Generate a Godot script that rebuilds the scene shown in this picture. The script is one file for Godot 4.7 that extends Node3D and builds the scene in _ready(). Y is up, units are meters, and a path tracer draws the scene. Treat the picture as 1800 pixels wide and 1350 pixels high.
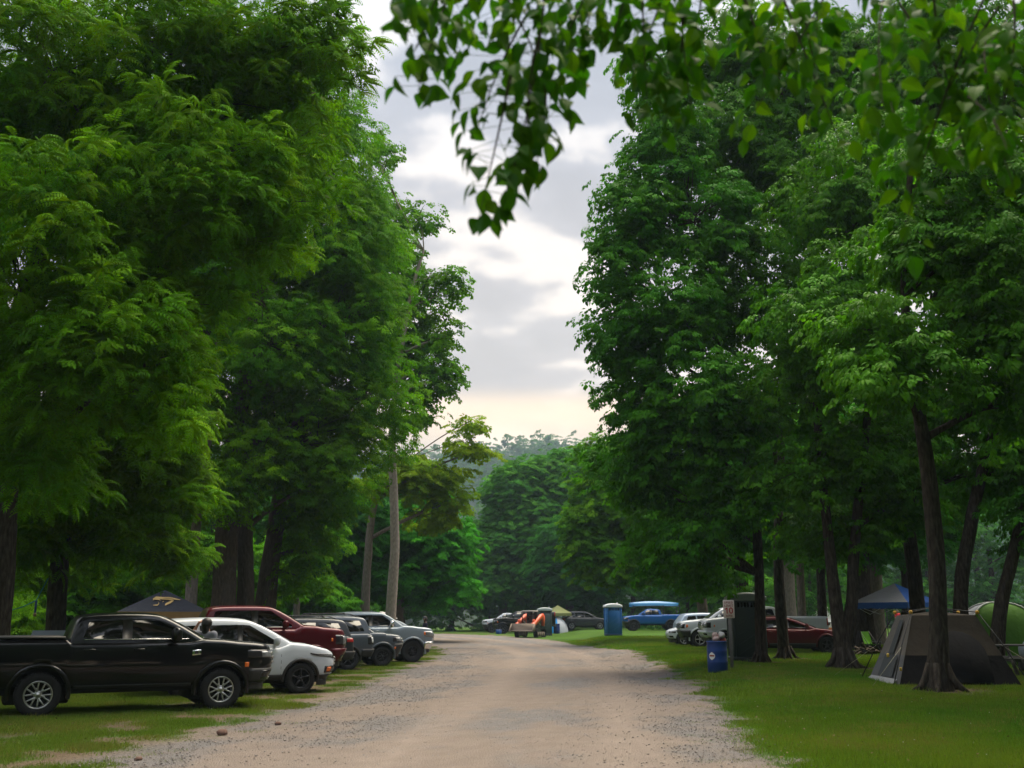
extends Node3D
# A gravel lane through a campground at dusk: cars parked on the grass, tents under the trees, a wooded hill behind.

var rng := RandomNumberGenerator.new()
var M := {}
var NZ := {}
var leaf_mesh := {}

func _ready() -> void:
	# ---- camera
	var cam := Camera3D.new()
	cam.name = "camera"
	cam.position = Vector3(0, 1.7, 0)
	cam.rotation_degrees = Vector3(13.3, 0, 0)
	var lens := CameraAttributesPhysical.new()
	lens.frustum_focal_length = 31.107
	lens.frustum_focus_distance = 27.0
	lens.frustum_near = 0.1
	lens.frustum_far = 2000.0
	lens.exposure_aperture = 1.45
	cam.attributes = lens
	cam.far = 2000.0
	add_child(cam)
	cam.current = true
	# ---- sky, air and exposure
	var env := Environment.new()
	env.background_mode = Environment.BG_SKY
	var sky := Sky.new()
	var sm := PanoramaSkyMaterial.new()
	sm.panorama = sky_picture()
	sky.sky_material = sm
	env.sky = sky
	env.background_energy_multiplier = 1.0
	env.tonemap_mode = Environment.TONE_MAPPER_LINEAR
	env.tonemap_exposure = 4.7
	env.fog_enabled = true
	env.fog_density = 0.0003
	env.fog_light_color = Color(0.80, 0.90, 1.0)
	env.volumetric_fog_enabled = true
	env.volumetric_fog_density = 0.0
	env.sdfgi_enabled = true
	env.ssao_enabled = true
	env.ssil_enabled = true
	var we := WorldEnvironment.new()
	we.name = "environment"
	we.environment = env
	add_child(we)
	# ---- the sun, veiled by the clouds
	var sun := DirectionalLight3D.new()
	sun.name = "sun"
	sun.light_energy = 0.5
	sun.light_color = Color(1.0, 0.94, 0.82)
	sun.light_angular_distance = 50.0
	sun.shadow_enabled = true
	sun.rotation_degrees = Vector3(-66, 150, 0)
	add_child(sun)
	# ---- the place
	rng.seed = 4711
	make_noises()
	make_materials()
	build_ground()
	print("ground ", Time.get_ticks_msec())
	make_leaf_meshes()
	build_trees()
	print("trees ", Time.get_ticks_msec())
	build_vehicles()
	print("vehicles ", Time.get_ticks_msec())
	build_camp()
	build_people()
	print("camp ", Time.get_ticks_msec())
	scatter_ground_cover()
	print("cover ", Time.get_ticks_msec())

func sky_picture() -> ImageTexture:
	# even overcast: soft grey-lavender cloud with thinner, paler gaps, creamier towards the horizon all round
	var w := 2048
	var h := 1024
	var im := Image.create(w, h, false, Image.FORMAT_RGBF)
	var n1 := FastNoiseLite.new()
	n1.noise_type = FastNoiseLite.TYPE_SIMPLEX_SMOOTH
	n1.seed = 27
	n1.frequency = 0.55
	n1.fractal_type = FastNoiseLite.FRACTAL_FBM
	n1.fractal_octaves = 6
	n1.fractal_gain = 0.52
	n1.domain_warp_enabled = true
	n1.domain_warp_amplitude = 0.5
	n1.domain_warp_frequency = 0.6
	for j in h / 2 + 8:
		var el := (0.5 - (j + 0.5) / h) * PI
		var up := maxf(sin(el), 0.0)
		var co := cos(el)
		for i in w:
			var az := ((i + 0.5) / w) * TAU
			var k := 1.0 / (up + 0.20)
			var px := sin(az) * co * k
			var pz := cos(az) * co * k
			var c := n1.get_noise_2d(px * 4.6, pz * 6.0) * 1.25
			var gap := smoothstep(-0.02, 0.38, c)
			var dark := smoothstep(0.0, -0.5, c)
			var low := smoothstep(0.62, 0.2, up)
			var cloud := Vector3(0.51, 0.56, 0.66).lerp(Vector3(0.70, 0.62, 0.58), low)
			var thin := Vector3(0.92, 0.92, 0.95).lerp(Vector3(1.18, 1.02, 0.88), low)
			var v := cloud.lerp(thin, gap) * (1.0 - 0.1 * dark)
			# the clear strip under the cloud deck, all round the horizon
			var strip := smoothstep(0.150, 0.198, up) * smoothstep(0.232, 0.205, up) + smoothstep(0.19, 0.1, up) * 0.9
			v = v.lerp(Vector3(1.38, 1.03, 0.68), clampf(strip, 0.0, 1.0) * 0.85)
			# warm light round the place where the sun has gone down behind the ridge
			var off := Vector2(((i + 0.5) / w - 0.5) * TAU - 0.09, el - 0.165)
			v += Vector3(0.8, 0.46, 0.14) * exp(-off.length_squared() / 0.022)
			v *= 0.236 * (1.0 + 2.2 * smoothstep(0.5, 1.0, up))
			im.set_pixel(i, j, Color(v.x, v.y, v.z))
	var last := Color(0.2, 0.19, 0.17)
	for j in range(h / 2 + 8, h):
		for i in range(0, w):
			im.set_pixel(i, j, last)
	return ImageTexture.create_from_image(im)

# =====================================================================  helpers
func lin(r: float, g: float, b: float) -> Color:
	return Color(r, g, b).linear_to_srgb()

func ss(a: float, b: float, x: float) -> float:
	return smoothstep(a, b, x)

func rf(a: float, b: float) -> float:
	return rng.randf_range(a, b)

func new_st() -> SurfaceTool:
	var st := SurfaceTool.new()
	st.begin(Mesh.PRIMITIVE_TRIANGLES)
	return st

func smooth(st: SurfaceTool, on := true) -> void:
	st.set_smooth_group(1 if on else -1)

func tri(st: SurfaceTool, a: Vector3, b: Vector3, c: Vector3) -> void:
	st.add_vertex(a)
	st.add_vertex(b)
	st.add_vertex(c)

func quad(st: SurfaceTool, a: Vector3, b: Vector3, c: Vector3, d: Vector3) -> void:
	tri(st, a, b, c)
	tri(st, a, c, d)

func to_mesh(st: SurfaceTool) -> ArrayMesh:
	st.generate_normals()
	return st.commit()

func obj(called: String, st: SurfaceTool, m: Material, parent: Node = null) -> MeshInstance3D:
	return put_mesh(called, to_mesh(st), m, parent)

func put_mesh(called: String, me: Mesh, m: Material, parent: Node = null) -> MeshInstance3D:
	var o := MeshInstance3D.new()
	o.name = called
	o.mesh = me
	o.material_override = m
	o.cast_shadow = GeometryInstance3D.SHADOW_CASTING_SETTING_ON
	if parent == null:
		o.name = numbered(called)
		add_child(o, true)
	else:
		parent.add_child(o, true)
	return o

var taken := {}
func numbered(called: String) -> String:
	var n: int = taken.get(called, 0)
	taken[called] = n + 1
	return called if n == 0 else "%s_%03d" % [called, n]

func tag(o: Node, label := "", category := "", group := "", kind := "") -> Node:
	if label:
		o.set_meta("label", label)
	if category:
		o.set_meta("category", category)
	if group:
		o.set_meta("group", group)
	if kind:
		o.set_meta("kind", kind)
	return o

func thing(called: String, label: String, category: String, at := Vector3.ZERO, turn := 0.0, group := "") -> Node3D:
	var o := Node3D.new()
	o.name = numbered(called)
	add_child(o)
	o.position = at
	o.rotation.y = turn
	tag(o, label, category, group)
	return o

func again(root: Node3D, called: String, at: Vector3, turn: float, size := 1.0, label := "") -> Node3D:
	var c: Node3D = root.duplicate()
	c.name = numbered(called)
	add_child(c)
	c.position = at
	c.rotation.y = turn
	c.scale = Vector3.ONE * size
	if label:
		c.set_meta("label", label)
	return c

func mat(c: Color, rough := 0.6, metal := 0.0, spec := 0.5) -> StandardMaterial3D:
	var m := StandardMaterial3D.new()
	m.albedo_color = c
	m.roughness = rough
	m.metallic = metal
	m.metallic_specular = spec
	return m

func noise_tex(freq: float, octaves: int, lo: Color, hi: Color, size := 512, sd := 1, kind := FastNoiseLite.TYPE_SIMPLEX_SMOOTH, as_normal := false, bump := 4.0) -> NoiseTexture2D:
	var n := FastNoiseLite.new()
	n.noise_type = kind
	n.seed = sd
	n.frequency = freq
	n.fractal_octaves = octaves
	var t := NoiseTexture2D.new()
	t.width = size
	t.height = size
	t.seamless = true
	t.noise = n
	if as_normal:
		t.as_normal_map = true
		t.bump_strength = bump
	else:
		var g := Gradient.new()
		g.set_color(0, lo)
		g.set_color(1, hi)
		t.color_ramp = g
	return t

# a box with chamfered edges
func cbox(st: SurfaceTool, xf: Transform3D, size: Vector3, ch := 0.01) -> void:
	var h := size * 0.5
	ch = minf(ch, minf(h.x, minf(h.y, h.z)) * 0.98)
	var f := func(sx: int, sy: int, sz: int, axis: int) -> Vector3:
		var p := Vector3(h.x * sx, h.y * sy, h.z * sz)
		if axis != 0: p.x -= ch * sx
		if axis != 1: p.y -= ch * sy
		if axis != 2: p.z -= ch * sz
		return xf * p
	for axis in 3:
		for s in [-1, 1]:
			var c := []
			for k in [[-1, -1], [1, -1], [1, 1], [-1, 1]]:
				var v := [0, 0, 0]
				v[axis] = s
				v[(axis + 1) % 3] = k[0]
				v[(axis + 2) % 3] = k[1]
				c.append(f.call(v[0], v[1], v[2], axis))
			if s > 0: quad(st, c[3], c[2], c[1], c[0])
			else: quad(st, c[0], c[1], c[2], c[3])
	for axis in 3:
		var u := (axis + 1) % 3
		var w := (axis + 2) % 3
		for a in [-1, 1]:
			for b in [-1, 1]:
				var e := []
				for q in [[-1, u], [1, u], [1, w], [-1, w]]:
					var v := [0, 0, 0]
					v[axis] = q[0]
					v[u] = a
					v[w] = b
					e.append(f.call(v[0], v[1], v[2], q[1]))
				if a * b > 0: quad(st, e[0], e[1], e[2], e[3])
				else: quad(st, e[3], e[2], e[1], e[0])
	for sx in [-1, 1]:
		for sy in [-1, 1]:
			for sz in [-1, 1]:
				var a: Vector3 = f.call(sx, sy, sz, 0)
				var b: Vector3 = f.call(sx, sy, sz, 1)
				var c: Vector3 = f.call(sx, sy, sz, 2)
				if sx * sy * sz > 0: tri(st, a, c, b)
				else: tri(st, a, b, c)

func at_p(p: Vector3) -> Transform3D:
	return Transform3D(Basis(), p)

func at_r(p: Vector3, deg: Vector3) -> Transform3D:
	return Transform3D(Basis.from_euler(deg * PI / 180.0), p)

# a bar of square section between two points
func bar(st: SurfaceTool, a: Vector3, b: Vector3, w: float, t := -1.0, ch := 0.004) -> void:
	var d := b - a
	var y := d.normalized()
	var x := y.cross(Vector3.UP if absf(y.y) < 0.95 else Vector3.RIGHT).normalized()
	var z := x.cross(y)
	cbox(st, Transform3D(Basis(x, y, z), (a + b) * 0.5), Vector3(w, d.length(), w if t < 0 else t), ch)

func tube(st: SurfaceTool, pts: Array, rads: Array, sides := 8, caps := true, bumpy := 0.0) -> void:
	var rings := []
	var n := pts.size()
	var side := Vector3.ZERO
	for i in n:
		var d: Vector3 = (pts[mini(i + 1, n - 1)] - pts[maxi(i - 1, 0)]).normalized()
		if side == Vector3.ZERO:
			side = d.cross(Vector3(0.3, 0.1, 1).normalized())
			if side.length() < 0.1:
				side = d.cross(Vector3.RIGHT)
		side = (side - d * side.dot(d)).normalized()
		var up := d.cross(side)
		var ring := PackedVector3Array()
		for k in sides:
			var a := TAU * k / sides
			var o := side * cos(a) + up * sin(a)
			var p: Vector3 = pts[i]
			var r: float = rads[i]
			if bumpy > 0.0:
				var q := p + o * r
				r *= 1.0 + bumpy * (NZ.bark.get_noise_3d(q.x * 3.0, q.y * 0.8, q.z * 3.0) + 0.5 * NZ.bark.get_noise_3d(q.x * 10.0, q.y * 1.6, q.z * 10.0))
			ring.append(p + o * r)
		rings.append(ring)
	for i in n - 1:
		for k in sides:
			var k2 := (k + 1) % sides
			quad(st, rings[i][k], rings[i][k2], rings[i + 1][k2], rings[i + 1][k])
	if caps:
		for k in range(1, sides - 1):
			tri(st, rings[0][0], rings[0][k + 1], rings[0][k])
			tri(st, rings[n - 1][0], rings[n - 1][k], rings[n - 1][k + 1])

# a profile of (radius, height) turned round the y axis of xf
func lathe(st: SurfaceTool, xf: Transform3D, prof: Array, sides := 24) -> void:
	for i in prof.size() - 1:
		var p: Vector2 = prof[i]
		var q: Vector2 = prof[i + 1]
		for k in sides:
			var a := TAU * k / sides
			var b := TAU * (k + 1) / sides
			var pa := xf * Vector3(cos(a) * p.x, p.y, sin(a) * p.x)
			var pb := xf * Vector3(cos(b) * p.x, p.y, sin(b) * p.x)
			var qa := xf * Vector3(cos(a) * q.x, q.y, sin(a) * q.x)
			var qb := xf * Vector3(cos(b) * q.x, q.y, sin(b) * q.x)
			if p.x < 1e-5: tri(st, pa, qa, qb)
			elif q.x < 1e-5: tri(st, pa, qa, pb)
			else: quad(st, pa, qa, qb, pb)

func patch(st: SurfaceTool, rows: Array, flip := false) -> void:
	for i in rows.size() - 1:
		for j in rows[i].size() - 1:
			if flip: quad(st, rows[i][j], rows[i][j + 1], rows[i + 1][j + 1], rows[i + 1][j])
			else: quad(st, rows[i][j], rows[i + 1][j], rows[i + 1][j + 1], rows[i][j + 1])

# a flat shape given by an outline in its own xy plane, with a thickness along z
func slab(st: SurfaceTool, xf: Transform3D, outline: PackedVector2Array, depth: float) -> void:
	var ix := Geometry2D.triangulate_polygon(outline)
	var cw := Geometry2D.is_polygon_clockwise(outline)
	for i in range(0, ix.size(), 3):
		var a := outline[ix[i]]
		var b := outline[ix[i + 1]]
		var c := outline[ix[i + 2]]
		if (b - a).cross(c - a) > 0:
			var s := b
			b = c
			c = s
		tri(st, xf * Vector3(a.x, a.y, depth * 0.5), xf * Vector3(b.x, b.y, depth * 0.5), xf * Vector3(c.x, c.y, depth * 0.5))
		tri(st, xf * Vector3(a.x, a.y, -depth * 0.5), xf * Vector3(c.x, c.y, -depth * 0.5), xf * Vector3(b.x, b.y, -depth * 0.5))
	var n := outline.size()
	for i in n:
		var a := outline[i]
		var b := outline[(i + 1) % n]
		if cw:
			quad(st, xf * Vector3(a.x, a.y, depth * 0.5), xf * Vector3(a.x, a.y, -depth * 0.5), xf * Vector3(b.x, b.y, -depth * 0.5), xf * Vector3(b.x, b.y, depth * 0.5))
		else:
			quad(st, xf * Vector3(b.x, b.y, depth * 0.5), xf * Vector3(b.x, b.y, -depth * 0.5), xf * Vector3(a.x, a.y, -depth * 0.5), xf * Vector3(a.x, a.y, depth * 0.5))

func scatter(called: String, me: Mesh, m: Material, where: Array, tints: PackedColorArray, parent: Node = null) -> MultiMeshInstance3D:
	var mm := MultiMesh.new()
	mm.transform_format = MultiMesh.TRANSFORM_3D
	mm.use_colors = true
	mm.mesh = me
	mm.instance_count = where.size()
	for i in where.size():
		mm.set_instance_transform(i, where[i])
		mm.set_instance_color(i, tints[i])
	var o := MultiMeshInstance3D.new()
	o.name = called
	o.multimesh = mm
	o.material_override = m
	o.set_meta("kind", "stuff")
	if parent: parent.add_child(o, true)
	else: add_child(o, true)
	return o

func lettering(called: String, words: String, size: float, depth: float, m: Material, parent: Node, at: Vector3, turn_deg := Vector3.ZERO, stretch := 1.0) -> MeshInstance3D:
	var f := SystemFont.new()
	f.font_names = PackedStringArray(["Droid Sans"])
	f.font_weight = 700
	var t := TextMesh.new()
	t.text = words
	t.font = f
	t.font_size = 64
	t.pixel_size = size / 64.0
	t.depth = depth
	var o := put_mesh(called, t, m, parent)
	o.position = at
	o.rotation_degrees = turn_deg
	o.scale = Vector3(stretch, 1, 1)
	return o

func make_noises() -> void:
	for a in [["bark", 0.9, 3, 5], ["land", 0.25, 4, 9], ["fine", 1.3, 3, 21], ["gravel", 0.35, 4, 33], ["edge", 0.5, 4, 51]]:
		var n := FastNoiseLite.new()
		n.noise_type = FastNoiseLite.TYPE_SIMPLEX_SMOOTH
		n.frequency = a[1]
		n.fractal_octaves = a[2]
		n.seed = a[3]
		NZ[a[0]] = n

# =====================================================================  materials
func bark_material(c: Color, d: Color, relief := 3.0, stretch := Vector3(3.2, 0.7, 3.2)) -> StandardMaterial3D:
	var m := mat(Color.WHITE, 0.95, 0.0, 0.2)
	m.albedo_texture = noise_tex(0.02, 5, d, c, 512, 7)
	m.heightmap_enabled = true
	if not M.has("bark_relief"): M.bark_relief = noise_tex(0.025, 5, Color.BLACK, Color.WHITE, 512, 8)
	m.heightmap_texture = M.bark_relief
	m.heightmap_scale = relief
	m.uv1_triplanar = true
	m.uv1_scale = stretch * 0.4
	return m

func leaf_material(back: Color, rough := 0.55, spec := 0.14) -> StandardMaterial3D:
	var m := mat(Color.WHITE, rough, 0.0, spec)
	m.vertex_color_use_as_albedo = true
	m.backlight_enabled = true
	m.backlight = back
	return m

func cloth(c: Color, rough := 0.85) -> StandardMaterial3D:
	var m := mat(c, rough, 0.0, 0.3)
	m.heightmap_enabled = true
	if not M.has("cloth_relief"): M.cloth_relief = noise_tex(0.01, 4, Color.BLACK, Color.WHITE, 256, 31)
	m.heightmap_texture = M.cloth_relief
	m.heightmap_scale = 1.6
	m.uv1_triplanar = true
	m.uv1_scale = Vector3(0.9, 0.9, 0.9)
	return m

func paint(c: Color, metal := 0.0, rough := 0.3) -> StandardMaterial3D:
	var m := mat(c, rough, metal, 0.2)
	m.clearcoat_enabled = true
	m.clearcoat = 0.55
	m.clearcoat_roughness = 0.05
	return m

func make_materials() -> void:
	M.leaf_walnut = leaf_material(lin(0.9, 0.95, 0.35))
	M.leaf_maple = leaf_material(lin(0.8, 0.85, 0.35), 0.5, 0.17)
	M.leaf_far = leaf_material(lin(0.75, 0.8, 0.35), 0.6, 0.12)
	M.leaf_near = leaf_material(lin(1.0, 1.0, 0.3), 0.5, 0.25)
	M.grass = leaf_material(lin(0.6, 0.65, 0.25), 0.6, 0.3)
	M.bark_dark = bark_material(lin(0.10, 0.085, 0.07), lin(0.014, 0.011, 0.009))
	M.bark_brown = bark_material(lin(0.14, 0.11, 0.088), lin(0.05, 0.04, 0.033), 1.6)
	M.bark_grey = bark_material(lin(0.22, 0.19, 0.165), lin(0.085, 0.073, 0.062), 1.0)
	M.bark_pale = bark_material(lin(0.36, 0.32, 0.28), lin(0.17, 0.145, 0.125), 0.4, Vector3(2.4, 0.9, 2.4))
	M.twig = mat(lin(0.05, 0.04, 0.03), 0.9, 0.0, 0.2)
	# ground sheets: colour by vertex, grain by texture
	var g := mat(Color.WHITE, 0.95, 0.0, 0.2)
	g.vertex_color_use_as_albedo = true
	g.albedo_texture = noise_tex(0.035, 5, Color(0.62, 0.62, 0.62), Color(1, 1, 1), 1024, 3)
	g.heightmap_enabled = true
	g.heightmap_texture = noise_tex(0.05, 5, Color.BLACK, Color.WHITE, 1024, 4)
	g.heightmap_scale = 2.5
	g.uv1_triplanar = true
	g.uv1_scale = Vector3(0.33, 0.33, 0.33)
	M.ground = g
	var r := mat(Color.WHITE, 0.92, 0.0, 0.25)
	r.vertex_color_use_as_albedo = true
	r.albedo_texture = noise_tex(0.13, 3, Color(0.66, 0.66, 0.68), Color(1, 0.99, 0.97), 1024, 13)
	r.heightmap_enabled = true
	r.heightmap_texture = noise_tex(0.11, 4, Color.BLACK, Color.WHITE, 1024, 14)
	r.heightmap_scale = 2.2
	r.uv1_triplanar = true
	r.uv1_scale = Vector3(0.30, 0.30, 0.30)
	M.road = r
	var st := mat(Color.WHITE, 0.9, 0.0, 0.3)
	st.vertex_color_use_as_albedo = true
	M.stone = st
	# vehicles
	M.glass = mat(lin(0.006, 0.007, 0.007), 0.02, 0.0, 0.42)
	M.screen = mat(lin(0.03, 0.035, 0.03), 0.03, 0.0, 0.5)
	M.tyre = mat(lin(0.022, 0.022, 0.023), 0.85, 0.0, 0.3)
	M.trim = mat(lin(0.02, 0.02, 0.021), 0.55)
	M.trim_gloss = mat(lin(0.008, 0.008, 0.009), 0.18)
	M.seam = mat(lin(0.004, 0.004, 0.004), 0.9, 0.0, 0.1)
	M.chrome = mat(lin(0.72, 0.72, 0.73), 0.13, 1.0)
	M.silver = mat(lin(0.48, 0.48, 0.49), 0.3, 0.9)
	M.dark_rim = mat(lin(0.05, 0.05, 0.055), 0.4, 0.6)
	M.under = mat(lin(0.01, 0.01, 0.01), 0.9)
	M.lens = mat(lin(0.24, 0.25, 0.27), 0.12, 0.5)
	M.lens_dark = mat(lin(0.03, 0.03, 0.035), 0.08, 0.2)
	M.amber = mat(lin(0.75, 0.16, 0.02), 0.25)
	M.red_lens = mat(lin(0.32, 0.015, 0.015), 0.2)
	M.white_plastic = mat(lin(0.65, 0.66, 0.66), 0.5)
	M.black_paint = paint(lin(0.0035, 0.0035, 0.0042))
	M.white_paint = paint(lin(0.50, 0.54, 0.60))
	M.red_paint = paint(lin(0.075, 0.004, 0.009), 0.2)
	M.grey_paint = paint(lin(0.075, 0.088, 0.105), 0.2)
	M.dark_grey_paint = paint(lin(0.035, 0.038, 0.042), 0.2)
	M.silver_paint = paint(lin(0.22, 0.265, 0.315), 0.25)
	M.blue_paint = paint(lin(0.006, 0.075, 0.27), 0.1)
	M.pale_blue_paint = paint(lin(0.36, 0.44, 0.56), 0.25)
	M.maroon_paint = paint(lin(0.075, 0.006, 0.008), 0.2)

# =====================================================================  the land
func rise(x: float, z: float) -> float:
	var d := -z
	return 0.32 * ss(4.2, 7.2, x) * ss(12.0, 27.0, d) + 0.42 * ss(55.0, 92.0, d)

func gp(x: float, z: float) -> Vector3:
	return Vector3(x, rise(x, z), z)

func lane_middle(z: float) -> float:
	var c := [[0, -2.4], [12, -0.9], [16, -0.55], [22.6, 0.2], [35, 0.85], [51, 1.35], [62, 0.2], [74, -3.2], [86, -9.0], [98, -18.0]]
	var d := -z
	for i in c.size() - 1:
		if d <= c[i + 1][0]:
			var t: float = clampf((d - c[i][0]) / (c[i + 1][0] - c[i][0]), 0, 1)
			return lerpf(c[i][1], c[i + 1][1], t)
	return -18.0 - (d - 98.0) * 1.2

func lane_half(z: float) -> float:
	return 4.15 + 0.5 * ss(20.0, 45.0, -z) + 2.2 * ss(58.0, 84.0, -z)

# > 0 on the lane, < 0 on the grass, in metres from its edge
func lane_inside(x: float, z: float) -> float:
	if -z > 97.0: return -(-z - 97.0) - 0.3
	return lane_half(z) - absf(x - lane_middle(z))

func grassiness(x: float, z: float) -> float:
	var d: float = -lane_inside(x, z) + 0.75 * NZ.edge.get_noise_2d(x, z) + 0.3 * NZ.fine.get_noise_2d(x * 1.5, z * 1.5)
	var g := ss(-0.35, 0.6, d)
	if x < 0.0:  # the worn verge on the car side
		g *= 1.0 - 0.94 * ss(-0.32, 0.15, NZ.edge.get_noise_2d(x * 1.1 + 31.0, z * 1.1) + 0.45 * NZ.fine.get_noise_2d(x * 2.2, z * 2.2)) * ss(4.2, 1.6, d)
	else:   # bare soil round the feet of the trees
		for t in FEET:
			var q := Vector2(x - t[0], z - t[1]).length()
			if q < 1.6: g *= ss(0.35, 1.3, q + 0.5 * NZ.fine.get_noise_2d(x * 2.0, z * 2.0))
	return g

const FEET := [[8.3, -34.0], [10.05, -37.0], [10.0, -30.0], [9.35, -22.0], [13.6, -33.0], [13.5, -30.0], [14.0, -29.0], [10.6, -46.0]]

func build_ground() -> void:
	var xs := []
	var x := -0.0
	var step := 0.32
	var right := []
	while x < 420.0:
		right.append(x)
		x += step
		if x > 14.0: step *= 1.12
	for i in range(right.size() - 1, 0, -1): xs.append(-right[i])
	xs.append_array(right)
	var zs := []
	var z := 60.0
	while z > 4.0:
		zs.append(z)
		z -= 6.0
	step = 0.32
	while z > -620.0:
		zs.append(z)
		z -= step
		if z < -34.0: step *= 1.035
	var st := new_st()
	smooth(st)
	var soil := Vector3(0.17, 0.12, 0.085)
	var cols := []
	for j in zs.size():
		var row := PackedColorArray()
		for i in xs.size():
			var gr := grassiness(xs[i], zs[j])
			var n: float = NZ.land.get_noise_2d(xs[i] * 0.5, zs[j] * 0.5)
			var turf := Vector3(0.062, 0.135, 0.014) * (1.0 + 0.45 * n)
			var bare := soil.lerp(road_color(xs[i], zs[j]), ss(-0.9, 0.1, lane_inside(xs[i], zs[j])) * 0.85)
			var c := bare.lerp(turf, gr)
			row.append(Color(c.x, c.y, c.z))
		cols.append(row)
	for j in zs.size() - 1:
		for i in xs.size() - 1:
			var q := [[i, j], [i, j + 1], [i + 1, j + 1], [i, j], [i + 1, j + 1], [i + 1, j]]
			for k in [0, 2, 1, 3, 5, 4]:
				var a: int = q[k][0]
				var b: int = q[k][1]
				st.set_color(cols[b][a])
				st.add_vertex(gp(xs[a], zs[b]))
	tag(obj("ground", st, M.ground), "mown grass ground with worn bare verge under the trees", "ground", "", "structure")
	# the gravel lane: a sheet with ragged edges
	st = new_st()
	smooth(st)
	var rows := []
	var rcol := []
	z = 34.0
	while z > -97.0:
		var row := []
		var rc := []
		var mid := lane_middle(z)
		var hw := lane_half(z)
		var n := 46
		for i in n + 1:
			var t := float(i) / n * 2.0 - 1.0
			var e: float = 0.55 * NZ.edge.get_noise_2d(signf(t) * 40.0, z * 1.1) + 0.25 * NZ.fine.get_noise_2d(signf(t) * 9.0, z * 2.0)
			var px := mid + t * (hw - 0.15 + e)
			row.append(gp(px, z) + Vector3(0, 0.006 + 0.02 * (1.0 - t * t), 0))
			var c := soil.lerp(road_color(px, z), 0.85 + 0.15 * ss(0.0, 0.7, lane_inside(px, z)))
			rc.append(Color(c.x, c.y, c.z))
		rows.append(row)
		rcol.append(rc)
		z -= 0.22 + 0.012 * maxf(0.0, -z - 20.0)
	for j in rows.size() - 1:
		for i in 46:
			var q := [[i, j], [i + 1, j + 1], [i, j + 1], [i, j], [i + 1, j], [i + 1, j + 1]]
			for k in q:
				st.set_color(rcol[k[1]][k[0]])
				st.add_vertex(rows[k[1]][k[0]])
	tag(obj("gravel_road", st, M.road), "tan dirt lane with grey gravel patches curving off past the parked cars", "road", "", "structure")

# where loose grey gravel lies: long patches between the wheel tracks
func gravel_here(x: float, z: float) -> float:
	var a := x - lane_middle(z)
	var n: float = NZ.gravel.get_noise_2d(a * 0.9, z * 0.42) + 0.4 * NZ.fine.get_noise_2d(a, z * 0.6)
	var tracks := exp(-pow((absf(a - 0.7) - 1.5) / 0.55, 2.0))
	return clampf(ss(-0.18, 0.4, n) - 0.8 * tracks + 0.35 * ss(40.0, 70.0, -z), 0.0, 1.0)

func road_color(x: float, z: float) -> Vector3:
	var k := gravel_here(x, z)
	var n: float = NZ.fine.get_noise_2d(x * 2.0, z * 1.2)
	var dirt := Vector3(0.265, 0.22, 0.19) * (1.0 + 0.16 * n)
	var stone := Vector3(0.21, 0.2, 0.198) * (1.0 + 0.18 * n)
	var packed := exp(-pow((absf(x - lane_middle(z) - 0.7) - 1.5) / 0.42, 2.0))
	return dirt.lerp(stone, k) * (1.0 + 0.12 * packed)

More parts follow.
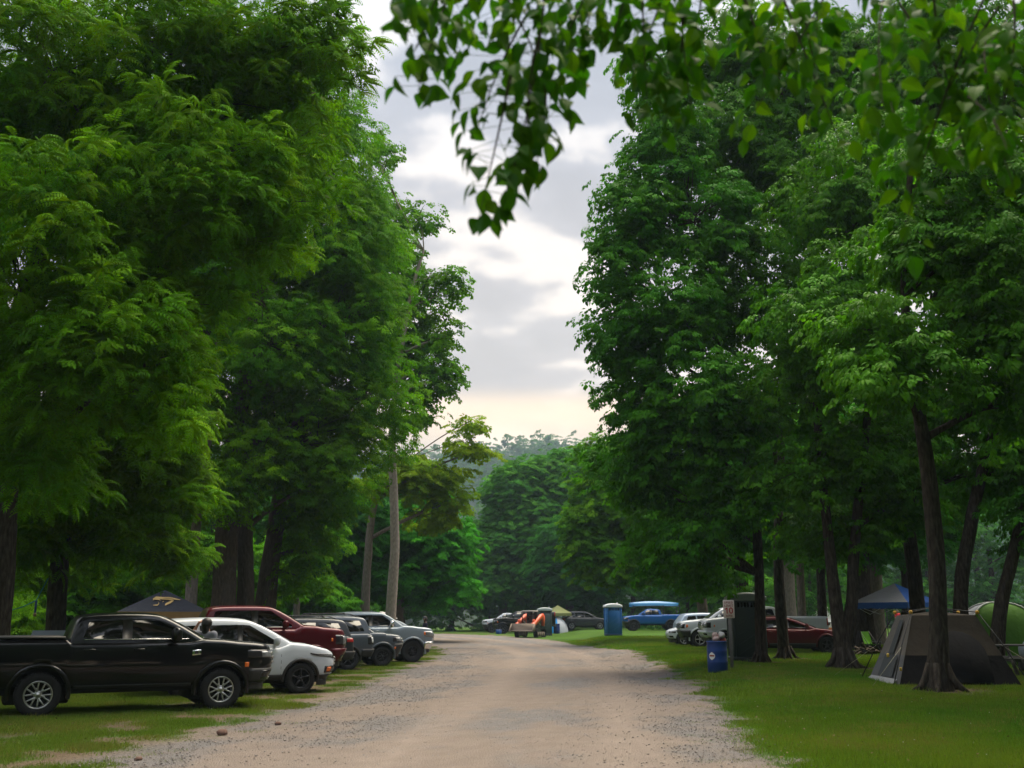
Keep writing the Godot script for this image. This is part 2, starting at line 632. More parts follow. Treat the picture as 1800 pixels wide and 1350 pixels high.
func scatter_ground_cover() -> void:
	# blades of grass in small patches
	for v in 2:
		rng.seed = 900 + v
		var st := new_st()
		for i in 150:
			var p := Vector3(rf(-0.28, 0.28), -0.01, rf(-0.28, 0.28))
			var h := rf(0.03, 0.075) * (1.35 if i % 11 == 0 else 1.0)
			var a := rf(0, TAU)
			var s := Vector3(cos(a), 0, sin(a)) * rf(0.0035, 0.006)
			var lean := Vector3(rf(-0.03, 0.03), h, rf(-0.03, 0.03))
			var c := Color(1, 1, 1) * rf(0.65, 1.15)
			c.r *= rf(0.9, 1.25)
			st.set_color(c)
			tri(st, p - s, p + lean, p + s)
		leaf_mesh["grass%d" % v] = to_mesh(st)
	rng.seed = 77
	for v in 2:
		var where := []
		var tints := PackedColorArray()
		var tries := 0
		while where.size() < 14500 and tries < 120000:
			tries += 1
			var d := 11.0 + pow(rng.randf(), 1.35) * 62.0
			var x := rf(-0.62, 0.62) * d
			if absf(x) > 24.0: continue
			var g := grassiness(x, -d)
			if rng.randf() > g * g + 0.02 * float(lane_inside(x, -d) < 1.0): continue
			var s := rf(0.7, 1.15) * (1.7 if rng.randf() < 0.05 else 1.0) * (1.0 + 0.5 * ss(25.0, 60.0, d)) * lerpf(0.55, 1.0, g)
			where.append(Transform3D(Basis(Vector3.UP, rf(0, TAU)).scaled(Vector3(s, s * rf(0.8, 1.15), s)), gp(x, -d)))
			var n: float = NZ.land.get_noise_2d(x * 0.8, d * 0.8)
			var base := Vector3(0.09, 0.235, 0.014).lerp(Vector3(0.19, 0.295, 0.026), clampf(0.5 + n * 0.9, 0, 1)) * rf(0.8, 1.15)
			var dry: float = ss(0.12, 0.5, NZ.fine.get_noise_2d(x * 1.3, d * 1.3) + 0.5 * NZ.edge.get_noise_2d(x * 0.7, d * 0.7))
			base = base.lerp(Vector3(0.25, 0.24, 0.07), dry * 0.8)
			if x < 0.0: base = base.lerp(Vector3(0.17, 0.19, 0.045), 0.3)
			tints.append(Color(base.x, base.y, base.z))
		var o := scatter("grass" if v == 0 else "grass_001", leaf_mesh["grass%d" % v], M.grass, where, tints)
		tag(o, "short green lawn grass growing beside the gravel lane" if v == 0 else "taller paler grass blades mixed through the lawn", "grass", "", "stuff")
	# loose stones on the lane
	for v in 2:
		rng.seed = 60 + v
		var st := new_st()
		var ps := []
		for k in 6: ps.append(Vector3(cos(TAU * k / 6), 0.0, sin(TAU * k / 6)) * rf(0.75, 1.15) + Vector3(0, rf(-0.1, 0.2), 0))
		var top := Vector3(rf(-0.2, 0.2), 0.6, rf(-0.2, 0.2))
		for k in 6:
			tri(st, ps[k], top, ps[(k + 1) % 6])
			tri(st, ps[k], ps[(k + 1) % 6], Vector3(0, -0.5, 0))
		leaf_mesh["stone%d" % v] = to_mesh(st)
		var where := []
		var tints := PackedColorArray()
		while where.size() < 17000:
			var d := 11.0 + pow(rng.randf(), 1.5) * 50.0
			var x := lane_middle(-d) + rf(-1, 1) * (lane_half(-d) + 1.0)
			if lane_inside(x, -d) < rf(-0.4, 0.9): continue
			if rng.randf() > gravel_here(x, -d) + 0.14: continue
			var s := 0.005 + 0.016 * pow(rng.randf(), 3.0)
			var t := Transform3D(Basis.from_euler(Vector3(rf(-0.4, 0.4), rf(0, TAU), rf(-0.4, 0.4))).scaled(Vector3(s, s * 0.8, s)), gp(x, -d) + Vector3(0, 0.024, 0))
			where.append(t)
			var k := rf(0.55, 1.0)
			var c := Vector3(0.24, 0.232, 0.235).lerp(Vector3(0.29, 0.22, 0.175), rng.randf() * 0.7) * k
			tints.append(Color(c.x, c.y, c.z))
		tag(scatter("gravel" if v == 0 else "gravel_001", leaf_mesh["stone%d" % v], M.stone, where, tints), "loose grey gravel strewn along the lane" if v == 0 else "small tan pebbles strewn along the lane", "gravel", "", "stuff")
	# white clover heads and fallen leaves in the lawn
	rng.seed = 5150
	var st2 := new_st()
	lathe(st2, at_p(Vector3.ZERO), [Vector2(0, 0), Vector2(0.9, 0.3), Vector2(0.8, 0.9), Vector2(0, 1.3)], 6)
	var w2 := []
	var t2 := PackedColorArray()
	for i in 420:
		var d := rf(13.0, 40.0)
		var x := rf(-0.3, 0.6) * d
		if grassiness(x, -d) < 0.9: continue
		w2.append(Transform3D(Basis().scaled(Vector3.ONE * rf(0.007, 0.012)), gp(x, -d) + Vector3(0, 0.05, 0)))
		t2.append(Color(0.5, 0.5, 0.42) if i % 4 else Color(0.4, 0.33, 0.12))
	tag(scatter("clover", to_mesh(st2), M.stone, w2, t2), "scattered white clover heads in the lawn", "clover", "", "stuff")
	# last year's leaves lying in the grass
	var st3 := new_st()
	quad(st3, Vector3(-1, 0, 0), Vector3(0, 0.25, 0.6), Vector3(1.1, 0.1, 0), Vector3(0, 0.3, -0.6))
	var w3 := []
	var t3 := PackedColorArray()
	for i in 1500:
		var d := 12.0 + 34.0 * pow(rng.randf(), 1.2)
		var x := rf(-0.55, 0.6) * d
		if grassiness(x, -d) < 0.25: continue
		w3.append(Transform3D(Basis.from_euler(Vector3(rf(-0.5, 0.5), rf(0, TAU), rf(-0.5, 0.5))).scaled(Vector3.ONE * rf(0.014, 0.03)), gp(x, -d) + Vector3(0, rf(0.03, 0.055), 0)))
		var c := Vector3(0.07, 0.042, 0.022).lerp(Vector3(0.13, 0.095, 0.04), rng.randf())
		t3.append(Color(c.x, c.y, c.z))
	tag(scatter("fallen_leaves", to_mesh(st3), M.stone, w3, t3), "brown fallen leaves scattered through the lawn grass", "leaves", "", "stuff")
	# a few fist-sized brown rocks on the near edge of the lane
	for p in [[-4.35, -15.75, 0.085, "brown rock lying on the lane edge, the largest one"], [-3.85, -17.2, 0.06, "small brown clod lying on the lane before the truck's nose"], [-4.6, -13.0, 0.05, "flat brown stone lying at the worn edge of the lane"]]:
		var st := new_st()
		for i in 5:
			for k in 7:
				var f := func(a: int, b: int) -> Vector3:
					var th := PI * a / 5.0
					var ph := TAU * (b % 7) / 7.0
					var dir := Vector3(sin(th) * cos(ph), cos(th) * 0.65, sin(th) * sin(ph))
					return dir * (1.0 + 0.35 * NZ.fine.get_noise_3d(dir.x + p[2] * 90.0, dir.y, dir.z))
				quad(st, f.call(i, k), f.call(i, k + 1), f.call(i + 1, k + 1), f.call(i + 1, k))
		var o := obj("rock", st, mat(lin(0.11, 0.06, 0.045), 0.95))
		o.position = gp(p[0], p[1]) + Vector3(0, p[2] * 0.5, 0)
		o.scale = Vector3.ONE * p[2]
		tag(o, p[3], "rock")

# =====================================================================  trees
func add_leaf(st: SurfaceTool, b: Vector3, dir: Vector3, up: Vector3, ln: float, wd: float, droop: float, fine: bool) -> void:
	var side := dir.cross(up).normalized()
	up = side.cross(dir).normalized()
	var fold := wd * 0.16
	var m1 := b + dir * ln * 0.32 - up * droop * ln * 0.06
	var t := b + dir * ln - up * droop * ln * 0.42
	if fine:
		var m2 := b + dir * ln * 0.68 - up * droop * ln * 0.2
		var l1 := m1 + side * wd * 0.5 + up * fold
		var r1 := m1 - side * wd * 0.5 + up * fold
		var l2 := m2 + side * wd * 0.36 + up * fold * 0.7
		var r2 := m2 - side * wd * 0.36 + up * fold * 0.7
		tri(st, b, l1, m1)
		tri(st, b, m1, r1)
		quad(st, m1, l1, l2, m2)
		quad(st, m1, m2, r2, r1)
		tri(st, m2, l2, t)
		tri(st, m2, t, r2)
	else:
		var l := m1 + side * wd * 0.5 + up * fold + dir * ln * 0.08
		var r := m1 - side * wd * 0.5 + up * fold + dir * ln * 0.08
		tri(st, b, l, t)
		tri(st, b, t, r)

func tone(k: float, warm: float) -> Color:
	return Color(k * (1.0 + warm), k, k * (1.0 - 0.5 * warm))

func make_leaf_meshes() -> void:
	# walnut: a twig end with long feather leaves arching out of it
	for v in 2:
		rng.seed = 100 + v
		var st := new_st()
		for i in 6:
			var a := (i / 5.0 - 0.5) * 3.0 + rf(-0.2, 0.2)
			var ln := rf(0.48, 0.66)
			var el := rf(-0.25, 0.75)
			var d := Vector3(cos(a) * cos(el), sin(el), sin(a) * cos(el))
			var p := Vector3(0.05 + 0.05 * i, 0, 0) * 0.6
			var c := tone(rf(0.8, 1.15), rf(-0.08, 0.16))
			var pts := []
			for k in 10:
				pts.append(p)
				p += d * ln / 9.0
				d = (d + Vector3(0, -0.15, 0)).normalized()
			for k in range(3, 10):
				var dir: Vector3 = (pts[k] - pts[k - 1]).normalized()
				var side := dir.cross(Vector3.UP).normalized()
				var up := side.cross(dir)
				var f := 1.0 - absf(k - 5.5) / 9.0
				for s in [-1.0, 1.0]:
					st.set_color(c * rf(0.88, 1.1))
					var ld: Vector3 = (side * s + dir * 0.5 - up * rf(0.05, 0.3)).normalized()
					add_leaf(st, pts[k], ld, up, 0.15 * f * rf(0.85, 1.1), 0.047 * f, 0.5, false)
			st.set_color(c)
			add_leaf(st, pts[9], d, Vector3.UP, 0.13, 0.042, 0.4, false)
			st.set_color(Color(0.9, 0.75, 0.9))
			tri(st, pts[0], pts[9], pts[4] + Vector3(0, 0.004, 0))
		leaf_mesh["walnut%d" % v] = to_mesh(st)
	for a in [["ash", 0.46, 34, 0.115, 0.056, 0.6, true], ["maple", 0.46, 30, 0.135, 0.075, 0.75, true], ["sycamore", 0.5, 18, 0.16, 0.14, 0.5, false], ["far", 0.62, 40, 0.19, 0.115, 0.5, false], ["hill", 1.0, 46, 0.34, 0.24, 0.4, false]]:
		for v in 2:
			rng.seed = 300 + v
			var st := new_st()
			var ln: float = a[1]
			var n: int = a[2]
			for i in n:
				var t := sqrt((i + 0.5) / n)
				var y := rf(-1, 1)
				var p := Vector3(t * ln, -0.28 * t * t * ln + rf(-0.10, 0.08) * ln, y * (0.15 + 0.3 * sin(t * 2.6)) * ln)
				var az := y * 1.1 + rf(-0.6, 0.6)
				var drop: float = rf(0.15, 0.95) * a[5] * 1.35
				var dir := Vector3(cos(az), -drop, sin(az)).normalized()
				st.set_color(tone(rf(0.72, 1.2), rf(-0.1, 0.18)))
				add_leaf(st, p, dir, Vector3(rf(-0.35, 0.35), 1, rf(-0.35, 0.35)).normalized(), a[3] * rf(0.75, 1.15), a[4] * rf(0.85, 1.15), a[5], a[6])
			leaf_mesh["%s%d" % [a[0], v]] = to_mesh(st)

func v3(a: Array) -> Vector3:
	return Vector3(a[0], a[1], a[2])

func along(pts: Array, t: float) -> Vector3:
	var f := clampf(t, 0.0, 0.9999) * (pts.size() - 1)
	var i := int(f)
	return pts[i].lerp(pts[i + 1], f - i)

func bend(a: Vector3, b: Vector3, lift: float, n := 5) -> Array:
	var m := a.lerp(b, 0.5) + Vector3(rf(-0.1, 0.1), lift, rf(-0.1, 0.1)) * a.distance_to(b)
	var out := []
	for i in n + 1:
		var t := float(i) / n
		out.append(a.lerp(m, t).lerp(m.lerp(b, t), t))
	return out

func taper(n: int, a: float, b: float) -> Array:
	var out := []
	for i in n: out.append(lerpf(a, b, float(i) / maxi(1, n - 1)))
	return out

func trunk_shape(root: Vector3, list: Array, flare: bool) -> Array:
	# a smooth line through the given points, widening into root flares at the foot
	var cv := Curve3D.new()
	for i in list.size():
		var p := v3(list[i]) - root
		var q := v3(list[maxi(i - 1, 0)]) - root
		var r := v3(list[mini(i + 1, list.size() - 1)]) - root
		var tg := (r - q) * 0.18
		cv.add_point(p, -tg, tg)
	var pts := []
	var rad := []
	var n := (list.size() - 1) * 5
	for i in n + 1:
		var f := float(i) / 5.0
		var k := mini(int(f), list.size() - 2)
		pts.append(cv.samplef(f))
		rad.append(lerpf(list[k][3], list[k + 1][3], f - k))
	if flare:
		rad[0] *= 1.25
	return [pts, rad]

func grow(called: String, label: String, o: Dictionary, group := "") -> Node3D:
	var t: Array = o.trunk
	var base := Vector3(t[0][0], rise(t[0][0], t[0][2]), t[0][2])
	t[0][1] = base.y - 0.12
	rng.seed = hash(label)
	var root := thing(called, label, "tree", base, 0.0, group)
	var st := new_st()
	smooth(st)
	var sh := trunk_shape(base, t, true)
	tube(st, sh[0], sh[1], 18 if base.z > -60 else 9, true, 0.12)
	if base.z > -60.0:   # roots running out of the foot
		var r0: float = t[1][3]
		for k in 6:
			var a := TAU * k / 6.0 + rf(-0.35, 0.35)
			var d := Vector3(cos(a), 0, sin(a))
			tube(st, [Vector3(0, 0.55, 0) * (r0 / 0.25) + d * r0 * 0.72, Vector3(0, 0.24, 0) + d * r0 * 1.15, Vector3(0, 0.07, 0) + d * r0 * rf(1.6, 1.9), Vector3(0, -0.03, 0) + d * r0 * rf(2.3, 2.9)], [r0 * 0.3, r0 * 0.34, r0 * 0.26, r0 * 0.1], 7, true, 0.2)
	var bark: Material = M[o.bark]
	obj("trunk", st, bark, root)
	var lines := [sh]
	for s in o.get("stems", []):
		st = new_st()
		smooth(st)
		var s2 := trunk_shape(base, s, false)
		tube(st, s2[0], s2[1], 14, true, 0.12)
		obj("trunk", st, bark, root)
		lines.append(s2)
	var where := []
	var tints := PackedColorArray()
	var where_b := []
	var tints_b := PackedColorArray()
	var tw := new_st()
	smooth(tw)
	var flat: float = o.get("flat", 0.4)
	var c1 := v3(o.col)
	var c2 := v3(o.col2)
	for b in o.blobs:
		var c := v3(b) - base
		# limb from the trunk to the heart of this part of the crown
		var best := 0.0
		var from := Vector3.ZERO
		var fr := 0.1
		var score := 1e9
		for ln in lines:
			for i in range(int(ln[0].size() * 0.35), ln[0].size()):
				var q: Vector3 = ln[0][i]
				var want := absf(c.y - 0.5 * Vector2(c.x - q.x, c.z - q.z).length() - q.y) + 0.3 * q.distance_to(c)
				if want < score:
					score = want
					from = q
					fr = ln[1][i]
		var limb := bend(from, c, 0.08)
		st = new_st()
		smooth(st)
		tube(st, limb, taper(6, minf(fr * 0.6, 0.13), 0.035), 7, true)
		obj("limb", st, bark, root)
		var clump_r: float = o.clump
		for k in int(b[6]):
			var u := Vector3(rng.randfn(), rng.randfn(), rng.randfn()).normalized()
			var rr := pow(rng.randf(), 0.3)
			var cc := c + u * Vector3(b[3], b[4], b[5]) * rr * 0.93
			var near := along(limb, rf(0.35, 1.0))
			if k % 2 == 0:
				tube(tw, bend(near, cc, 0.12, 3), [0.03, 0.022, 0.014, 0.006], 4, false)
			var out := (cc - c) * Vector3(1, 0.3, 1)
			var cr := clump_r * rf(0.7, 1.25)
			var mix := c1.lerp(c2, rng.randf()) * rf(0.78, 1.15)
			for q in int(o.twigs):
				var az := rf(0, TAU)
				var ro := sqrt(rng.randf())
				var p := cc + Vector3(cos(az) * ro, rf(-1, 1) * flat - 0.35 * ro * ro, sin(az) * ro) * cr
				var dir := (Vector3(cos(az), rf(-0.25 - flat * 0.5, 0.45 + flat * 0.3) - 0.5 * ro, sin(az)) + out.normalized() * 0.45).normalized()
				var up := Vector3(rf(-0.35, 0.35) * (1.0 + flat), 1, rf(-0.35, 0.35) * (1.0 + flat))
				var z := dir.cross(up).normalized()
				var s: float = rf(0.75, 1.2) * o.get("leaf_size", 1.0)
				var xf := Transform3D(Basis(dir, z.cross(dir), z).scaled_local(Vector3.ONE * s), p - dir * 0.25 * s)
				var tc := mix * rf(0.8, 1.2)
				if rng.randf() < 0.5:
					where.append(xf)
					tints.append(Color(tc.x, tc.y, tc.z))
				else:
					where_b.append(xf)
					tints_b.append(Color(tc.x, tc.y, tc.z))
	var tws := obj("branches", tw, M.twig, root)
	tws.set_meta("kind", "stuff")
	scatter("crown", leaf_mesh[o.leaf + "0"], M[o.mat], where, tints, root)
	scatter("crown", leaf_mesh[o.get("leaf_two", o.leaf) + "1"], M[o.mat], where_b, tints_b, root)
	return root

func backdrop_tree(label: String, kind: int, h: float, w: float, col: Array, col2: Array, low: float) -> Node3D:
	# a whole tree at the origin, for the edge of the wood
	var blobs := []
	rng.seed = 8000 + kind
	var n := 7
	for i in n:
		var a := TAU * i / n * 2.0 + kind
		var y := lerpf(low + h * 0.1, h * 0.9, float(i) / (n - 1))
		var k := 1.0 - 0.55 * absf(float(i) / (n - 1) - 0.35)
		blobs.append([cos(a) * w * 0.4 * k, y, sin(a) * w * 0.4 * k, w * 0.5 * k, h * 0.14, w * 0.5 * k, int(22 * k)])
	return grow("woodland_tree", label, {"trunk": [[0, 0, 0, 0.36], [0.1, h * 0.3, 0, 0.27], [0.0, h * 0.85, 0.1, 0.08]], "blobs": blobs, "leaf": "far", "mat": "leaf_far", "bark": "bark_dark", "col": col, "col2": col2, "clump": 1.5, "twigs": 13})

func build_trees() -> void:
	grow("walnut_tree", "tall walnut tree with feathery compound leaves arching over the black pickup", {"trunk":[[-12.12,-0.2,-24,0.42],[-12.2,2.87,-24,0.36],[-12.31,4.9,-24,0.34],[-12.24,6.9,-23.5,0.3],[-11.14,9.56,-22,0.24],[-9.68,12.38,-21,0.17],[-7.71,14.81,-20,0.1]],"blobs":[[-9.77,13.07,-19.0,2.77,2.29,2.5,94],[-7.3,14.52,-20.0,2.43,1.92,2.19,71],[-4.97,14.4,-20.5,1.7,1.83,1.65,44],[-8.42,8.87,-17.0,2.08,1.56,1.87,49],[-6.53,10.61,-18.5,2.06,1.6,1.86,49],[-4.93,10.79,-20.0,1.48,1.6,1.44,33],[-7.96,6.39,-17.0,2.01,1.11,1.81,39],[-6.19,6.21,-17.5,0.98,1.14,1.02,16],[-9.26,5.23,-19.0,1.65,0.99,1.49,28],[-11.58,10.25,-18.0,2.23,3.34,3.01,72],[-6.87,8.49,-19.0,1.49,1.26,1.34,28],[-6.63,13.64,-22.0,2.21,2.07,1.99,64],[-9.59,12.89,-22.0,2.74,2.47,2.47,98],[-8.82,8.67,-21.0,2.27,1.51,2.04,55]],"leaf":"walnut","mat":"leaf_walnut","bark":"bark_dark","col":[0.06856999999999999,0.23,0.005],"col2":[0.14095000000000002,0.325,0.005],"clump":0.6,"twigs":10,"flat":1.0,"leaf_size":0.76,"leaf_two":"ash"})
	grow("ash_tree", "slim dark-barked ash tree with the blue rope tied round it", {"trunk":[[-12.38,-0.2,-28,0.27],[-12.54,3.06,-28,0.24],[-12.48,5.27,-28,0.21],[-12.39,7.23,-28,0.17],[-12.01,9.32,-27,0.1]],"blobs":[[-12.1,5.45,-27.0,2.02,0.93,1.81,27],[-10.66,6.71,-27.0,2.19,1.41,1.97,38],[-13.27,4.83,-27.0,1.08,0.93,0.97,11],[-9.66,5.75,-28.0,1.45,1.13,1.3,18],[-10.62,8.14,-25.0,1.92,1.18,1.73,28],[-12.86,3.91,-27.0,1.3,0.77,1.17,13],[-10.99,4.39,-28.0,1.75,0.8,1.58,20],[-10.18,3.91,-30.0,1.19,0.76,1.07,11],[-14.85,3.16,-30.0,0.76,0.76,0.68,8],[-13.1,3.46,-31.0,0.87,0.7,0.79,8]],"leaf":"walnut","mat":"leaf_walnut","bark":"bark_dark","col":[0.074225,0.23,0.005],"col2":[0.150375,0.325,0.005],"clump":0.8,"twigs":10})
	grow("hickory_tree", "massive grey-brown hickory trunk behind the red pickup, the thickest of its row", {"trunk":[[-11.24,-0.2,-40,0.62],[-11.33,2.54,-40,0.47],[-11.37,4.76,-40,0.44],[-11.32,8.19,-40,0.4],[-10.78,12.84,-39.5,0.32],[-9.58,18.92,-39,0.2],[-8.87,24.22,-39,0.1]],"blobs":[[-9.0,25.35,-40.0,2.28,3.04,2.74,80],[-7.7,21.5,-40.0,2.11,2.73,2.46,65],[-10.7,21.77,-40.0,2.74,3.48,3.14,107],[-8.06,17.13,-39.0,2.85,2.61,2.56,79],[-11.84,16.88,-39.0,3.32,2.84,2.98,103],[-6.5,18.46,-41.0,1.5,2.75,2.48,54],[-6.68,13.97,-40.0,2.62,2.62,2.36,71],[-9.47,12.42,-38.0,3.16,2.25,2.84,83],[-5.77,11.02,-41.0,1.68,1.68,1.51,29],[-11.86,15.97,-43.0,4.13,3.61,3.71,161],[-8.63,12.78,-43.0,3.55,3.04,3.2,118],[-10.01,10.19,-43.0,3.75,2.25,3.38,106],[-15.03,14.59,-42.0,4.01,4.01,3.61,166],[-15.16,22.11,-43.0,4.79,4.26,4.31,220],[-6.75,17.33,-43.0,1.82,2.86,2.57,64],[-6.22,9.18,-43.0,1.49,1.49,1.34,23]],"leaf":"ash","mat":"leaf_walnut","bark":"bark_brown","col":[0.06263,0.23,0.005],"col2":[0.13105,0.325,0.005],"clump":1.1,"twigs":14})
	grow("hickory_tree", "straight grey-brown hickory trunk beside the thickest trunk behind the red pickup", {"trunk":[[-10.61,-0.2,-41,0.42],[-10.72,2.56,-41,0.33],[-10.91,5.29,-41,0.3],[-10.89,8.35,-41,0.26],[-10.15,12.01,-41,0.16]],"blobs":[[-10.13,8.03,-39.0,2.48,1.69,2.23,50],[-7.8,9.03,-39.5,2.18,2.06,1.96,47],[-12.52,9.87,-39.0,2.5,2.05,2.25,57],[-6.9,7.49,-40.0,1.61,1.38,1.45,24],[-11.76,6.54,-38.0,1.74,0.98,1.57,22]],"leaf":"ash","mat":"leaf_walnut","bark":"bark_brown","col":[0.07121,0.23,0.005],"col2":[0.14535,0.325,0.005],"clump":1.0,"twigs":14})
	grow("hickory_tree", "leaning forked hickory trunk with a bright green spray hanging beside it", {"trunk":[[-10.18,-0.2,-42,0.5],[-10.14,2.58,-42,0.42],[-9.95,5.15,-42,0.34],[-9.76,7.3,-42,0.28],[-9.53,10.0,-42,0.2]],"blobs":[[-8.98,6.09,-42.0,1.08,1.2,1.08,14],[-8.53,4.71,-42.5,0.84,1.32,1.19,14],[-9.19,3.53,-42.5,0.91,0.91,0.82,9],[-8.36,6.94,-43.0,1.23,1.23,1.11,16],[-8.33,6.2,-43.0,1.47,1.47,1.32,22]],"leaf":"ash","mat":"leaf_walnut","bark":"bark_brown","col":[0.072875,0.23,0.005],"col2":[0.148125,0.325,0.005],"clump":0.75,"twigs":13})
	grow("slender_tree", "thin pale grey trunk rising behind the black canopy", {"trunk":[[-11.9,-0.2,-38,0.26],[-11.98,2.5,-38,0.22],[-12.0,4.6,-38,0.19],[-11.89,7.2,-38,0.15],[-11.69,8.76,-38,0.1]],"blobs":[[-13.62,5.21,-40.0,1.59,1.25,1.43,22],[-15.4,4.21,-42.0,1.89,1.18,1.71,28],[-12.8,3.55,-43.0,0.97,0.97,0.87,10]],"leaf":"ash","mat":"leaf_walnut","bark":"bark_grey","col":[0.06437,0.23,0.005],"col2":[0.13395,0.325,0.005],"clump":0.85,"twigs":11})
	grow("sycamore_tree", "tall sycamore with a bare whitish leaning trunk behind the silver pickup", {"trunk":[[-6.13,-0.2,-52,0.34],[-6.17,1.94,-52,0.27],[-6.06,5.38,-52,0.24],[-6.2,8.33,-52,0.22],[-6.36,11.05,-52,0.2],[-6.13,14.78,-52,0.16],[-5.55,18.96,-52,0.12],[-4.89,21.61,-52,0.06]],"blobs":[[-5.06,14.78,-52.0,2.14,1.38,1.93,29],[-3.82,14.31,-52.0,1.07,0.76,0.96,9],[-4.05,18.96,-52.0,1.25,1.87,1.68,13],[-3.45,20.28,-52.0,0.78,1.25,1.13,5],[-5.25,23.63,-52.0,1.11,0.89,1.0,9],[-6.71,20.63,-53.0,1.92,2.56,2.3,56],[-8.26,24.48,-54.0,1.98,2.64,2.38,60],[-6.28,18.27,-54.0,1.93,1.93,1.74,39],[-5.76,16.6,-54.0,2.24,1.6,2.02,42],[-6.57,23.07,-54.0,1.31,1.31,1.18,18],[-5.46,12.59,-52.0,1.52,1.06,1.37,17],[-6.9,16.0,-53.0,1.88,1.88,1.69,33],[-7.75,27.43,-52.0,0.9,1.62,1.45,11],[-3.55,16.69,-52.0,0.86,1.24,1.11,6]],"leaf":"sycamore","mat":"leaf_far","bark":"bark_pale","col":[0.0813,0.252,0.0128],"col2":[0.125,0.297,0.0128],"clump":0.85,"twigs":11})
	grow("locust_tree", "yellow-green locust reaching a long thin branch over the far lane", {"trunk":[[-8.92,-0.2,-62,0.3],[-8.89,4.71,-62,0.26],[-8.5,8.89,-62,0.2],[-7.15,11.22,-62,0.1],[-5.73,11.76,-62,0.04]],"blobs":[[-6.06,10.5,-62.0,1.78,1.6,1.6,31],[-4.1,10.86,-62.0,1.25,1.0,1.12,8],[-3.05,12.67,-62.0,1.44,0.36,1.29,4],[-2.6,13.95,-62.0,0.79,0.36,0.71,4],[-5.03,8.65,-63.0,1.44,1.44,1.29,15],[-8.71,9.96,-62.0,0.89,0.89,0.8,5],[-3.54,8.89,-62.0,0.78,1.06,0.96,6],[-1.79,12.12,-62.0,0.65,0.29,0.58,4]],"leaf":"far","mat":"leaf_far","bark":"bark_grey","col":[0.15,0.3,0.006],"col2":[0.22,0.34,0.006],"clump":0.95,"twigs":11})
	grow("maple_tree", "broad bright green maple whose crown hangs low over the far left verge", {"trunk":[[-7.97,0,-72,0.4],[-8.02,5.2,-72,0.33],[-7.64,11.29,-72,0.2]],"blobs":[[-6.54,8.01,-72.0,3.07,2.45,2.76,84],[-8.49,4.8,-72.0,2.83,2.02,2.55,67],[-5.26,4.8,-72.0,2.02,2.22,2.0,48],[-9.94,8.1,-73.0,2.9,3.31,2.98,104],[-4.48,7.2,-72.0,1.63,2.04,1.83,37],[-11.91,5.24,-73.0,2.46,2.05,2.22,56],[-7.52,10.59,-73.0,2.51,1.67,2.26,50],[-3.98,4.36,-71.0,1.12,1.12,1.0,13]],"leaf":"far","mat":"leaf_far","bark":"bark_grey","col":[0.05,0.279,0.016],"col2":[0.0775,0.36,0.0176],"clump":1.25,"twigs":15})
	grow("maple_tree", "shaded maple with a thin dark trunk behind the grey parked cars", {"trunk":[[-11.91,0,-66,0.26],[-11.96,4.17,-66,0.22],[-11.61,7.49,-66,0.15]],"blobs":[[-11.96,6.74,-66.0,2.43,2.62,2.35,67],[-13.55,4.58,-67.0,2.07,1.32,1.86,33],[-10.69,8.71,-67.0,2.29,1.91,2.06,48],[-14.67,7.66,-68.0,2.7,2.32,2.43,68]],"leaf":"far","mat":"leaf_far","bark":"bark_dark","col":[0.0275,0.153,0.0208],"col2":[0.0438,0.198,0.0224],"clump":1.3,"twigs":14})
	grow("small_tree", "thin grey stem with leaves low down beside the leaning hickory", {"trunk":[[-11.33,-0.1,-54,0.17],[-11.41,2.84,-54,0.16],[-11.44,4.62,-54,0.1]],"blobs":[[-11.82,5.59,-55.0,1.55,1.4,1.4,23],[-10.81,6.61,-56.0,1.43,1.27,1.29,20]],"leaf":"far","mat":"leaf_far","bark":"bark_grey","col":[0.1125,0.36,0.012],"col2":[0.175,0.432,0.012],"clump":0.9,"twigs":12})
	grow("sapling", "bushy young tree growing behind the pale post", {"trunk":[[-20.93,0,-44,0.09],[-21.05,2.39,-44,0.07],[-21.28,3.84,-44,0.04]],"blobs":[[-21.26,3.59,-44.0,1.85,1.48,1.67,31],[-22.79,2.89,-45.0,1.32,0.91,1.19,14],[-19.61,2.84,-43.0,1.26,0.87,1.14,13],[-21.09,2.15,-44.0,1.84,0.74,1.66,21]],"leaf":"far","mat":"leaf_far","bark":"bark_dark","col":[0.0938,0.306,0.0128],"col2":[0.125,0.36,0.0128],"clump":0.7,"twigs":12})
	grow("sapling", "leafy sapling between the rope tree and the black canopy", {"trunk":[[-18.3,0,-45,0.09],[-18.39,2.4,-45,0.07],[-18.63,4.13,-45,0.04]],"blobs":[[-18.6,3.88,-45.0,2.02,1.77,1.82,39],[-20.17,3.05,-46.0,1.44,1.08,1.3,18],[-16.93,2.99,-44.0,1.38,1.03,1.24,16],[-18.44,2.16,-45.0,2.01,0.88,1.81,26]],"leaf":"far","mat":"leaf_far","bark":"bark_dark","col":[0.0562,0.225,0.012],"col2":[0.125,0.36,0.0128],"clump":0.7,"twigs":12})
	grow("sapling", "shadowy sapling behind the black canopy's peak", {"trunk":[[-16.41,0,-46,0.09],[-16.48,2.42,-46,0.07],[-16.71,4.19,-46,0.04]],"blobs":[[-16.69,3.93,-46.0,1.81,1.42,1.63,29],[-18.1,3.27,-47.0,1.29,0.87,1.16,13],[-15.21,3.2,-45.0,1.24,0.83,1.11,12],[-16.57,2.54,-46.0,1.8,0.71,1.62,20]],"leaf":"far","mat":"leaf_far","bark":"bark_dark","col":[0.0938,0.306,0.0128],"col2":[0.125,0.36,0.0128],"clump":0.7,"twigs":12})
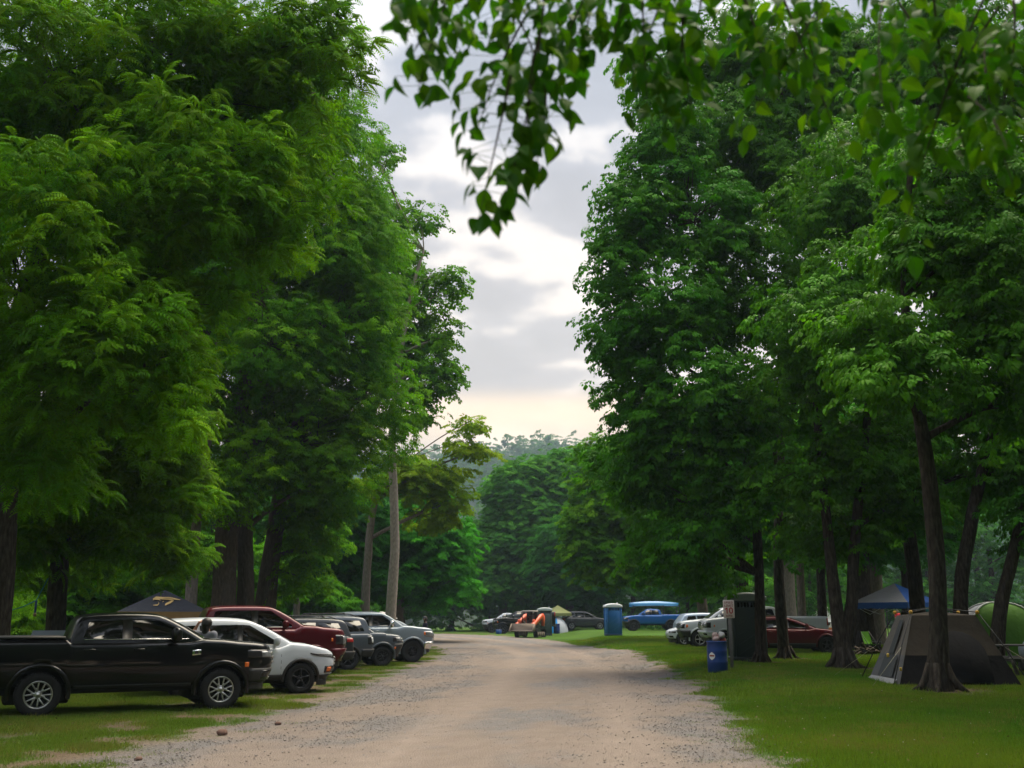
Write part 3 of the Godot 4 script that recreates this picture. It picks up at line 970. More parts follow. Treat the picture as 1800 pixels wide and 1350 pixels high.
	grow("sapling", "bright young tree between the hickory trunks", {"trunk":[[-13.28,0,-48,0.09],[-13.32,2.45,-48,0.07],[-13.52,4.3,-48,0.04]],"blobs":[[-13.5,4.03,-48.0,2.16,1.62,1.94,40],[-15.05,3.27,-49.0,1.54,0.99,1.38,19],[-11.9,3.2,-47.0,1.47,0.95,1.33,17],[-13.4,2.45,-48.0,2.14,0.8,1.93,27]],"leaf":"far","mat":"leaf_far","bark":"bark_dark","col":[0.0562,0.225,0.012],"col2":[0.125,0.36,0.0128],"clump":0.7,"twigs":12})
	grow("sapling", "low leafy bush at the foot of the pale post", {"trunk":[[-18.5,0,-38,0.09],[-18.6,2.29,-38,0.07],[-18.69,2.5,-38,0.04]],"blobs":[[-18.66,2.29,-38.0,1.06,0.74,0.95,9],[-19.76,1.94,-39.0,0.76,0.46,0.68,8],[-17.51,1.92,-37.0,0.72,0.43,0.65,8],[-18.58,1.57,-38.0,1.06,0.37,0.95,8]],"leaf":"ash","mat":"leaf_far","bark":"bark_dark","col":[0.07238,0.23,0.005],"col2":[0.14730000000000001,0.325,0.005],"clump":0.7,"twigs":12})
	grow("sapling", "low bush under the shaded maple", {"trunk":[[-11.28,0,-60,0.09],[-11.29,2.63,-60,0.07],[-11.43,3.62,-60,0.04]],"blobs":[[-11.42,3.29,-60.0,1.51,1.18,1.36,20],[-12.5,2.73,-61.0,1.07,0.72,0.97,9],[-10.31,2.7,-59.0,1.04,0.69,0.93,9],[-11.36,2.15,-60.0,1.5,0.58,1.35,14]],"leaf":"far","mat":"leaf_far","bark":"bark_dark","col":[0.0562,0.225,0.012],"col2":[0.125,0.36,0.0128],"clump":0.7,"twigs":12})
	grow("oak_tree", "rounded blue-green oak standing behind the orange loader", {"trunk":[[-0.99,0.3,-112,0.55],[-1.0,4.67,-112,0.45],[-0.63,10.26,-112,0.3]],"blobs":[[0.0,9.63,-112.0,4.43,4.43,3.99,204],[-1.87,5.86,-111.0,3.11,2.49,2.8,87],[1.94,15.46,-113.0,4.85,4.85,4.36,244],[3.81,10.89,-112.0,3.81,5.08,4.57,222],[-0.32,14.81,-113.0,2.91,3.87,3.49,129],[5.56,16.89,-114.0,3.92,4.58,4.12,196],[2.51,5.9,-112.0,5.03,2.83,4.52,184],[-3.22,9.77,-114.0,2.58,3.87,3.48,120]],"leaf":"far","mat":"leaf_far","bark":"bark_grey","col":[0.05,0.225,0.024],"col2":[0.0938,0.297,0.024],"clump":1.5,"twigs":17})
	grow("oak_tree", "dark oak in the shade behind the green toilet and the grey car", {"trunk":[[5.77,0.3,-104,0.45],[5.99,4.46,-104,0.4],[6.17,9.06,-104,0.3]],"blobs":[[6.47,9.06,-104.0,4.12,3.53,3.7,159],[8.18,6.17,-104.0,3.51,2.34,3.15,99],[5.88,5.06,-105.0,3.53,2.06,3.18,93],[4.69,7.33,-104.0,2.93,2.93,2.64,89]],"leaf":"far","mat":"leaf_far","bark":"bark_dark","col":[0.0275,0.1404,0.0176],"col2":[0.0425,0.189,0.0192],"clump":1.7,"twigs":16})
	grow("linden_tree", "light yellow-green linden leaning out beside the far lane, over the blue pickup", {"trunk":[[14.23,0.4,-76,0.42],[13.78,4.1,-75,0.36],[11.28,7.92,-71,0.25],[8.06,10.24,-67,0.15]],"blobs":[[6.22,9.36,-66.0,2.26,2.26,2.04,53],[5.6,6.37,-66.0,1.87,1.87,1.68,36],[7.16,12.57,-67.0,1.93,1.93,1.74,39],[7.86,7.11,-66.0,2.81,2.62,2.53,78],[6.5,5.09,-66.0,2.04,0.93,1.84,27],[9.3,5.45,-66.0,2.98,1.12,2.68,53],[4.88,7.86,-66.0,1.13,1.5,1.35,19],[9.21,10.24,-67.0,3.07,3.07,2.76,98],[5.42,12.96,-67.0,0.7,1.16,1.05,6]],"leaf":"far","mat":"leaf_far","bark":"bark_brown","col":[0.075,0.26,0.008],"col2":[0.13,0.31,0.008],"clump":1.1,"twigs":14})
	grow("boxelder_tree", "boxelder with a crown reaching out over the lane, its thin trunk beside the green toilet", {"trunk":[[8.2,0.1,-34,0.234],[8.23,1.13,-34,0.172],[8.3,3.73,-34,0.156],[8.19,6.23,-34,0.133],[7.41,10.25,-34,0.101],[6.84,15.6,-34,0.062]],"blobs":[[5.94,19.22,-34.0,1.7,1.91,1.72,35],[4.45,15.83,-33.0,1.52,1.62,1.46,26],[3.69,13.7,-33.0,1.2,1.4,1.26,18],[3.72,11.21,-33.0,1.27,1.18,1.15,16],[4.18,9.43,-34.0,1.3,1.3,1.17,17],[5.15,11.52,-32.0,2.1,2.1,1.89,46],[6.26,15.62,-33.0,2.22,2.22,2.0,51],[5.36,7.83,-33.0,2.11,1.44,1.9,36],[4.87,6.03,-34.0,1.56,1.07,1.4,20],[6.27,8.67,-31.5,2.03,1.66,1.82,37],[6.09,4.59,-33.0,1.31,1.03,1.18,15],[7.33,5.78,-32.0,1.65,1.1,1.48,22],[5.77,22.4,-35.0,1.55,1.33,1.4,23],[5.35,4.37,-35.0,1.19,1.19,1.07,15],[4.15,7.33,-36.0,1.45,1.25,1.31,20],[6.12,3.66,-34.5,1.07,0.74,0.96,9],[7.29,3.45,-36.0,0.81,0.61,0.73,8]],"bark":"bark_dark","leaf":"maple","mat":"leaf_maple","col":[0.046904999999999995,0.21,0.012],"col2":[0.08754,0.29,0.014],"clump":0.85,"twigs":16,"flat":0.55})
	grow("boxelder_tree", "dark flared trunk between the thin boxelder and the forked one", {"trunk":[[9.83,0.1,-37,0.328],[9.76,0.88,-37,0.203],[9.77,3.91,-37,0.179],[10.08,7.7,-37,0.156],[10.68,14.45,-37,0.101],[11.38,21.78,-37,0.062]],"blobs":[[8.75,20.0,-36.0,2.24,2.47,2.22,59],[11.22,23.06,-37.0,2.81,2.57,2.53,77],[8.59,13.41,-34.0,2.45,2.25,2.21,59],[11.09,18.07,-36.0,2.44,2.44,2.19,62],[9.08,9.0,-33.0,2.12,1.54,1.91,38],[9.97,5.36,-35.0,1.8,1.0,1.62,23],[9.21,24.89,-37.0,2.36,1.89,2.13,50],[13.99,24.44,-38.0,2.65,2.65,2.39,73]],"bark":"bark_dark","leaf":"maple","mat":"leaf_maple","col":[0.057315,0.21,0.012],"col2":[0.10142000000000001,0.29,0.014],"clump":0.85,"twigs":16,"flat":0.55})
	grow("boxelder_tree", "forked boxelder with two dark stems parting near the ground", {"trunk":[[9.62,0.05,-30,0.359],[9.65,0.87,-30,0.265],[9.55,1.84,-30,0.187],[9.46,3.99,-30,0.156],[9.38,6.92,-30,0.125],[9.43,10.16,-30,0.086]],"stems":[[[9.69,1.03,-30,0.203],[10.0,2.17,-30,0.172],[10.21,3.82,-30,0.156],[10.77,6.92,-30,0.125],[11.45,10.91,-30,0.086]]],"blobs":[[8.86,9.99,-27.0,1.77,1.29,1.59,26],[8.9,9.17,-29.0,1.54,1.2,1.39,21],[10.28,11.52,-27.5,1.49,1.33,1.34,21],[10.29,9.52,-29.0,1.72,1.2,1.54,24],[9.33,6.22,-30.0,1.55,1.04,1.4,19],[11.12,6.92,-30.0,1.56,1.22,1.41,21],[10.19,4.24,-31.0,1.41,0.7,1.27,14],[12.22,5.3,-31.0,1.42,0.89,1.28,16],[10.72,15.34,-30.0,2.22,2.03,2.0,48],[12.65,16.42,-31.0,2.11,2.3,2.07,52]],"bark":"bark_dark","leaf":"maple","mat":"leaf_maple","col":[0.059054999999999996,0.21,0.012],"col2":[0.10374000000000001,0.29,0.014],"clump":0.85,"twigs":16,"flat":0.55})
	grow("boxelder_tree", "leaning boxelder trunk standing right in front of the brown tent", {"trunk":[[9.06,0.1,-22,0.359],[9.06,0.57,-22,0.25],[9.14,1.33,-22,0.195],[9.26,3.01,-22,0.176],[9.25,5.01,-22,0.156],[9.17,6.57,-22,0.133],[9.1,9.0,-22,0.094],[9.53,12.14,-22,0.062]],"blobs":[[8.33,6.86,-20.5,1.33,0.72,1.2,13],[7.77,8.14,-21.0,1.13,0.75,1.01,10],[10.73,10.01,-21.0,1.15,0.89,1.03,12],[10.23,8.45,-22.0,1.18,0.79,1.06,11],[10.77,8.14,-21.0,1.0,1.0,0.9,10],[9.37,10.41,-22.0,1.34,1.07,1.2,16],[10.89,12.14,-22.0,1.63,1.22,1.47,23],[11.33,6.57,-22.0,1.03,0.77,0.93,9]],"bark":"bark_dark","leaf":"maple","mat":"leaf_maple","col":[0.058815,0.21,0.012],"col2":[0.10342000000000001,0.29,0.014],"clump":0.8,"twigs":16,"flat":0.55})
	grow("boxelder_tree", "dark trunk leaning behind the brown tent, beside its tall neighbour", {"trunk":[[13.07,0.2,-33,0.281],[13.13,2.39,-33,0.234],[13.05,4.78,-33,0.203],[12.99,7.44,-33,0.156],[13.51,11.01,-33,0.094]],"blobs":[[14.25,8.61,-33.0,2.12,1.54,1.91,38],[15.18,6.48,-33.0,1.71,1.14,1.54,23],[14.93,20.15,-34.0,2.56,2.56,2.3,68],[16.28,23.01,-34.0,2.82,2.39,2.54,74],[16.27,14.5,-34.0,2.26,2.26,2.04,53]],"bark":"bark_dark","leaf":"maple","mat":"leaf_maple","col":[0.053415,0.21,0.012],"col2":[0.09622,0.29,0.014],"clump":0.85,"twigs":16,"flat":0.55})
	grow("boxelder_tree", "black-looking curved trunk rising between the brown and green tents", {"trunk":[[13.08,0.2,-30,0.265],[13.26,2.5,-30,0.203],[13.71,4.33,-30,0.187],[14.31,6.22,-30,0.156],[15.1,8.34,-30,0.117],[15.7,12.04,-30,0.078]],"blobs":[[15.38,6.22,-30.0,1.55,1.21,1.4,21],[15.06,8.56,-31.0,1.63,1.27,1.47,23],[16.75,15.39,-31.0,2.09,2.28,2.06,51],[18.0,20.17,-32.0,2.22,2.63,2.37,64],[16.46,10.91,-30.0,1.61,1.61,1.45,27]],"bark":"bark_dark","leaf":"maple","mat":"leaf_maple","col":[0.056145,0.21,0.012],"col2":[0.09986,0.29,0.014],"clump":0.85,"twigs":16,"flat":0.55})
	grow("boxelder_tree", "dark trunk slanting across the green dome tent", {"trunk":[[13.57,0.2,-29,0.234],[13.84,1.84,-29,0.187],[14.39,3.43,-29,0.164],[15.14,5.56,-29,0.14],[16.23,8.99,-29,0.094]],"blobs":[[15.53,4.73,-29.0,1.32,0.99,1.19,15],[16.46,8.12,-29.0,1.87,1.53,1.68,32],[17.69,13.55,-29.0,2.12,2.65,2.39,63]],"bark":"bark_dark","leaf":"maple","mat":"leaf_maple","col":[0.049125,0.21,0.012],"col2":[0.09050000000000001,0.29,0.014],"clump":0.85,"twigs":16,"flat":0.55})
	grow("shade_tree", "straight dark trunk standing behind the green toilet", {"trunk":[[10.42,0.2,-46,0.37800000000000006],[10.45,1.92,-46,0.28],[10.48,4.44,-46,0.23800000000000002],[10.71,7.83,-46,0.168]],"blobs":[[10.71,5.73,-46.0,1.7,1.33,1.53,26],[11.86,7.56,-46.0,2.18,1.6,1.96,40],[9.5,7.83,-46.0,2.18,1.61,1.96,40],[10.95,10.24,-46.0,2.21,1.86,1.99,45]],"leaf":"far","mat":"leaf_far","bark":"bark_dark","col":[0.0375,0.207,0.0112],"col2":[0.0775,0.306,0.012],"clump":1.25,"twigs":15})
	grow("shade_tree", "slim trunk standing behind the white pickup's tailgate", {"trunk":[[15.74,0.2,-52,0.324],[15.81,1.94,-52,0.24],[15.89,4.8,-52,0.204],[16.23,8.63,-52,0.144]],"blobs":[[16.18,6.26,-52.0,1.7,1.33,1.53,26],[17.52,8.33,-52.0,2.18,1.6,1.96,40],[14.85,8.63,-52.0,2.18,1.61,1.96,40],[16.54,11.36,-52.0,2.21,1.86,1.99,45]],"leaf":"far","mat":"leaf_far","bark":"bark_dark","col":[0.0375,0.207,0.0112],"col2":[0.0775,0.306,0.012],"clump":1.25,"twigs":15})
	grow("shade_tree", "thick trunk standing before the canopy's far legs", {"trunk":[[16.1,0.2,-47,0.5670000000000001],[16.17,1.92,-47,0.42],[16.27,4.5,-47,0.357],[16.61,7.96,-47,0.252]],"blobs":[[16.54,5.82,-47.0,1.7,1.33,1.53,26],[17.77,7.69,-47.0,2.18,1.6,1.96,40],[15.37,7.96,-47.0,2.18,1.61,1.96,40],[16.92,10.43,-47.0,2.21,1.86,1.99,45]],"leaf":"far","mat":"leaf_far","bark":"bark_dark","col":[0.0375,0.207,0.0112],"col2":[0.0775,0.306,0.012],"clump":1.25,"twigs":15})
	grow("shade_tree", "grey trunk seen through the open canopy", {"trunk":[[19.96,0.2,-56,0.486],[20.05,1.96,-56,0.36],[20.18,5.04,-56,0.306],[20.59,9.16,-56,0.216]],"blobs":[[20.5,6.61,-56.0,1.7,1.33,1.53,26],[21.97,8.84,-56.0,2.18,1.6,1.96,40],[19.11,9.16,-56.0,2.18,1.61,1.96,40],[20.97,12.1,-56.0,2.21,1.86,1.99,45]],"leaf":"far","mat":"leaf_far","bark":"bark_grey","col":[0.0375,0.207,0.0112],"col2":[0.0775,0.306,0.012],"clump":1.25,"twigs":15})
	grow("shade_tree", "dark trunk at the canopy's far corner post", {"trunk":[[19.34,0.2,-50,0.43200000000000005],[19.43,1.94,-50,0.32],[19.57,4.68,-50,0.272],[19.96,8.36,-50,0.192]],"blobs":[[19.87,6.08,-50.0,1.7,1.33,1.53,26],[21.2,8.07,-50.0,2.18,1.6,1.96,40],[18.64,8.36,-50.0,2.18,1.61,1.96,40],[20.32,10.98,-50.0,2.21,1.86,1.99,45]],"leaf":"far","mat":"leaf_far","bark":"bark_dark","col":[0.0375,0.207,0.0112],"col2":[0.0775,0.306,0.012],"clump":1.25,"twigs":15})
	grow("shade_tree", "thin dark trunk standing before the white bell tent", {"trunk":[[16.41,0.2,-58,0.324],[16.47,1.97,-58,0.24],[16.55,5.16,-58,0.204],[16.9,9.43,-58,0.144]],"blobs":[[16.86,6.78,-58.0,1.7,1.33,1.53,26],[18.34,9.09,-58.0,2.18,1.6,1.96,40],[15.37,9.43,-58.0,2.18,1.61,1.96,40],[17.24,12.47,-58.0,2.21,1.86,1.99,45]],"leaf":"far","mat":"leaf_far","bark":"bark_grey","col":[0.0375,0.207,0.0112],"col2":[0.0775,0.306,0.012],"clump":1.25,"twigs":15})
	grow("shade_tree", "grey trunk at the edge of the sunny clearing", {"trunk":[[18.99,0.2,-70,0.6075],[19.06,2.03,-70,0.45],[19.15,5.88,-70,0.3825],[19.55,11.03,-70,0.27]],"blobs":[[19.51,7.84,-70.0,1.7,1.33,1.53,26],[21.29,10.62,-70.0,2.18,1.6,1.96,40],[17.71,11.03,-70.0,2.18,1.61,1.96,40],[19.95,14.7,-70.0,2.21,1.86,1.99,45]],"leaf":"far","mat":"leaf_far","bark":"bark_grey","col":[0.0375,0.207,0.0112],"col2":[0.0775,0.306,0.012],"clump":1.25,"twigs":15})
	build_wood()
	build_overhang()

func build_wood() -> void:
	# the edge of the wood round the clearing: whole trees, a few kinds, turned and sized differently
	var kinds := [
		["tall green tree at the edge of the wood round the clearing", 17.0, 10.0, [0.055, 0.22, 0.012], [0.1, 0.29, 0.014], 1.0],
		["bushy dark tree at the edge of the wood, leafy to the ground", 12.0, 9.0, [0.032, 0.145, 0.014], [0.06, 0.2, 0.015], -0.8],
		["pale blue-green tree standing among the darker ones at the wood's edge", 15.0, 9.0, [0.04, 0.18, 0.03], [0.07, 0.23, 0.032], 0.5]]
	var spots := [
		[0, -38, -62, 1.0], [1, -30, -58, 0.9], [2, -24, -60, 0.9], [1, -19, -64, 1.0], [0, -33, -78, 1.1], [2, -27, -80, 1.1], [1, -21, -82, 1.0], [1, -15, -84, 0.9],
		[0, -46, -86, 1.2], [0, -24, -98, 1.15], [0, -16, -104, 1.0], [1, -12, -112, 1.0], [1, -7, -118, 1.0], [1, -2.5, -122, 1.0], [1, 3, -124, 1.1], [2, 9, -126, 1.0], [1, 14, -118, 1.0],
		[0, 19, -124, 1.1], [1, 24, -112, 1.0], [2, 29, -120, 1.1], [1, 34, -116, 1.0], [0, 40, -118, 1.1], [1, 46, -112, 1.0], [2, 52, -110, 1.1], [1, 58, -104, 1.0], [0, 64, -100, 1.1], [1, 70, -92, 1.0], [0, 44, -128, 1.3], [0, 56, -122, 1.3],
		[1, -52, -70, 1.1], [0, -58, -92, 1.2], [1, -41, -72, 1.0], [2, -44, -54, 1.0], [1, -36, -50, 0.9], [1, -26, -48, 0.75], [1, -20, -52, 0.7], [0, 22, -96, 1.0], [1, 17, -98, 0.8], [0, 31, -104, 0.9], [1, 27, -92, 0.7],
		[0, -14, 11, 1.6], [0, -10, 21, 1.7], [1, -20, 5, 1.0], [0, -25, -5, 1.0], [1, -24, -15, 0.9], [0, 9, 15, 1.7], [0, 14, 7, 1.8], [0, 15.5, -8.5, 1.35], [0, 19, -15, 1.2], [0, 21, 2, 1.6], [1, 24, -9, 1.0], [0, 4.5, 27, 1.7], [0, 12, 30, 1.6], [0, -15, 30, 1.6], [0, 28, -20, 1.0], [1, -30, -27, 1.0], [1, 31, -30, 1.0], [0, -31, 12, 1.1], [0, 28, 12, 1.1], [1, -2, 44, 1.2], [1, 6, 42, 1.2], [1, -9, 42, 1.2], [0, 36, -42, 1.0], [1, -34, -38, 1.0]]  # unseen trees
	var first := [null, null, null]
	for s in spots:
		var k: int = s[0]
		var at := gp(s[1], s[2])
		if first[k] == null:
			first[k] = backdrop_tree(kinds[k][0], k, kinds[k][1], kinds[k][2], kinds[k][3], kinds[k][4], kinds[k][5])
			first[k].set_meta("group", ["tall trees round the clearing", "bushy trees round the clearing", "pale trees round the clearing"][k])
			first[k].position = at
			first[k].scale = Vector3.ONE * s[3]
		else:
			again(first[k], "woodland_tree", at, float(s[1]) * 1.7, s[3])
	# the hill: a wooded ridge across the end of the valley
	var st := new_st()
	smooth(st)
	var nx := 60
	var nz := 16
	for j in nz:
		for i in nx:
			var f := func(a: int, b: int) -> Vector3:
				var x := -330.0 + 660.0 * a / nx
				var z := -165.0 - 230.0 * b / nz
				return Vector3(x, hill_height(x, z), z)
			quad(st, f.call(i, j), f.call(i + 1, j), f.call(i + 1, j + 1), f.call(i, j + 1))
	tag(obj("hill", st, mat(lin(0.02, 0.045, 0.016), 1.0)), "wooded ridge closing the end of the valley", "hill", "", "structure")
	# evening mist lying in the valley before the ridge
	var mist := FogVolume.new()
	mist.name = "valley_mist"
	mist.size = Vector3(900, 130, 280)
	mist.position = Vector3(0, 60, -275)
	var fm := FogMaterial.new()
	fm.density = 0.0010
	fm.albedo = Color(0.80, 0.90, 1.0)
	mist.material = fm
	add_child(mist)
	tag(mist, "thin blue evening mist lying before the wooded ridge", "mist", "", "stuff")
	# its wood: thousands of crowns that read as one mass
	rng.seed = 31
	var where := []
	var tints := PackedColorArray()
	for i in 1500:
		var z := -172.0 - 190.0 * pow(rng.randf(), 0.8)
		var x := rf(-0.62, 0.62) * -z
		var h := hill_height(x, z)
		var r := rf(2.6, 5.2)
		var ch := r * rf(1.0, 1.6)
		var c := Vector3(0.04, 0.14, 0.024).lerp(Vector3(0.075, 0.2, 0.028), rng.randf())
		for q in 26:
			var u := Vector3(rng.randfn(), rng.randfn(), rng.randfn()).normalized()
			if u.y < -0.2: u.y *= -1.0
			var p := Vector3(x, h + ch * 0.9, z) + u * Vector3(r, ch, r) * rf(0.75, 1.0)
			var dir := (u + Vector3(0, -0.4, 0)).normalized()
			var zz := dir.cross(Vector3(rf(-0.3, 0.3), 1, rf(-0.3, 0.3))).normalized()
			where.append(Transform3D(Basis(dir, zz.cross(dir), zz).scaled_local(Vector3.ONE * rf(1.3, 2.1)), p))
			var k := rf(0.8, 1.2)
			tints.append(Color(c.x * k, c.y * k, c.z * k))
	tag(scatter("forest", leaf_mesh["hill0"], M.leaf_far, where, tints), "hazy blue-green wood covering the far ridge", "forest", "", "stuff")

func hill_height(x: float, z: float) -> float:
	var d := -z
	var top: float = 47.0 + 5.0 * sin(x * 0.03 + 1.0) + 7.0 * NZ.land.get_noise_2d(x * 0.03, 3.0) - 0.03 * absf(x - 25.0)
	return -2.0 + top * ss(160.0, 330.0, d) * (1.0 - 0.5 * ss(340.0, 395.0, d))

# the tree the photographer stands under: its limbs reach in over the lane, leaves hanging close to the lens
func build_overhang() -> void:
	rng.seed = 2024
	var base := gp(6.4, 1.6)
	var root := thing("dogwood_tree", "big-leaved tree overhead whose drooping sprays hang out of focus into the sky", "tree", base)
	var st := new_st()
	smooth(st)
	tube(st, trunk_shape(base, [[6.4, -0.1, 1.6, 0.3], [6.3, 2.0, 1.4, 0.23], [5.9, 4.4, 0.6, 0.2], [4.6, 6.2, -1.6, 0.15]], true)[0], trunk_shape(base, [[6.4, -0.1, 1.6, 0.3], [6.3, 2.0, 1.4, 0.23], [5.9, 4.4, 0.6, 0.2], [4.6, 6.2, -1.6, 0.15]], true)[1], 16, true, 0.1)
	obj("trunk", st, M.bark_grey, root)
	var limbs := [[Vector3(4.6, 6.2, -1.6), Vector3(2.4, 6.2, -3.6), Vector3(0.4, 6.0, -4.6), Vector3(-1.2, 5.6, -4.9)], [Vector3(5.0, 5.9, -1.0), Vector3(4.1, 6.5, -4.2), Vector3(3.2, 6.9, -6.0)], [Vector3(4.8, 6.0, -1.2), Vector3(3.2, 6.4, -4.2), Vector3(1.6, 6.3, -5.4)], [Vector3(5.6, 4.9, 0.0), Vector3(5.2, 6.3, -3.4), Vector3(4.6, 7.0, -6.2)]]
	for l in limbs:
		st = new_st()
		smooth(st)
		var pts := []
		for p in l: pts.append(p - base)
		var fine := []
		for i in 13: fine.append(along(pts, i / 12.0))
		tube(st, fine, taper(13, 0.06, 0.012), 7, true)
		obj("limb", st, M.bark_grey, root)
	# sprays: [where the spray starts, where its tip hangs, leaves]
	var sprays := [
		[Vector3(0.18, 5.05, -4.60), Vector3(-0.05, 3.58, -4.40), 34],
		[Vector3(0.09, 4.85, -4.70), Vector3(-0.18, 4.15, -4.70), 22],
		[Vector3(0.14, 4.58, -4.50), Vector3(0.08, 3.81, -4.50), 22],
		[Vector3(0.00, 4.39, -4.50), Vector3(-0.15, 3.58, -4.40), 20],
		[Vector3(0.17, 4.36, -4.60), Vector3(0.11, 3.88, -4.60), 14],
		[Vector3(-0.06, 5.06, -4.80), Vector3(0.18, 4.44, -4.80), 22],
		[Vector3(-0.24, 5.09, -4.60), Vector3(-0.47, 4.27, -4.50), 28],
		[Vector3(-0.40, 4.91, -4.40), Vector3(-0.57, 4.58, -4.40), 14],
		[Vector3(-0.16, 5.20, -4.80), Vector3(-0.40, 4.64, -4.80), 20],
		[Vector3(-0.36, 4.98, -4.60), Vector3(-0.50, 4.55, -4.60), 14],
		[Vector3(0.33, 5.34, -5.00), Vector3(0.35, 4.59, -5.00), 26],
		[Vector3(0.52, 5.34, -5.00), Vector3(0.38, 4.76, -5.00), 24],
		[Vector3(0.44, 5.13, -4.80), Vector3(0.26, 4.71, -4.80), 20],
		[Vector3(0.09, 5.16, -4.70), Vector3(0.00, 4.71, -4.70), 22],
		[Vector3(0.73, 5.27, -4.90), Vector3(0.72, 4.30, -4.80), 30],
		[Vector3(0.93, 5.34, -5.10), Vector3(0.68, 4.68, -5.10), 26],
		[Vector3(0.95, 4.98, -4.90), Vector3(0.81, 4.26, -4.90), 22],
		[Vector3(1.15, 5.45, -5.20), Vector3(1.02, 4.78, -5.20), 26],
		[Vector3(0.66, 5.16, -4.80), Vector3(0.52, 4.67, -4.80), 16],
		[Vector3(0.99, 5.27, -5.15), Vector3(0.96, 4.28, -4.82), 26],
		[Vector3(2.11, 5.78, -5.57), Vector3(1.33, 4.46, -5.34), 24],
		[Vector3(1.45, 5.52, -5.51), Vector3(1.48, 4.71, -5.25), 28],
		[Vector3(1.80, 5.38, -5.46), Vector3(2.08, 4.96, -5.99), 26],
		[Vector3(1.61, 5.43, -5.30), Vector3(1.98, 4.30, -5.40), 30],
		[Vector3(2.22, 5.34, -5.19), Vector3(1.88, 4.20, -4.58), 30],
		[Vector3(2.73, 5.21, -5.05), Vector3(2.09, 3.64, -5.05), 34],
		[Vector3(2.75, 5.07, -4.98), Vector3(2.23, 4.17, -5.29), 28],
		[Vector3(2.40, 5.63, -5.61), Vector3(2.56, 4.19, -5.15), 28],
		[Vector3(2.38, 5.26, -4.94), Vector3(2.79, 4.33, -5.47), 30],
		[Vector3(2.91, 5.20, -5.11), Vector3(2.60, 4.20, -4.95), 30],
		[Vector3(3.00, 5.31, -5.63), Vector3(2.57, 3.85, -4.73), 24],
		[Vector3(2.01, 6.02, -5.82), Vector3(2.05, 5.35, -6.10), 24],
		[Vector3(1.43, 5.90, -5.60), Vector3(1.55, 5.09, -5.47), 22],
		[Vector3(2.44, 5.97, -5.85), Vector3(2.51, 4.91, -5.28), 28],
		[Vector3(2.72, 5.97, -5.72), Vector3(3.31, 5.30, -5.95), 28],
		[Vector3(2.43, 4.41, -4.81), Vector3(2.37, 3.89, -4.38), 20],
		[Vector3(2.33, 5.18, -5.88), Vector3(1.98, 4.09, -4.70), 20],
		[Vector3(1.85, 5.98, -5.78), Vector3(1.62, 5.31, -5.59), 18],
		[Vector3(3.68, 6.00, -5.96), Vector3(2.68, 4.82, -5.21), 24]]
	var n_leaf := 0
	var rest := new_st()
	for s in sprays:
		var a: Vector3 = s[0] - base
		var b: Vector3 = s[1] - base
		var line := bend(a, b, 0.06, 8)
		st = new_st()
		smooth(st)
		tube(st, line, taper(9, 0.008, 0.002), 5, false)
		var twig := obj("twig", st, M.twig, root)
		s[2] = int(s[2] * 1.45)
		for i in int(s[2]):
			var t := pow((i + 0.5) / float(s[2]), 0.85)
			var p := along(line, t)
			var az := rf(0, TAU)
			var off := Vector3(cos(az), rf(-0.5, 0.4), sin(az)) * rf(0.04, 0.24) * (1.15 - 0.6 * t)
			var q := p + off
			var dir := (Vector3(off.x * 3.0 + rf(-0.5, 0.5), -rf(0.05, 0.9), off.z * 3.0 + rf(-0.5, 0.5))).normalized()
			var up := (Vector3(cos(az), 0.7, sin(az)) + Vector3(rf(-0.4, 0.4), rf(-0.3, 0.3), rf(-0.4, 0.4))).normalized()
			var sz := rf(0.095, 0.145)
			var c := Vector3(0.03, 0.135, 0.006).lerp(Vector3(0.09, 0.215, 0.006), rng.randf() * rng.randf() * 1.4)
			var ls := rest if n_leaf >= 300 else new_st()
			ls.set_color(Color(c.x, c.y, c.z))
			ls.set_smooth_group(-1)
			broad_leaf(ls, q, dir, up, sz, sz * rf(0.55, 0.68))
			bar(ls, p, q, 0.0022, 0.0022, 0.0003)
			if n_leaf < 300:
				obj("leaf", ls, M.leaf_near, twig)
			n_leaf += 1
	var r := obj("leaves", rest, M.leaf_near, root)
	r.set_meta("kind", "stuff")

func broad_leaf(st: SurfaceTool, b: Vector3, dir: Vector3, up: Vector3, ln: float, wd: float) -> void:
	var side := dir.cross(up).normalized()
	up = side.cross(dir).normalized()
	var prof := [0.0, 0.62, 0.95, 1.0, 0.86, 0.58, 0.24, 0.0]
	var rows := []
	for i in 8:
		var t := i / 7.0
		var m := b + dir * ln * t - up * ln * 0.3 * t * t
		var w: float = wd * 0.5 * prof[i]
		rows.append([m + side * w + up * w * 0.35, m, m - side * w + up * w * 0.35])
	for i in 7:
		for k in 2:
			quad(st, rows[i][k], rows[i + 1][k], rows[i + 1][k + 1], rows[i][k + 1])

# =====================================================================  vehicles
# own axes: x forward, y up, z to the vehicle's right; wheels stand on y = 0
func lerp_list(l: Array, x: float) -> float:
	if x <= l[0][0]: return l[0][1]
	for i in l.size() - 1:
		if x <= l[i + 1][0]:
			return lerpf(l[i][1], l[i + 1][1], (x - l[i][0]) / maxf(1e-6, l[i + 1][0] - l[i][0]))
	return l[-1][1]

func soften(l: Array, times := 2) -> Array:
	for n in times:
		var o := [l[0]]
		for i in l.size() - 1:
			var a: Array = l[i]
			var b: Array = l[i + 1]
			if i > 0: o.append([lerpf(a[0], b[0], 0.25), lerpf(a[1], b[1], 0.25)])
			if i < l.size() - 2: o.append([lerpf(a[0], b[0], 0.75), lerpf(a[1], b[1], 0.75)])
		o.append(l[-1])
		l = o
	return l

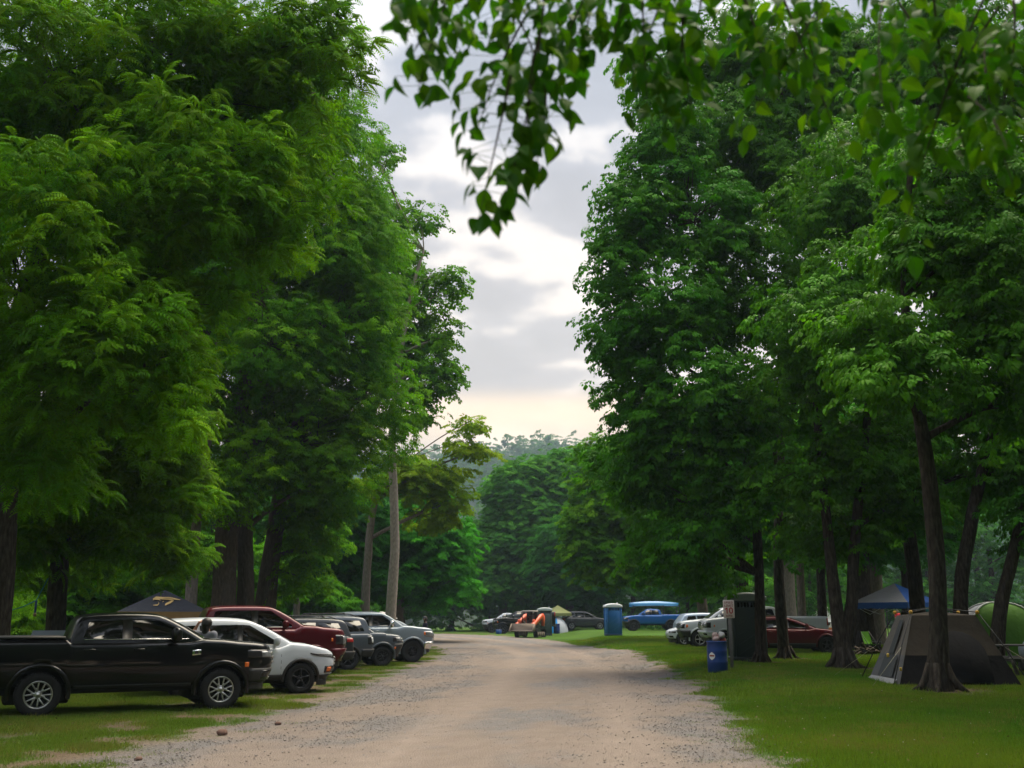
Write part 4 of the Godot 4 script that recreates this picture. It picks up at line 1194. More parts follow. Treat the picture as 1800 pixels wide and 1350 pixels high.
func plan_of(V: Dictionary) -> void:
	var P := []
	var e: float = 2.0 / V.get("square", 4.2)
	for i in 11:
		var f := PI / 2 * (1.0 - i / 10.0)
		P.append(Vector2(V.xr + V.ar * (1.0 - pow(sin(f), e)), V.W * pow(maxf(cos(f), 0.0), e)))
	var x: float = V.xr + V.ar + 0.035
	while x < V.xf - V.af - 0.01:
		P.append(Vector2(x, V.W))
		x += 0.035
	for i in 13:
		var f := PI / 2 * (i / 12.0)
		P.append(Vector2(V.xf - V.af * (1.0 - pow(sin(f), e)), V.W * pow(maxf(cos(f), 0.0), e)))
	V.P = P
	V.N = P.size() - 1

func s_x(V: Dictionary, x: float) -> float:
	var P: Array = V.P
	for i in P.size() - 1:
		if P[i + 1].x >= x:
			return i + clampf((x - P[i].x) / maxf(1e-6, P[i + 1].x - P[i].x), 0, 1)
	return V.N

func s_front(V: Dictionary, w: float) -> float:
	for i in range(V.N, 0, -1):
		if V.P[i - 1].y >= w:
			return i - clampf((w - V.P[i].y) / maxf(1e-6, V.P[i - 1].y - V.P[i].y), 0, 1)
	return V.N

func s_rear(V: Dictionary, w: float) -> float:
	for i in V.N:
		if V.P[i + 1].y >= w:
			return i + clampf((w - V.P[i].y) / maxf(1e-6, V.P[i + 1].y - V.P[i].y), 0, 1)
	return 0.0

const SIDE := [[0.0, 0.93], [0.06, 0.965], [0.2, 0.99], [0.42, 1.0], [0.62, 0.997], [0.8, 0.982], [0.92, 0.962], [0.975, 0.935], [1.0, 0.895]]

func v_at(V: Dictionary, s: float, y: float, off := 0.0) -> Vector3:
	var sg := 1.0
	if s < 0.0:
		s = -s
		sg = -1.0
	if s > V.N:
		s = 2.0 * V.N - s
		sg = -1.0
	var i := mini(int(s), V.N - 1)
	var a: Vector2 = V.P[i]
	var b: Vector2 = V.P[i + 1]
	var p := a.lerp(b, s - i)
	var tg := b - a
	var nrm := Vector2(-tg.y, tg.x)
	# smooth the outward direction at the corners
	if i > 0 and i < V.N - 1:
		var t2: Vector2 = V.P[i + 2 if s - i > 0.5 else i + 1] - V.P[i if s - i > 0.5 else i - 1]
		nrm = Vector2(-t2.y, t2.x)
	nrm = nrm.normalized() if nrm.length() > 1e-6 else Vector2(1 if s > 5 else -1, 0)
	var yt := lerp_list(V.top, p.x)
	var f := clampf((y - V.rock) / maxf(0.05, yt - V.rock), -0.3, 1.0)
	var k := lerp_list(SIDE, f)
	var x := p.x
	if V.has("nose"): x += lerp_list(V.nose, y) * ss(V.xf - 0.55, V.xf, p.x)
	if V.has("tail"): x += lerp_list(V.tail, y) * (1.0 - ss(V.xr, V.xr + 0.45, p.x))
	return Vector3(x + nrm.x * off, y, (p.y * k + nrm.y * off) * sg)

func under_y(V: Dictionary, x: float) -> float:
	var y: float = V.rock + 0.10 * ss(V.xf - 0.5, V.xf, x) + 0.12 * (1.0 - ss(V.xr, V.xr + 0.5, x))
	for c in [V.hb, -V.hb]:
		var d := absf(x - c)
		if d < V.arch: y = maxf(y, V.wr + sqrt(V.arch * V.arch - d * d) * 0.98)
	return y

func body_mesh(V: Dictionary) -> SurfaceTool:
	var st := new_st()
	smooth(st)
	var rows := []
	var left := []
	for s in V.N + 1:
		var p: Vector2 = V.P[s]
		var yt := lerp_list(V.top, p.x)
		var yb := under_y(V, p.x)
		var row := [Vector3(p.x, yb, 0)]
		row.append(Vector3(p.x, yb, p.y * 0.84))
		for c in SIDE:
			row.append(v_at(V, s, maxf(V.rock + (yt - V.rock) * c[0], yb)))
		row.append(Vector3(row[-1].x, yt + 0.012, p.y * 0.72))
		row.append(Vector3(row[-1].x, yt + 0.026, p.y * 0.4))
		row.append(Vector3(row[-1].x, yt + 0.03, 0))
		rows.append(row)
		var l := []
		for q in row: l.append(Vector3(q.x, q.y, -q.z))
		left.append(l)
	patch(st, rows)
	patch(st, left, true)
	return st

func cab_z(V: Dictionary, y: float) -> float:
	return V.wb - (y - V.belt) * V.tm

func cab_bow(V: Dictionary, x: float, z: float) -> float:
	var k: float = 1.0 - pow(z / V.wb, 2.0)
	return x + k * (0.13 * ss(V.ws - 0.25, V.cowl, x) - 0.07 * (1.0 - ss(V.cr, V.cr + 0.4, x)))

func cab_mesh(V: Dictionary) -> SurfaceTool:
	var st := new_st()
	smooth(st)
	V.line = soften(V.cab, 2)
	var fine := []
	for i in V.line.size() - 1:
		var a: Array = V.line[i]
		var b: Array = V.line[i + 1]
		var n := maxi(1, int(absf(b[0] - a[0]) / 0.06))
		for k in n: fine.append([lerpf(a[0], b[0], float(k) / n), lerpf(a[1], b[1], float(k) / n)])
	fine.append(V.line[-1])
	var rows := []
	var left := []
	for c in fine:
		var yt: float = c[1]
		var yb: float = minf(V.belt - 0.06, yt)
		var r: float = minf(V.round, maxf(0.0, yt - yb))
		var row := []
		for y in [yb, lerpf(yb, yt - r, 0.5), yt - r]:
			row.append(Vector3(cab_bow(V, c[0], cab_z(V, y)), y, cab_z(V, y)))
		var ze := cab_z(V, yt - r)
		row.append(Vector3(cab_bow(V, c[0], ze - r * 0.22), yt - r * 0.42, ze - r * 0.22))
		row.append(Vector3(cab_bow(V, c[0], ze - r * 0.6), yt - r * 0.1, ze - r * 0.6))
		for q in [[0.8, 0.3], [0.45, 0.75], [0.0, 1.0]]:
			var z: float = (ze - r * 0.6) * q[0]
			row.append(Vector3(cab_bow(V, c[0], z), yt + 0.035 * q[1], z))
		rows.append(row)
		var l := []
		for q in row: l.append(Vector3(q.x, q.y, -q.z))
		left.append(l)
	patch(st, rows)
	patch(st, left, true)
	return st

# a pane on the sloping screen between two places on the roof line
func screen_mesh(V: Dictionary, x0: float, x1: float, off: float, part := 0.96) -> SurfaceTool:
	var st := new_st()
	smooth(st)
	var rows := []
	for i in 9:
		var x := lerpf(x0, x1, i / 8.0)
		var y := lerp_list(V.line, x)
		var slope := Vector2(lerp_list(V.line, x + 0.02) - lerp_list(V.line, x - 0.02), -0.04).normalized() * -off
		var r: float = V.round
		var ze := (cab_z(V, y - r) - r * 0.6) * part
		var row := []
		for k in 11:
			var q := k / 5.0 - 1.0
			var z := q * ze
			row.append(Vector3(cab_bow(V, x, z) + slope.x, y + 0.035 * (1.0 - q * q * 0.9) + slope.y, z))
		rows.append(row)
	patch(st, rows)
	return st

func side_pane(V: Dictionary, outline: Array, sg: float, off := 0.007) -> SurfaceTool:
	var st := new_st()
	var poly := PackedVector2Array()
	for p in outline: poly.append(Vector2(p[0], p[1]))
	var ix := Geometry2D.triangulate_polygon(poly)
	var f := func(k: int, o: float) -> Vector3: return Vector3(poly[k].x, poly[k].y, (cab_z(V, poly[k].y) + o) * sg)
	for i in range(0, ix.size(), 3):
		var a: int = ix[i]
		var b: int = ix[i + 1]
		var c: int = ix[i + 2]
		if ((poly[b] - poly[a]).cross(poly[c] - poly[a]) > 0) == (sg > 0): tri(st, f.call(a, off), f.call(c, off), f.call(b, off))
		else: tri(st, f.call(a, off), f.call(b, off), f.call(c, off))
	for i in poly.size():
		var j := (i + 1) % poly.size()
		quad(st, f.call(i, off), f.call(j, off), f.call(j, -0.01), f.call(i, -0.01))
	return st

# a piece of trim that follows the body from one place on its outline to another
func wrap_trim(V: Dictionary, s0: float, s1: float, y0: Array, y1: Array, off := 0.01, n := 0, edge := true) -> SurfaceTool:
	var st := new_st()
	smooth(st)
	wrap_on(st, V, s0, s1, y0, y1, off, n, edge)
	return st

func wrap_on(st: SurfaceTool, V: Dictionary, s0: float, s1: float, y0: Array, y1: Array, off := 0.01, n := 0, edge := true) -> void:
	if n == 0: n = maxi(4, int(absf(s1 - s0)))
	var rows := []
	for i in n + 1:
		var t := float(i) / n
		var s := lerpf(s0, s1, t)
		var a := lerpf(y0[0], y0[-1], t)
		var b := lerpf(y1[0], y1[-1], t)
		var row := []
		var end := edge and (i == 0 or i == n)
		if edge: row.append(v_at(V, s, a, -0.01))
		for k in 5: row.append(v_at(V, s, lerpf(a, b, k / 4.0), -0.01 if end else off))
		if edge: row.append(v_at(V, s, b, -0.01))
		rows.append(row)
	patch(st, rows, s1 < s0)

func arch_trim(V: Dictionary, c: float, sg: float, wide: float, off: float) -> SurfaceTool:
	var st := new_st()
	smooth(st)
	var rows := []
	for i in 29:
		var a := PI * (-0.06 + 1.12 * i / 28.0)
		var row := []
		for q in [[0.0, -0.03], [0.0, off], [0.5, off * 1.15], [1.0, off * 0.7], [1.06, -0.01]]:
			var r: float = V.arch - 0.01 + wide * q[0]
			var x: float = c + cos(a) * r
			var y: float = V.wr + sin(a) * r
			x = clampf(x, V.xr + 0.05, V.xf - 0.05)
			var p := v_at(V, s_x(V, x), y, 0.0)
			row.append(Vector3(x, y, (p.z + q[1]) * sg))
		rows.append(row)
	patch(st, rows, sg < 0)
	return st

func make_wheel(R: float, rim_r: float, wide: float, style: int, rim: Material) -> Node3D:
	# outer face towards +z
	var w := Node3D.new()
	w.name = "wheel"
	var ax := Transform3D(Basis(Vector3.RIGHT, Vector3(0, 0, 1), Vector3(0, -1, 0)), Vector3.ZERO)
	var h := wide * 0.5
	var st := new_st()
	smooth(st)
	lathe(st, ax, [Vector2(rim_r - 0.01, -h * 0.8), Vector2(rim_r + 0.015, -h), Vector2(R - 0.05, -h * 1.02), Vector2(R - 0.012, -h * 0.86), Vector2(R, -h * 0.7), Vector2(R, h * 0.7), Vector2(R - 0.012, h * 0.86), Vector2(R - 0.05, h * 1.02), Vector2(rim_r + 0.015, h), Vector2(rim_r - 0.005, h * 0.84), Vector2(rim_r - 0.012, h * 0.3)], 40)
	smooth(st, false)
	for k in 44:
		var a := TAU * k / 44
		for q in [-1.0, 1.0]:
			cbox(st, Transform3D(Basis(Vector3(0, 0, 1), a + q * 0.03), Vector3(cos(a + q * 0.03) * (R - 0.002), sin(a + q * 0.03) * (R - 0.002), q * h * 0.55)), Vector3(0.016, R * 0.075, h * 0.7), 0.003)
	obj("tyre", st, M.tyre, w)
	st = new_st()
	smooth(st)
	lathe(st, ax, [Vector2(rim_r, h * 0.9), Vector2(rim_r - 0.008, h * 0.96), Vector2(rim_r - 0.024, h * 0.9), Vector2(rim_r - 0.034, h * 0.35), Vector2(rim_r - 0.04, -h * 0.7)], 40)
	obj("rim", st, rim, w)
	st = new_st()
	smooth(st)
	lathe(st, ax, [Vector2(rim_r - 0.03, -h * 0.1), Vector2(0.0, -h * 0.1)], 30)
	obj("dark_backing", st, M.under, w)  # near-black disc painted in for the shade behind the spokes
	st = new_st()
	if style == 0:   # six forked spokes
		for k in 6:
			var a := TAU * k / 6
			for q in [-1.0, 1.0]:
				bar(st, Vector3(cos(a) * 0.055, sin(a) * 0.055, h * 0.6), Vector3(cos(a + q * 0.27) * (rim_r - 0.02), sin(a + q * 0.27) * (rim_r - 0.02), h * 0.82), 0.026, 0.026, 0.006)
			bar(st, Vector3(cos(a) * 0.05, sin(a) * 0.05, h * 0.6), Vector3(cos(a) * rim_r * 0.5, sin(a) * rim_r * 0.5, h * 0.72), 0.05, 0.03, 0.008)
	elif style == 1:   # five broad spokes
		for k in 5:
			var a := TAU * k / 5 + 0.3
			bar(st, Vector3(cos(a) * 0.04, sin(a) * 0.04, h * 0.62), Vector3(cos(a) * (rim_r - 0.02), sin(a) * (rim_r - 0.02), h * 0.8), rim_r * 0.3, 0.03, 0.008)
	else:   # steel disc with holes between eight webs
		for k in 8:
			var a := TAU * k / 8
			bar(st, Vector3(cos(a) * 0.04, sin(a) * 0.04, h * 0.45), Vector3(cos(a) * (rim_r - 0.02), sin(a) * (rim_r - 0.02), h * 0.55), rim_r * 0.42, 0.02, 0.005)
	lathe(st, ax, [Vector2(0.075, h * 0.4), Vector2(0.072, h * 0.74), Vector2(0.055, h * 0.8), Vector2(0.03, h * 0.78), Vector2(0.028, h * 0.86), Vector2(0.0, h * 0.86)], 18)
	obj("spokes", st, rim, w)
	return w

func car(called: String, label: String, category: String, V: Dictionary, nose_at: Vector3, turn_deg: float, group := "") -> Node3D:
	# nose_at: where the middle of the nose stands on the ground
	plan_of(V)
	var turn := deg_to_rad(turn_deg)
	var at := nose_at - Basis(Vector3.UP, turn) * Vector3(V.xf, 0, 0)
	at.y = rise(at.x, at.z)
	var root := thing(called, label, category, at, turn, group)
	var pm: Material = V.paint
	obj("body", body_mesh(V), pm, root)
	obj("cabin", cab_mesh(V), pm, root)
	# underside
	var st := new_st()
	cbox(st, at_p(Vector3((V.xf + V.xr) * 0.5, V.rock - 0.02, 0)), Vector3(V.xf - V.xr - 0.7, 0.16, V.W * 1.5), 0.03)
	for c in [V.hb, -V.hb]:
		tube(st, [Vector3(c, V.wr, -V.W * 0.8), Vector3(c, V.wr, V.W * 0.8)], [0.05, 0.05], 8)
	for c in [V.hb, -V.hb]:
		cbox(st, at_p(Vector3(c, V.wr + 0.16, 0)), Vector3(V.arch * 2.3, V.arch * 1.5, V.W * 1.1), 0.03)
	obj("chassis", st, M.under, root)
	# wheels
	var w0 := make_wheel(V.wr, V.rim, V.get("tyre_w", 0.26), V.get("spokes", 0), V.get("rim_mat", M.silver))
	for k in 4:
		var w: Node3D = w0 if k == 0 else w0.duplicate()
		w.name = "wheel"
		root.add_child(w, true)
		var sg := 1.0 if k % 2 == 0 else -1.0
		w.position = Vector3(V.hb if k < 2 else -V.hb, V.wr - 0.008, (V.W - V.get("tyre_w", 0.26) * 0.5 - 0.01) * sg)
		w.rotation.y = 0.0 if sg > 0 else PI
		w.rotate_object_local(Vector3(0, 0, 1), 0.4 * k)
		obj("wheel_arch", arch_trim(V, w.position.x, sg, V.get("flare", 0.07), V.get("flare_off", 0.02)), V.get("flare_mat", pm), root)
	# panes
	for sg in [1.0, -1.0]:
		for p in V.panes:
			obj("side_window", side_pane(V, p, sg), M.glass, root)
		for p in V.get("pillars", []):
			obj("pillar_cover", side_pane(V, p, sg, 0.005), M.trim, root)
	obj("windshield", screen_mesh(V, V.ws + 0.03, V.cowl - 0.03, 0.006), V.get("screen", M.screen), root)
	if V.has("rear_pane"): obj("rear_window", screen_mesh(V, V.rear_pane[0], V.rear_pane[1], -0.006, 0.93), M.glass, root)
	# seams of the doors, tailgate and bed; handles
	for x in V.get("seams", []):
		for sg in [1.0, -1.0]:
			var s := s_x(V, x[0])
			st = wrap_trim(V, (s - 0.13) * sg, (s + 0.13) * sg, [x[1]], [x[2]], 0.0015, 2, false)
			obj("door_seam", st, M.seam, root)
	for x in V.get("handles", []):
		for sg in [1.0, -1.0]:
			st = new_st()
			var p := v_at(V, s_x(V, x[0]), x[1], 0.03)
			cbox(st, at_p(Vector3(p.x, p.y, p.z * sg)), Vector3(0.2, 0.032, 0.022), 0.008)
			for q in [-0.08, 0.08]: cbox(st, at_p(Vector3(p.x + q, p.y, (p.z - 0.02) * sg)), Vector3(0.03, 0.03, 0.04), 0.004)
			obj("door_handle", st, V.get("handle_mat", pm), root)
	# mirrors
	if V.has("mirror"):
		for sg in [1.0, -1.0]:
			var mx: float = V.mirror[0]
			var my: float = V.mirror[1]
			var k: float = V.mirror[2]
			st = new_st()
			smooth(st)
			var rows := []
			for i in 7:
				var f := PI * i / 6.0
				var row := []
				for j in 13:
					var g := TAU * j / 12.0
					row.append(Vector3(mx + cos(f) * 0.085 * k, my + sin(f) * pow(absf(cos(g)), 0.6) * signf(cos(g)) * 0.115 * k, (V.wb + 0.16 * k + sin(f) * pow(absf(sin(g)), 0.6) * signf(sin(g)) * 0.125 * k) * sg))
				rows.append(row)
			patch(st, rows, sg < 0)
			var mo := obj("mirror", st, V.get("mirror_mat", pm), root)
			st = new_st()
			bar(st, Vector3(mx, my - 0.05, (V.wb - 0.06) * sg), Vector3(mx, my - 0.05, (V.wb + 0.1 * k) * sg), 0.07, 0.05, 0.01)
			obj("mirror_arm", st, M.trim, mo)
	# lamps at the front
	var fr: float = V.N
	if V.has("head"):
		var hd: Dictionary = V.head
		for sg in [0, 1]:
			var a := s_x(V, hd.x)
			var b := s_front(V, hd.w)
			if sg == 1:
				a = 2.0 * fr - a
				b = 2.0 * fr - b
			var lamp := obj("headlight", wrap_trim(V, a, b, hd.lo, hd.hi, 0.012, 8), hd.get("mat", M.lens_dark), root)
			var q: Array = hd.get("bowl", [0.25, 0.8])
			var lo := [lerpf(hd.lo[0], hd.lo[-1], q[0]) + 0.02, lerpf(hd.lo[0], hd.lo[-1], q[1]) + 0.02]
			var hi := [lerpf(hd.hi[0], hd.hi[-1], q[0]) - 0.03, lerpf(hd.hi[0], hd.hi[-1], q[1]) - 0.03]
			obj("lamp_bowl", wrap_trim(V, lerpf(a, b, q[0]), lerpf(a, b, q[1]), lo, hi, 0.02, 5), M.lens, lamp)
	if V.has("marker"):
		for sg in [0, 1]:
			var a := s_x(V, V.marker[0])
			var b := s_x(V, V.marker[1])
			if sg == 1:
				a = 2.0 * fr - a
				b = 2.0 * fr - b
			obj("marker_lamp", wrap_trim(V, a, b, [V.marker[2]], [V.marker[3]], 0.016, 4), M.amber, root)
	if V.has("grille"):
		var g: Dictionary = V.grille
		var a := s_front(V, g.w)
		var gr := obj("grille", wrap_trim(V, a, 2.0 * fr - a, [g.lo], [g.hi], 0.02, 18), g.get("mat", M.trim_gloss), root)
		for i in int(g.bars):
			var y := lerpf(g.lo, g.hi, (i + 0.5) / g.bars)
			obj("grille_bar", wrap_trim(V, a, 2.0 * fr - a, [y - g.thick], [y + g.thick], 0.045, 18), g.bar_mat, gr)
	if V.has("bumper"):
		var g: Dictionary = V.bumper
		var a := s_x(V, g.x)
		var bu := obj("front_bumper", wrap_trim(V, a, 2.0 * fr - a, [g.lo], [g.hi], g.get("off", 0.05)), g.mat, root)
		obj("lower_lip", wrap_trim(V, a, 2.0 * fr - a, [g.lo - 0.14], [g.lo], 0.012), M.trim, bu)
		if g.has("fog"):
			for sg in [0, 1]:
				var c := s_x(V, g.fog[0])
				var d := s_front(V, g.fog[1])
				if sg == 1:
					c = 2.0 * fr - c
					d = 2.0 * fr - d
				var fo := obj("fog_lamp_surround", wrap_trim(V, c, d, [g.fog[2]], [g.fog[3]], g.get("off", 0.05) + 0.006, 5), M.trim_gloss, root)
				if g.has("fog_amber"): obj("turn_lamp", wrap_trim(V, lerpf(c, d, 0.1), lerpf(c, d, 0.5), [g.fog[2] + 0.03], [g.fog[3] - 0.03], g.get("off", 0.05) + 0.02, 4), M.amber, fo)
	if V.has("rear_bumper"):
		var g: Dictionary = V.rear_bumper
		var a := s_x(V, g.x)
		obj("rear_bumper", wrap_trim(V, a, -a, [g.lo], [g.hi], 0.05), g.mat, root)
	if V.has("tail_lamp"):
		var g: Dictionary = V.tail_lamp
		for sg in [1.0, -1.0]:
			var tl := obj("tail_lamp", wrap_trim(V, s_x(V, g.x) * sg, s_rear(V, g.w) * sg, [g.lo], [g.hi], 0.014, 6), g.get("mat", M.red_lens), root)
			if g.has("inner"): obj("reflector", wrap_trim(V, lerpf(s_x(V, g.x), s_rear(V, g.w), 0.35) * sg, lerpf(s_x(V, g.x), s_rear(V, g.w), 0.8) * sg, [g.lo + 0.05], [g.hi - 0.05], 0.022, 4), g.inner, tl)
	if V.has("cladding"):
		for sg in [1.0, -1.0]:
			obj("sill_cladding", wrap_trim(V, s_x(V, -V.hb + V.arch + 0.02) * sg, s_x(V, V.hb - V.arch - 0.02) * sg, [V.rock - 0.015], [V.rock + V.cladding], 0.012), M.trim, root)
	if V.has("rack"):
		for sg in [1.0, -1.0]:
			st = new_st()
			smooth(st)
			var z: float = (cab_z(V, V.roof) - 0.13) * sg
			var pts := []
			for i in 9:
				var x := lerpf(V.cr + 0.35, V.ws - 0.1, i / 8.0)
				pts.append(Vector3(x, lerp_list(V.line, x) + 0.075 - 0.06 * float(i == 0 or i == 8), z))
			tube(st, pts, taper(9, 0.018, 0.018), 7)
			obj("roof_rail", st, V.rack, root)
		for x in [lerpf(V.cr, V.ws, 0.35), lerpf(V.cr, V.ws, 0.85)]:
			st = new_st()
			bar(st, Vector3(x, V.roof + 0.085, -0.62), Vector3(x, V.roof + 0.085, 0.62), 0.04, 0.025, 0.008)
			obj("cross_bar", st, M.trim, root)
	# wipers
	st = new_st()
	for q in [-0.55, 0.05]:
		bar(st, Vector3(V.cowl + 0.07, lerp_list(V.line, V.cowl - 0.02) + 0.035, q), Vector3(V.cowl - 0.02, lerp_list(V.line, V.cowl - 0.04) + 0.055, q + 0.5), 0.014, 0.014, 0.003)
	obj("wiper", st, M.trim, root)
	return root

func pickup(o: Dictionary) -> Dictionary:
	var V := {"square": 3.6, "ar": 0.12, "af": 0.46, "flare": 0.075, "flare_off": 0.03, "round": 0.1, "tm": 0.32, "rim": o.wr * 0.62, "arch": o.wr + 0.085}
	V.merge(o, true)
	V.xf = V.hb + V.fo
	V.xr = -V.hb - V.ro
	var h: float = V.hood
	V.top = [[V.xr, V.bed], [V.cr - 0.012, V.bed], [V.cr + 0.03, V.belt], [V.cowl - 0.25, V.belt], [V.cowl, h + 0.02], [V.cowl + 0.4, h], [V.xf - 0.75, h - 0.035], [V.xf - 0.3, h - 0.07], [V.xf - 0.1, h - 0.1], [V.xf, h - 0.15]]
	V.nose = [[V.rock, -0.14], [V.rock + 0.25, 0.0], [h - 0.35, 0.03], [h - 0.1, -0.05], [h, -0.1]]
	V.ws = V.cowl - V.get("rake", 0.72)
	var r: float = V.roof
	V.cab = [[V.cr, V.belt - 0.06], [V.cr + 0.03, V.belt + 0.05], [V.cr + 0.14, lerpf(V.belt, r, 0.8)], [V.cr + 0.28, r - 0.03], [V.cr + 0.8, r], [V.ws - 0.3, r], [V.ws, r - 0.045], [V.cowl, h + 0.02]]
	var y0: float = V.belt + 0.06
	var y1: float = r - 0.125
	var b: float = V.b_post
	V.panes = [[[V.cr + 0.24, y0 + 0.02], [V.cr + 0.33, y1 - 0.03], [V.cr + 0.42, y1], [b - 0.09, y1 + 0.01], [b - 0.09, y0]], [[b + 0.09, y0], [b + 0.09, y1 + 0.01], [V.ws - 0.12, y1], [V.cowl - 0.33, y0 + 0.06], [V.cowl - 0.33, y0]]]
	V.pillars = [[[b - 0.088, y0], [b - 0.088, y1 + 0.01], [b + 0.088, y1 + 0.01], [b + 0.088, y0]]]
	V.seams = [[V.cr - 0.01, V.rock + 0.04, V.bed + 0.0], [b, V.rock + 0.05, V.belt + 0.0], [V.cowl - 0.28, V.rock + 0.05, V.belt - 0.02], [V.cr + 0.09, V.rock + 0.6, V.belt]]
	V.handles = [[V.cr + 0.36, V.belt - 0.13], [b + 0.22, V.belt - 0.13]]
	V.mirror = [V.cowl - 0.55, y0 + 0.07, V.get("mirror_size", 1.1)]
	V.marker = V.get("marker", [V.xf - 0.52, V.xf - 0.45, h - 0.42, h - 0.33])
	V.tail_lamp = V.get("tail_lamp", {"x": V.xr + 0.12, "w": V.W * 0.86, "lo": V.bed - 0.4, "hi": V.bed - 0.06})
	V.rear_bumper = V.get("rear_bumper", {"x": V.xr + 0.25, "lo": V.rock + 0.02, "hi": V.rock + 0.2, "mat": M.trim})
	return V

func wagon(o: Dictionary) -> Dictionary:
	var V := {"square": 3.6, "ar": 0.3, "af": 0.5, "flare": 0.06, "flare_off": 0.014, "flare_mat": M.trim, "round": 0.12, "tm": 0.34, "rim": o.wr * 0.66, "arch": o.wr + 0.055, "tyre_w": 0.22}
	V.merge(o, true)
	V.xf = V.hb + V.fo
	V.xr = -V.hb - V.ro
	var h: float = V.hood
	V.top = [[V.xr, V.belt - 0.02], [V.cr, V.belt + 0.02], [V.cowl - 0.3, V.belt - 0.02], [V.cowl, h + 0.02], [V.cowl + 0.4, h - 0.02], [V.xf - 0.5, h - 0.075], [V.xf - 0.2, h - 0.14], [V.xf, h - 0.24]]
	V.nose = [[V.rock, -0.16], [V.rock + 0.2, 0.0], [h - 0.35, 0.02], [h - 0.15, -0.06], [h, -0.14]]
	V.tail = [[V.rock, 0.1], [V.rock + 0.25, 0.0], [V.belt - 0.2, 0.02], [V.belt, 0.06]]
	V.ws = V.cowl - V.get("rake", 0.85)
	var r: float = V.roof
	V.cab = [[V.xr + 0.1, V.belt - 0.06], [V.xr + 0.14, V.belt + 0.06], [V.cr + 0.05, lerpf(V.belt, r, 0.72)], [V.cr + 0.2, r - 0.04], [V.cr + 0.9, r], [V.ws - 0.5, r], [V.ws, r - 0.06], [V.cowl, h + 0.02]]
	var y0: float = V.belt + 0.05
	var y1: float = r - 0.15
	var b: float = V.b_post
	V.panes = [[[V.cr + 0.14, y0 + 0.05], [V.cr + 0.3, y1 - 0.02], [b - 1.0, y1], [b - 0.95, y0 + 0.02]], [[b - 0.88, y0 + 0.01], [b - 0.92, y1], [b - 0.06, y1 + 0.015], [b - 0.06, y0]], [[b + 0.06, y0], [b + 0.06, y1 + 0.015], [V.ws - 0.14, y1], [V.cowl - 0.32, y0 + 0.05], [V.cowl - 0.3, y0]]]
	V.pillars = [[[b - 0.058, y0], [b - 0.058, y1 + 0.01], [b + 0.058, y1 + 0.01], [b + 0.058, y0]]]
	V.seams = [[b, V.rock + 0.1, V.belt], [b - 0.98, V.rock + 0.35, V.belt], [V.cowl - 0.26, V.rock + 0.1, V.belt - 0.03]]
	V.handles = [[b - 0.75, V.belt - 0.12], [b + 0.2, V.belt - 0.12]]
	V.mirror = [V.cowl - 0.4, y0 + 0.08, 0.95]
	V.rear_pane = [V.xr + 0.19, V.cr + 0.04]
	V.cladding = V.get("cladding", 0.1)
	V.tail_lamp = V.get("tail_lamp", {"x": V.xr + 0.32, "w": V.W * 0.6, "lo": V.belt - 0.28, "hi": V.belt - 0.06})
	V.rear_bumper = V.get("rear_bumper", {"x": V.xr + 0.45, "lo": V.rock + 0.02, "hi": V.rock + 0.28, "mat": M.trim})
	return V

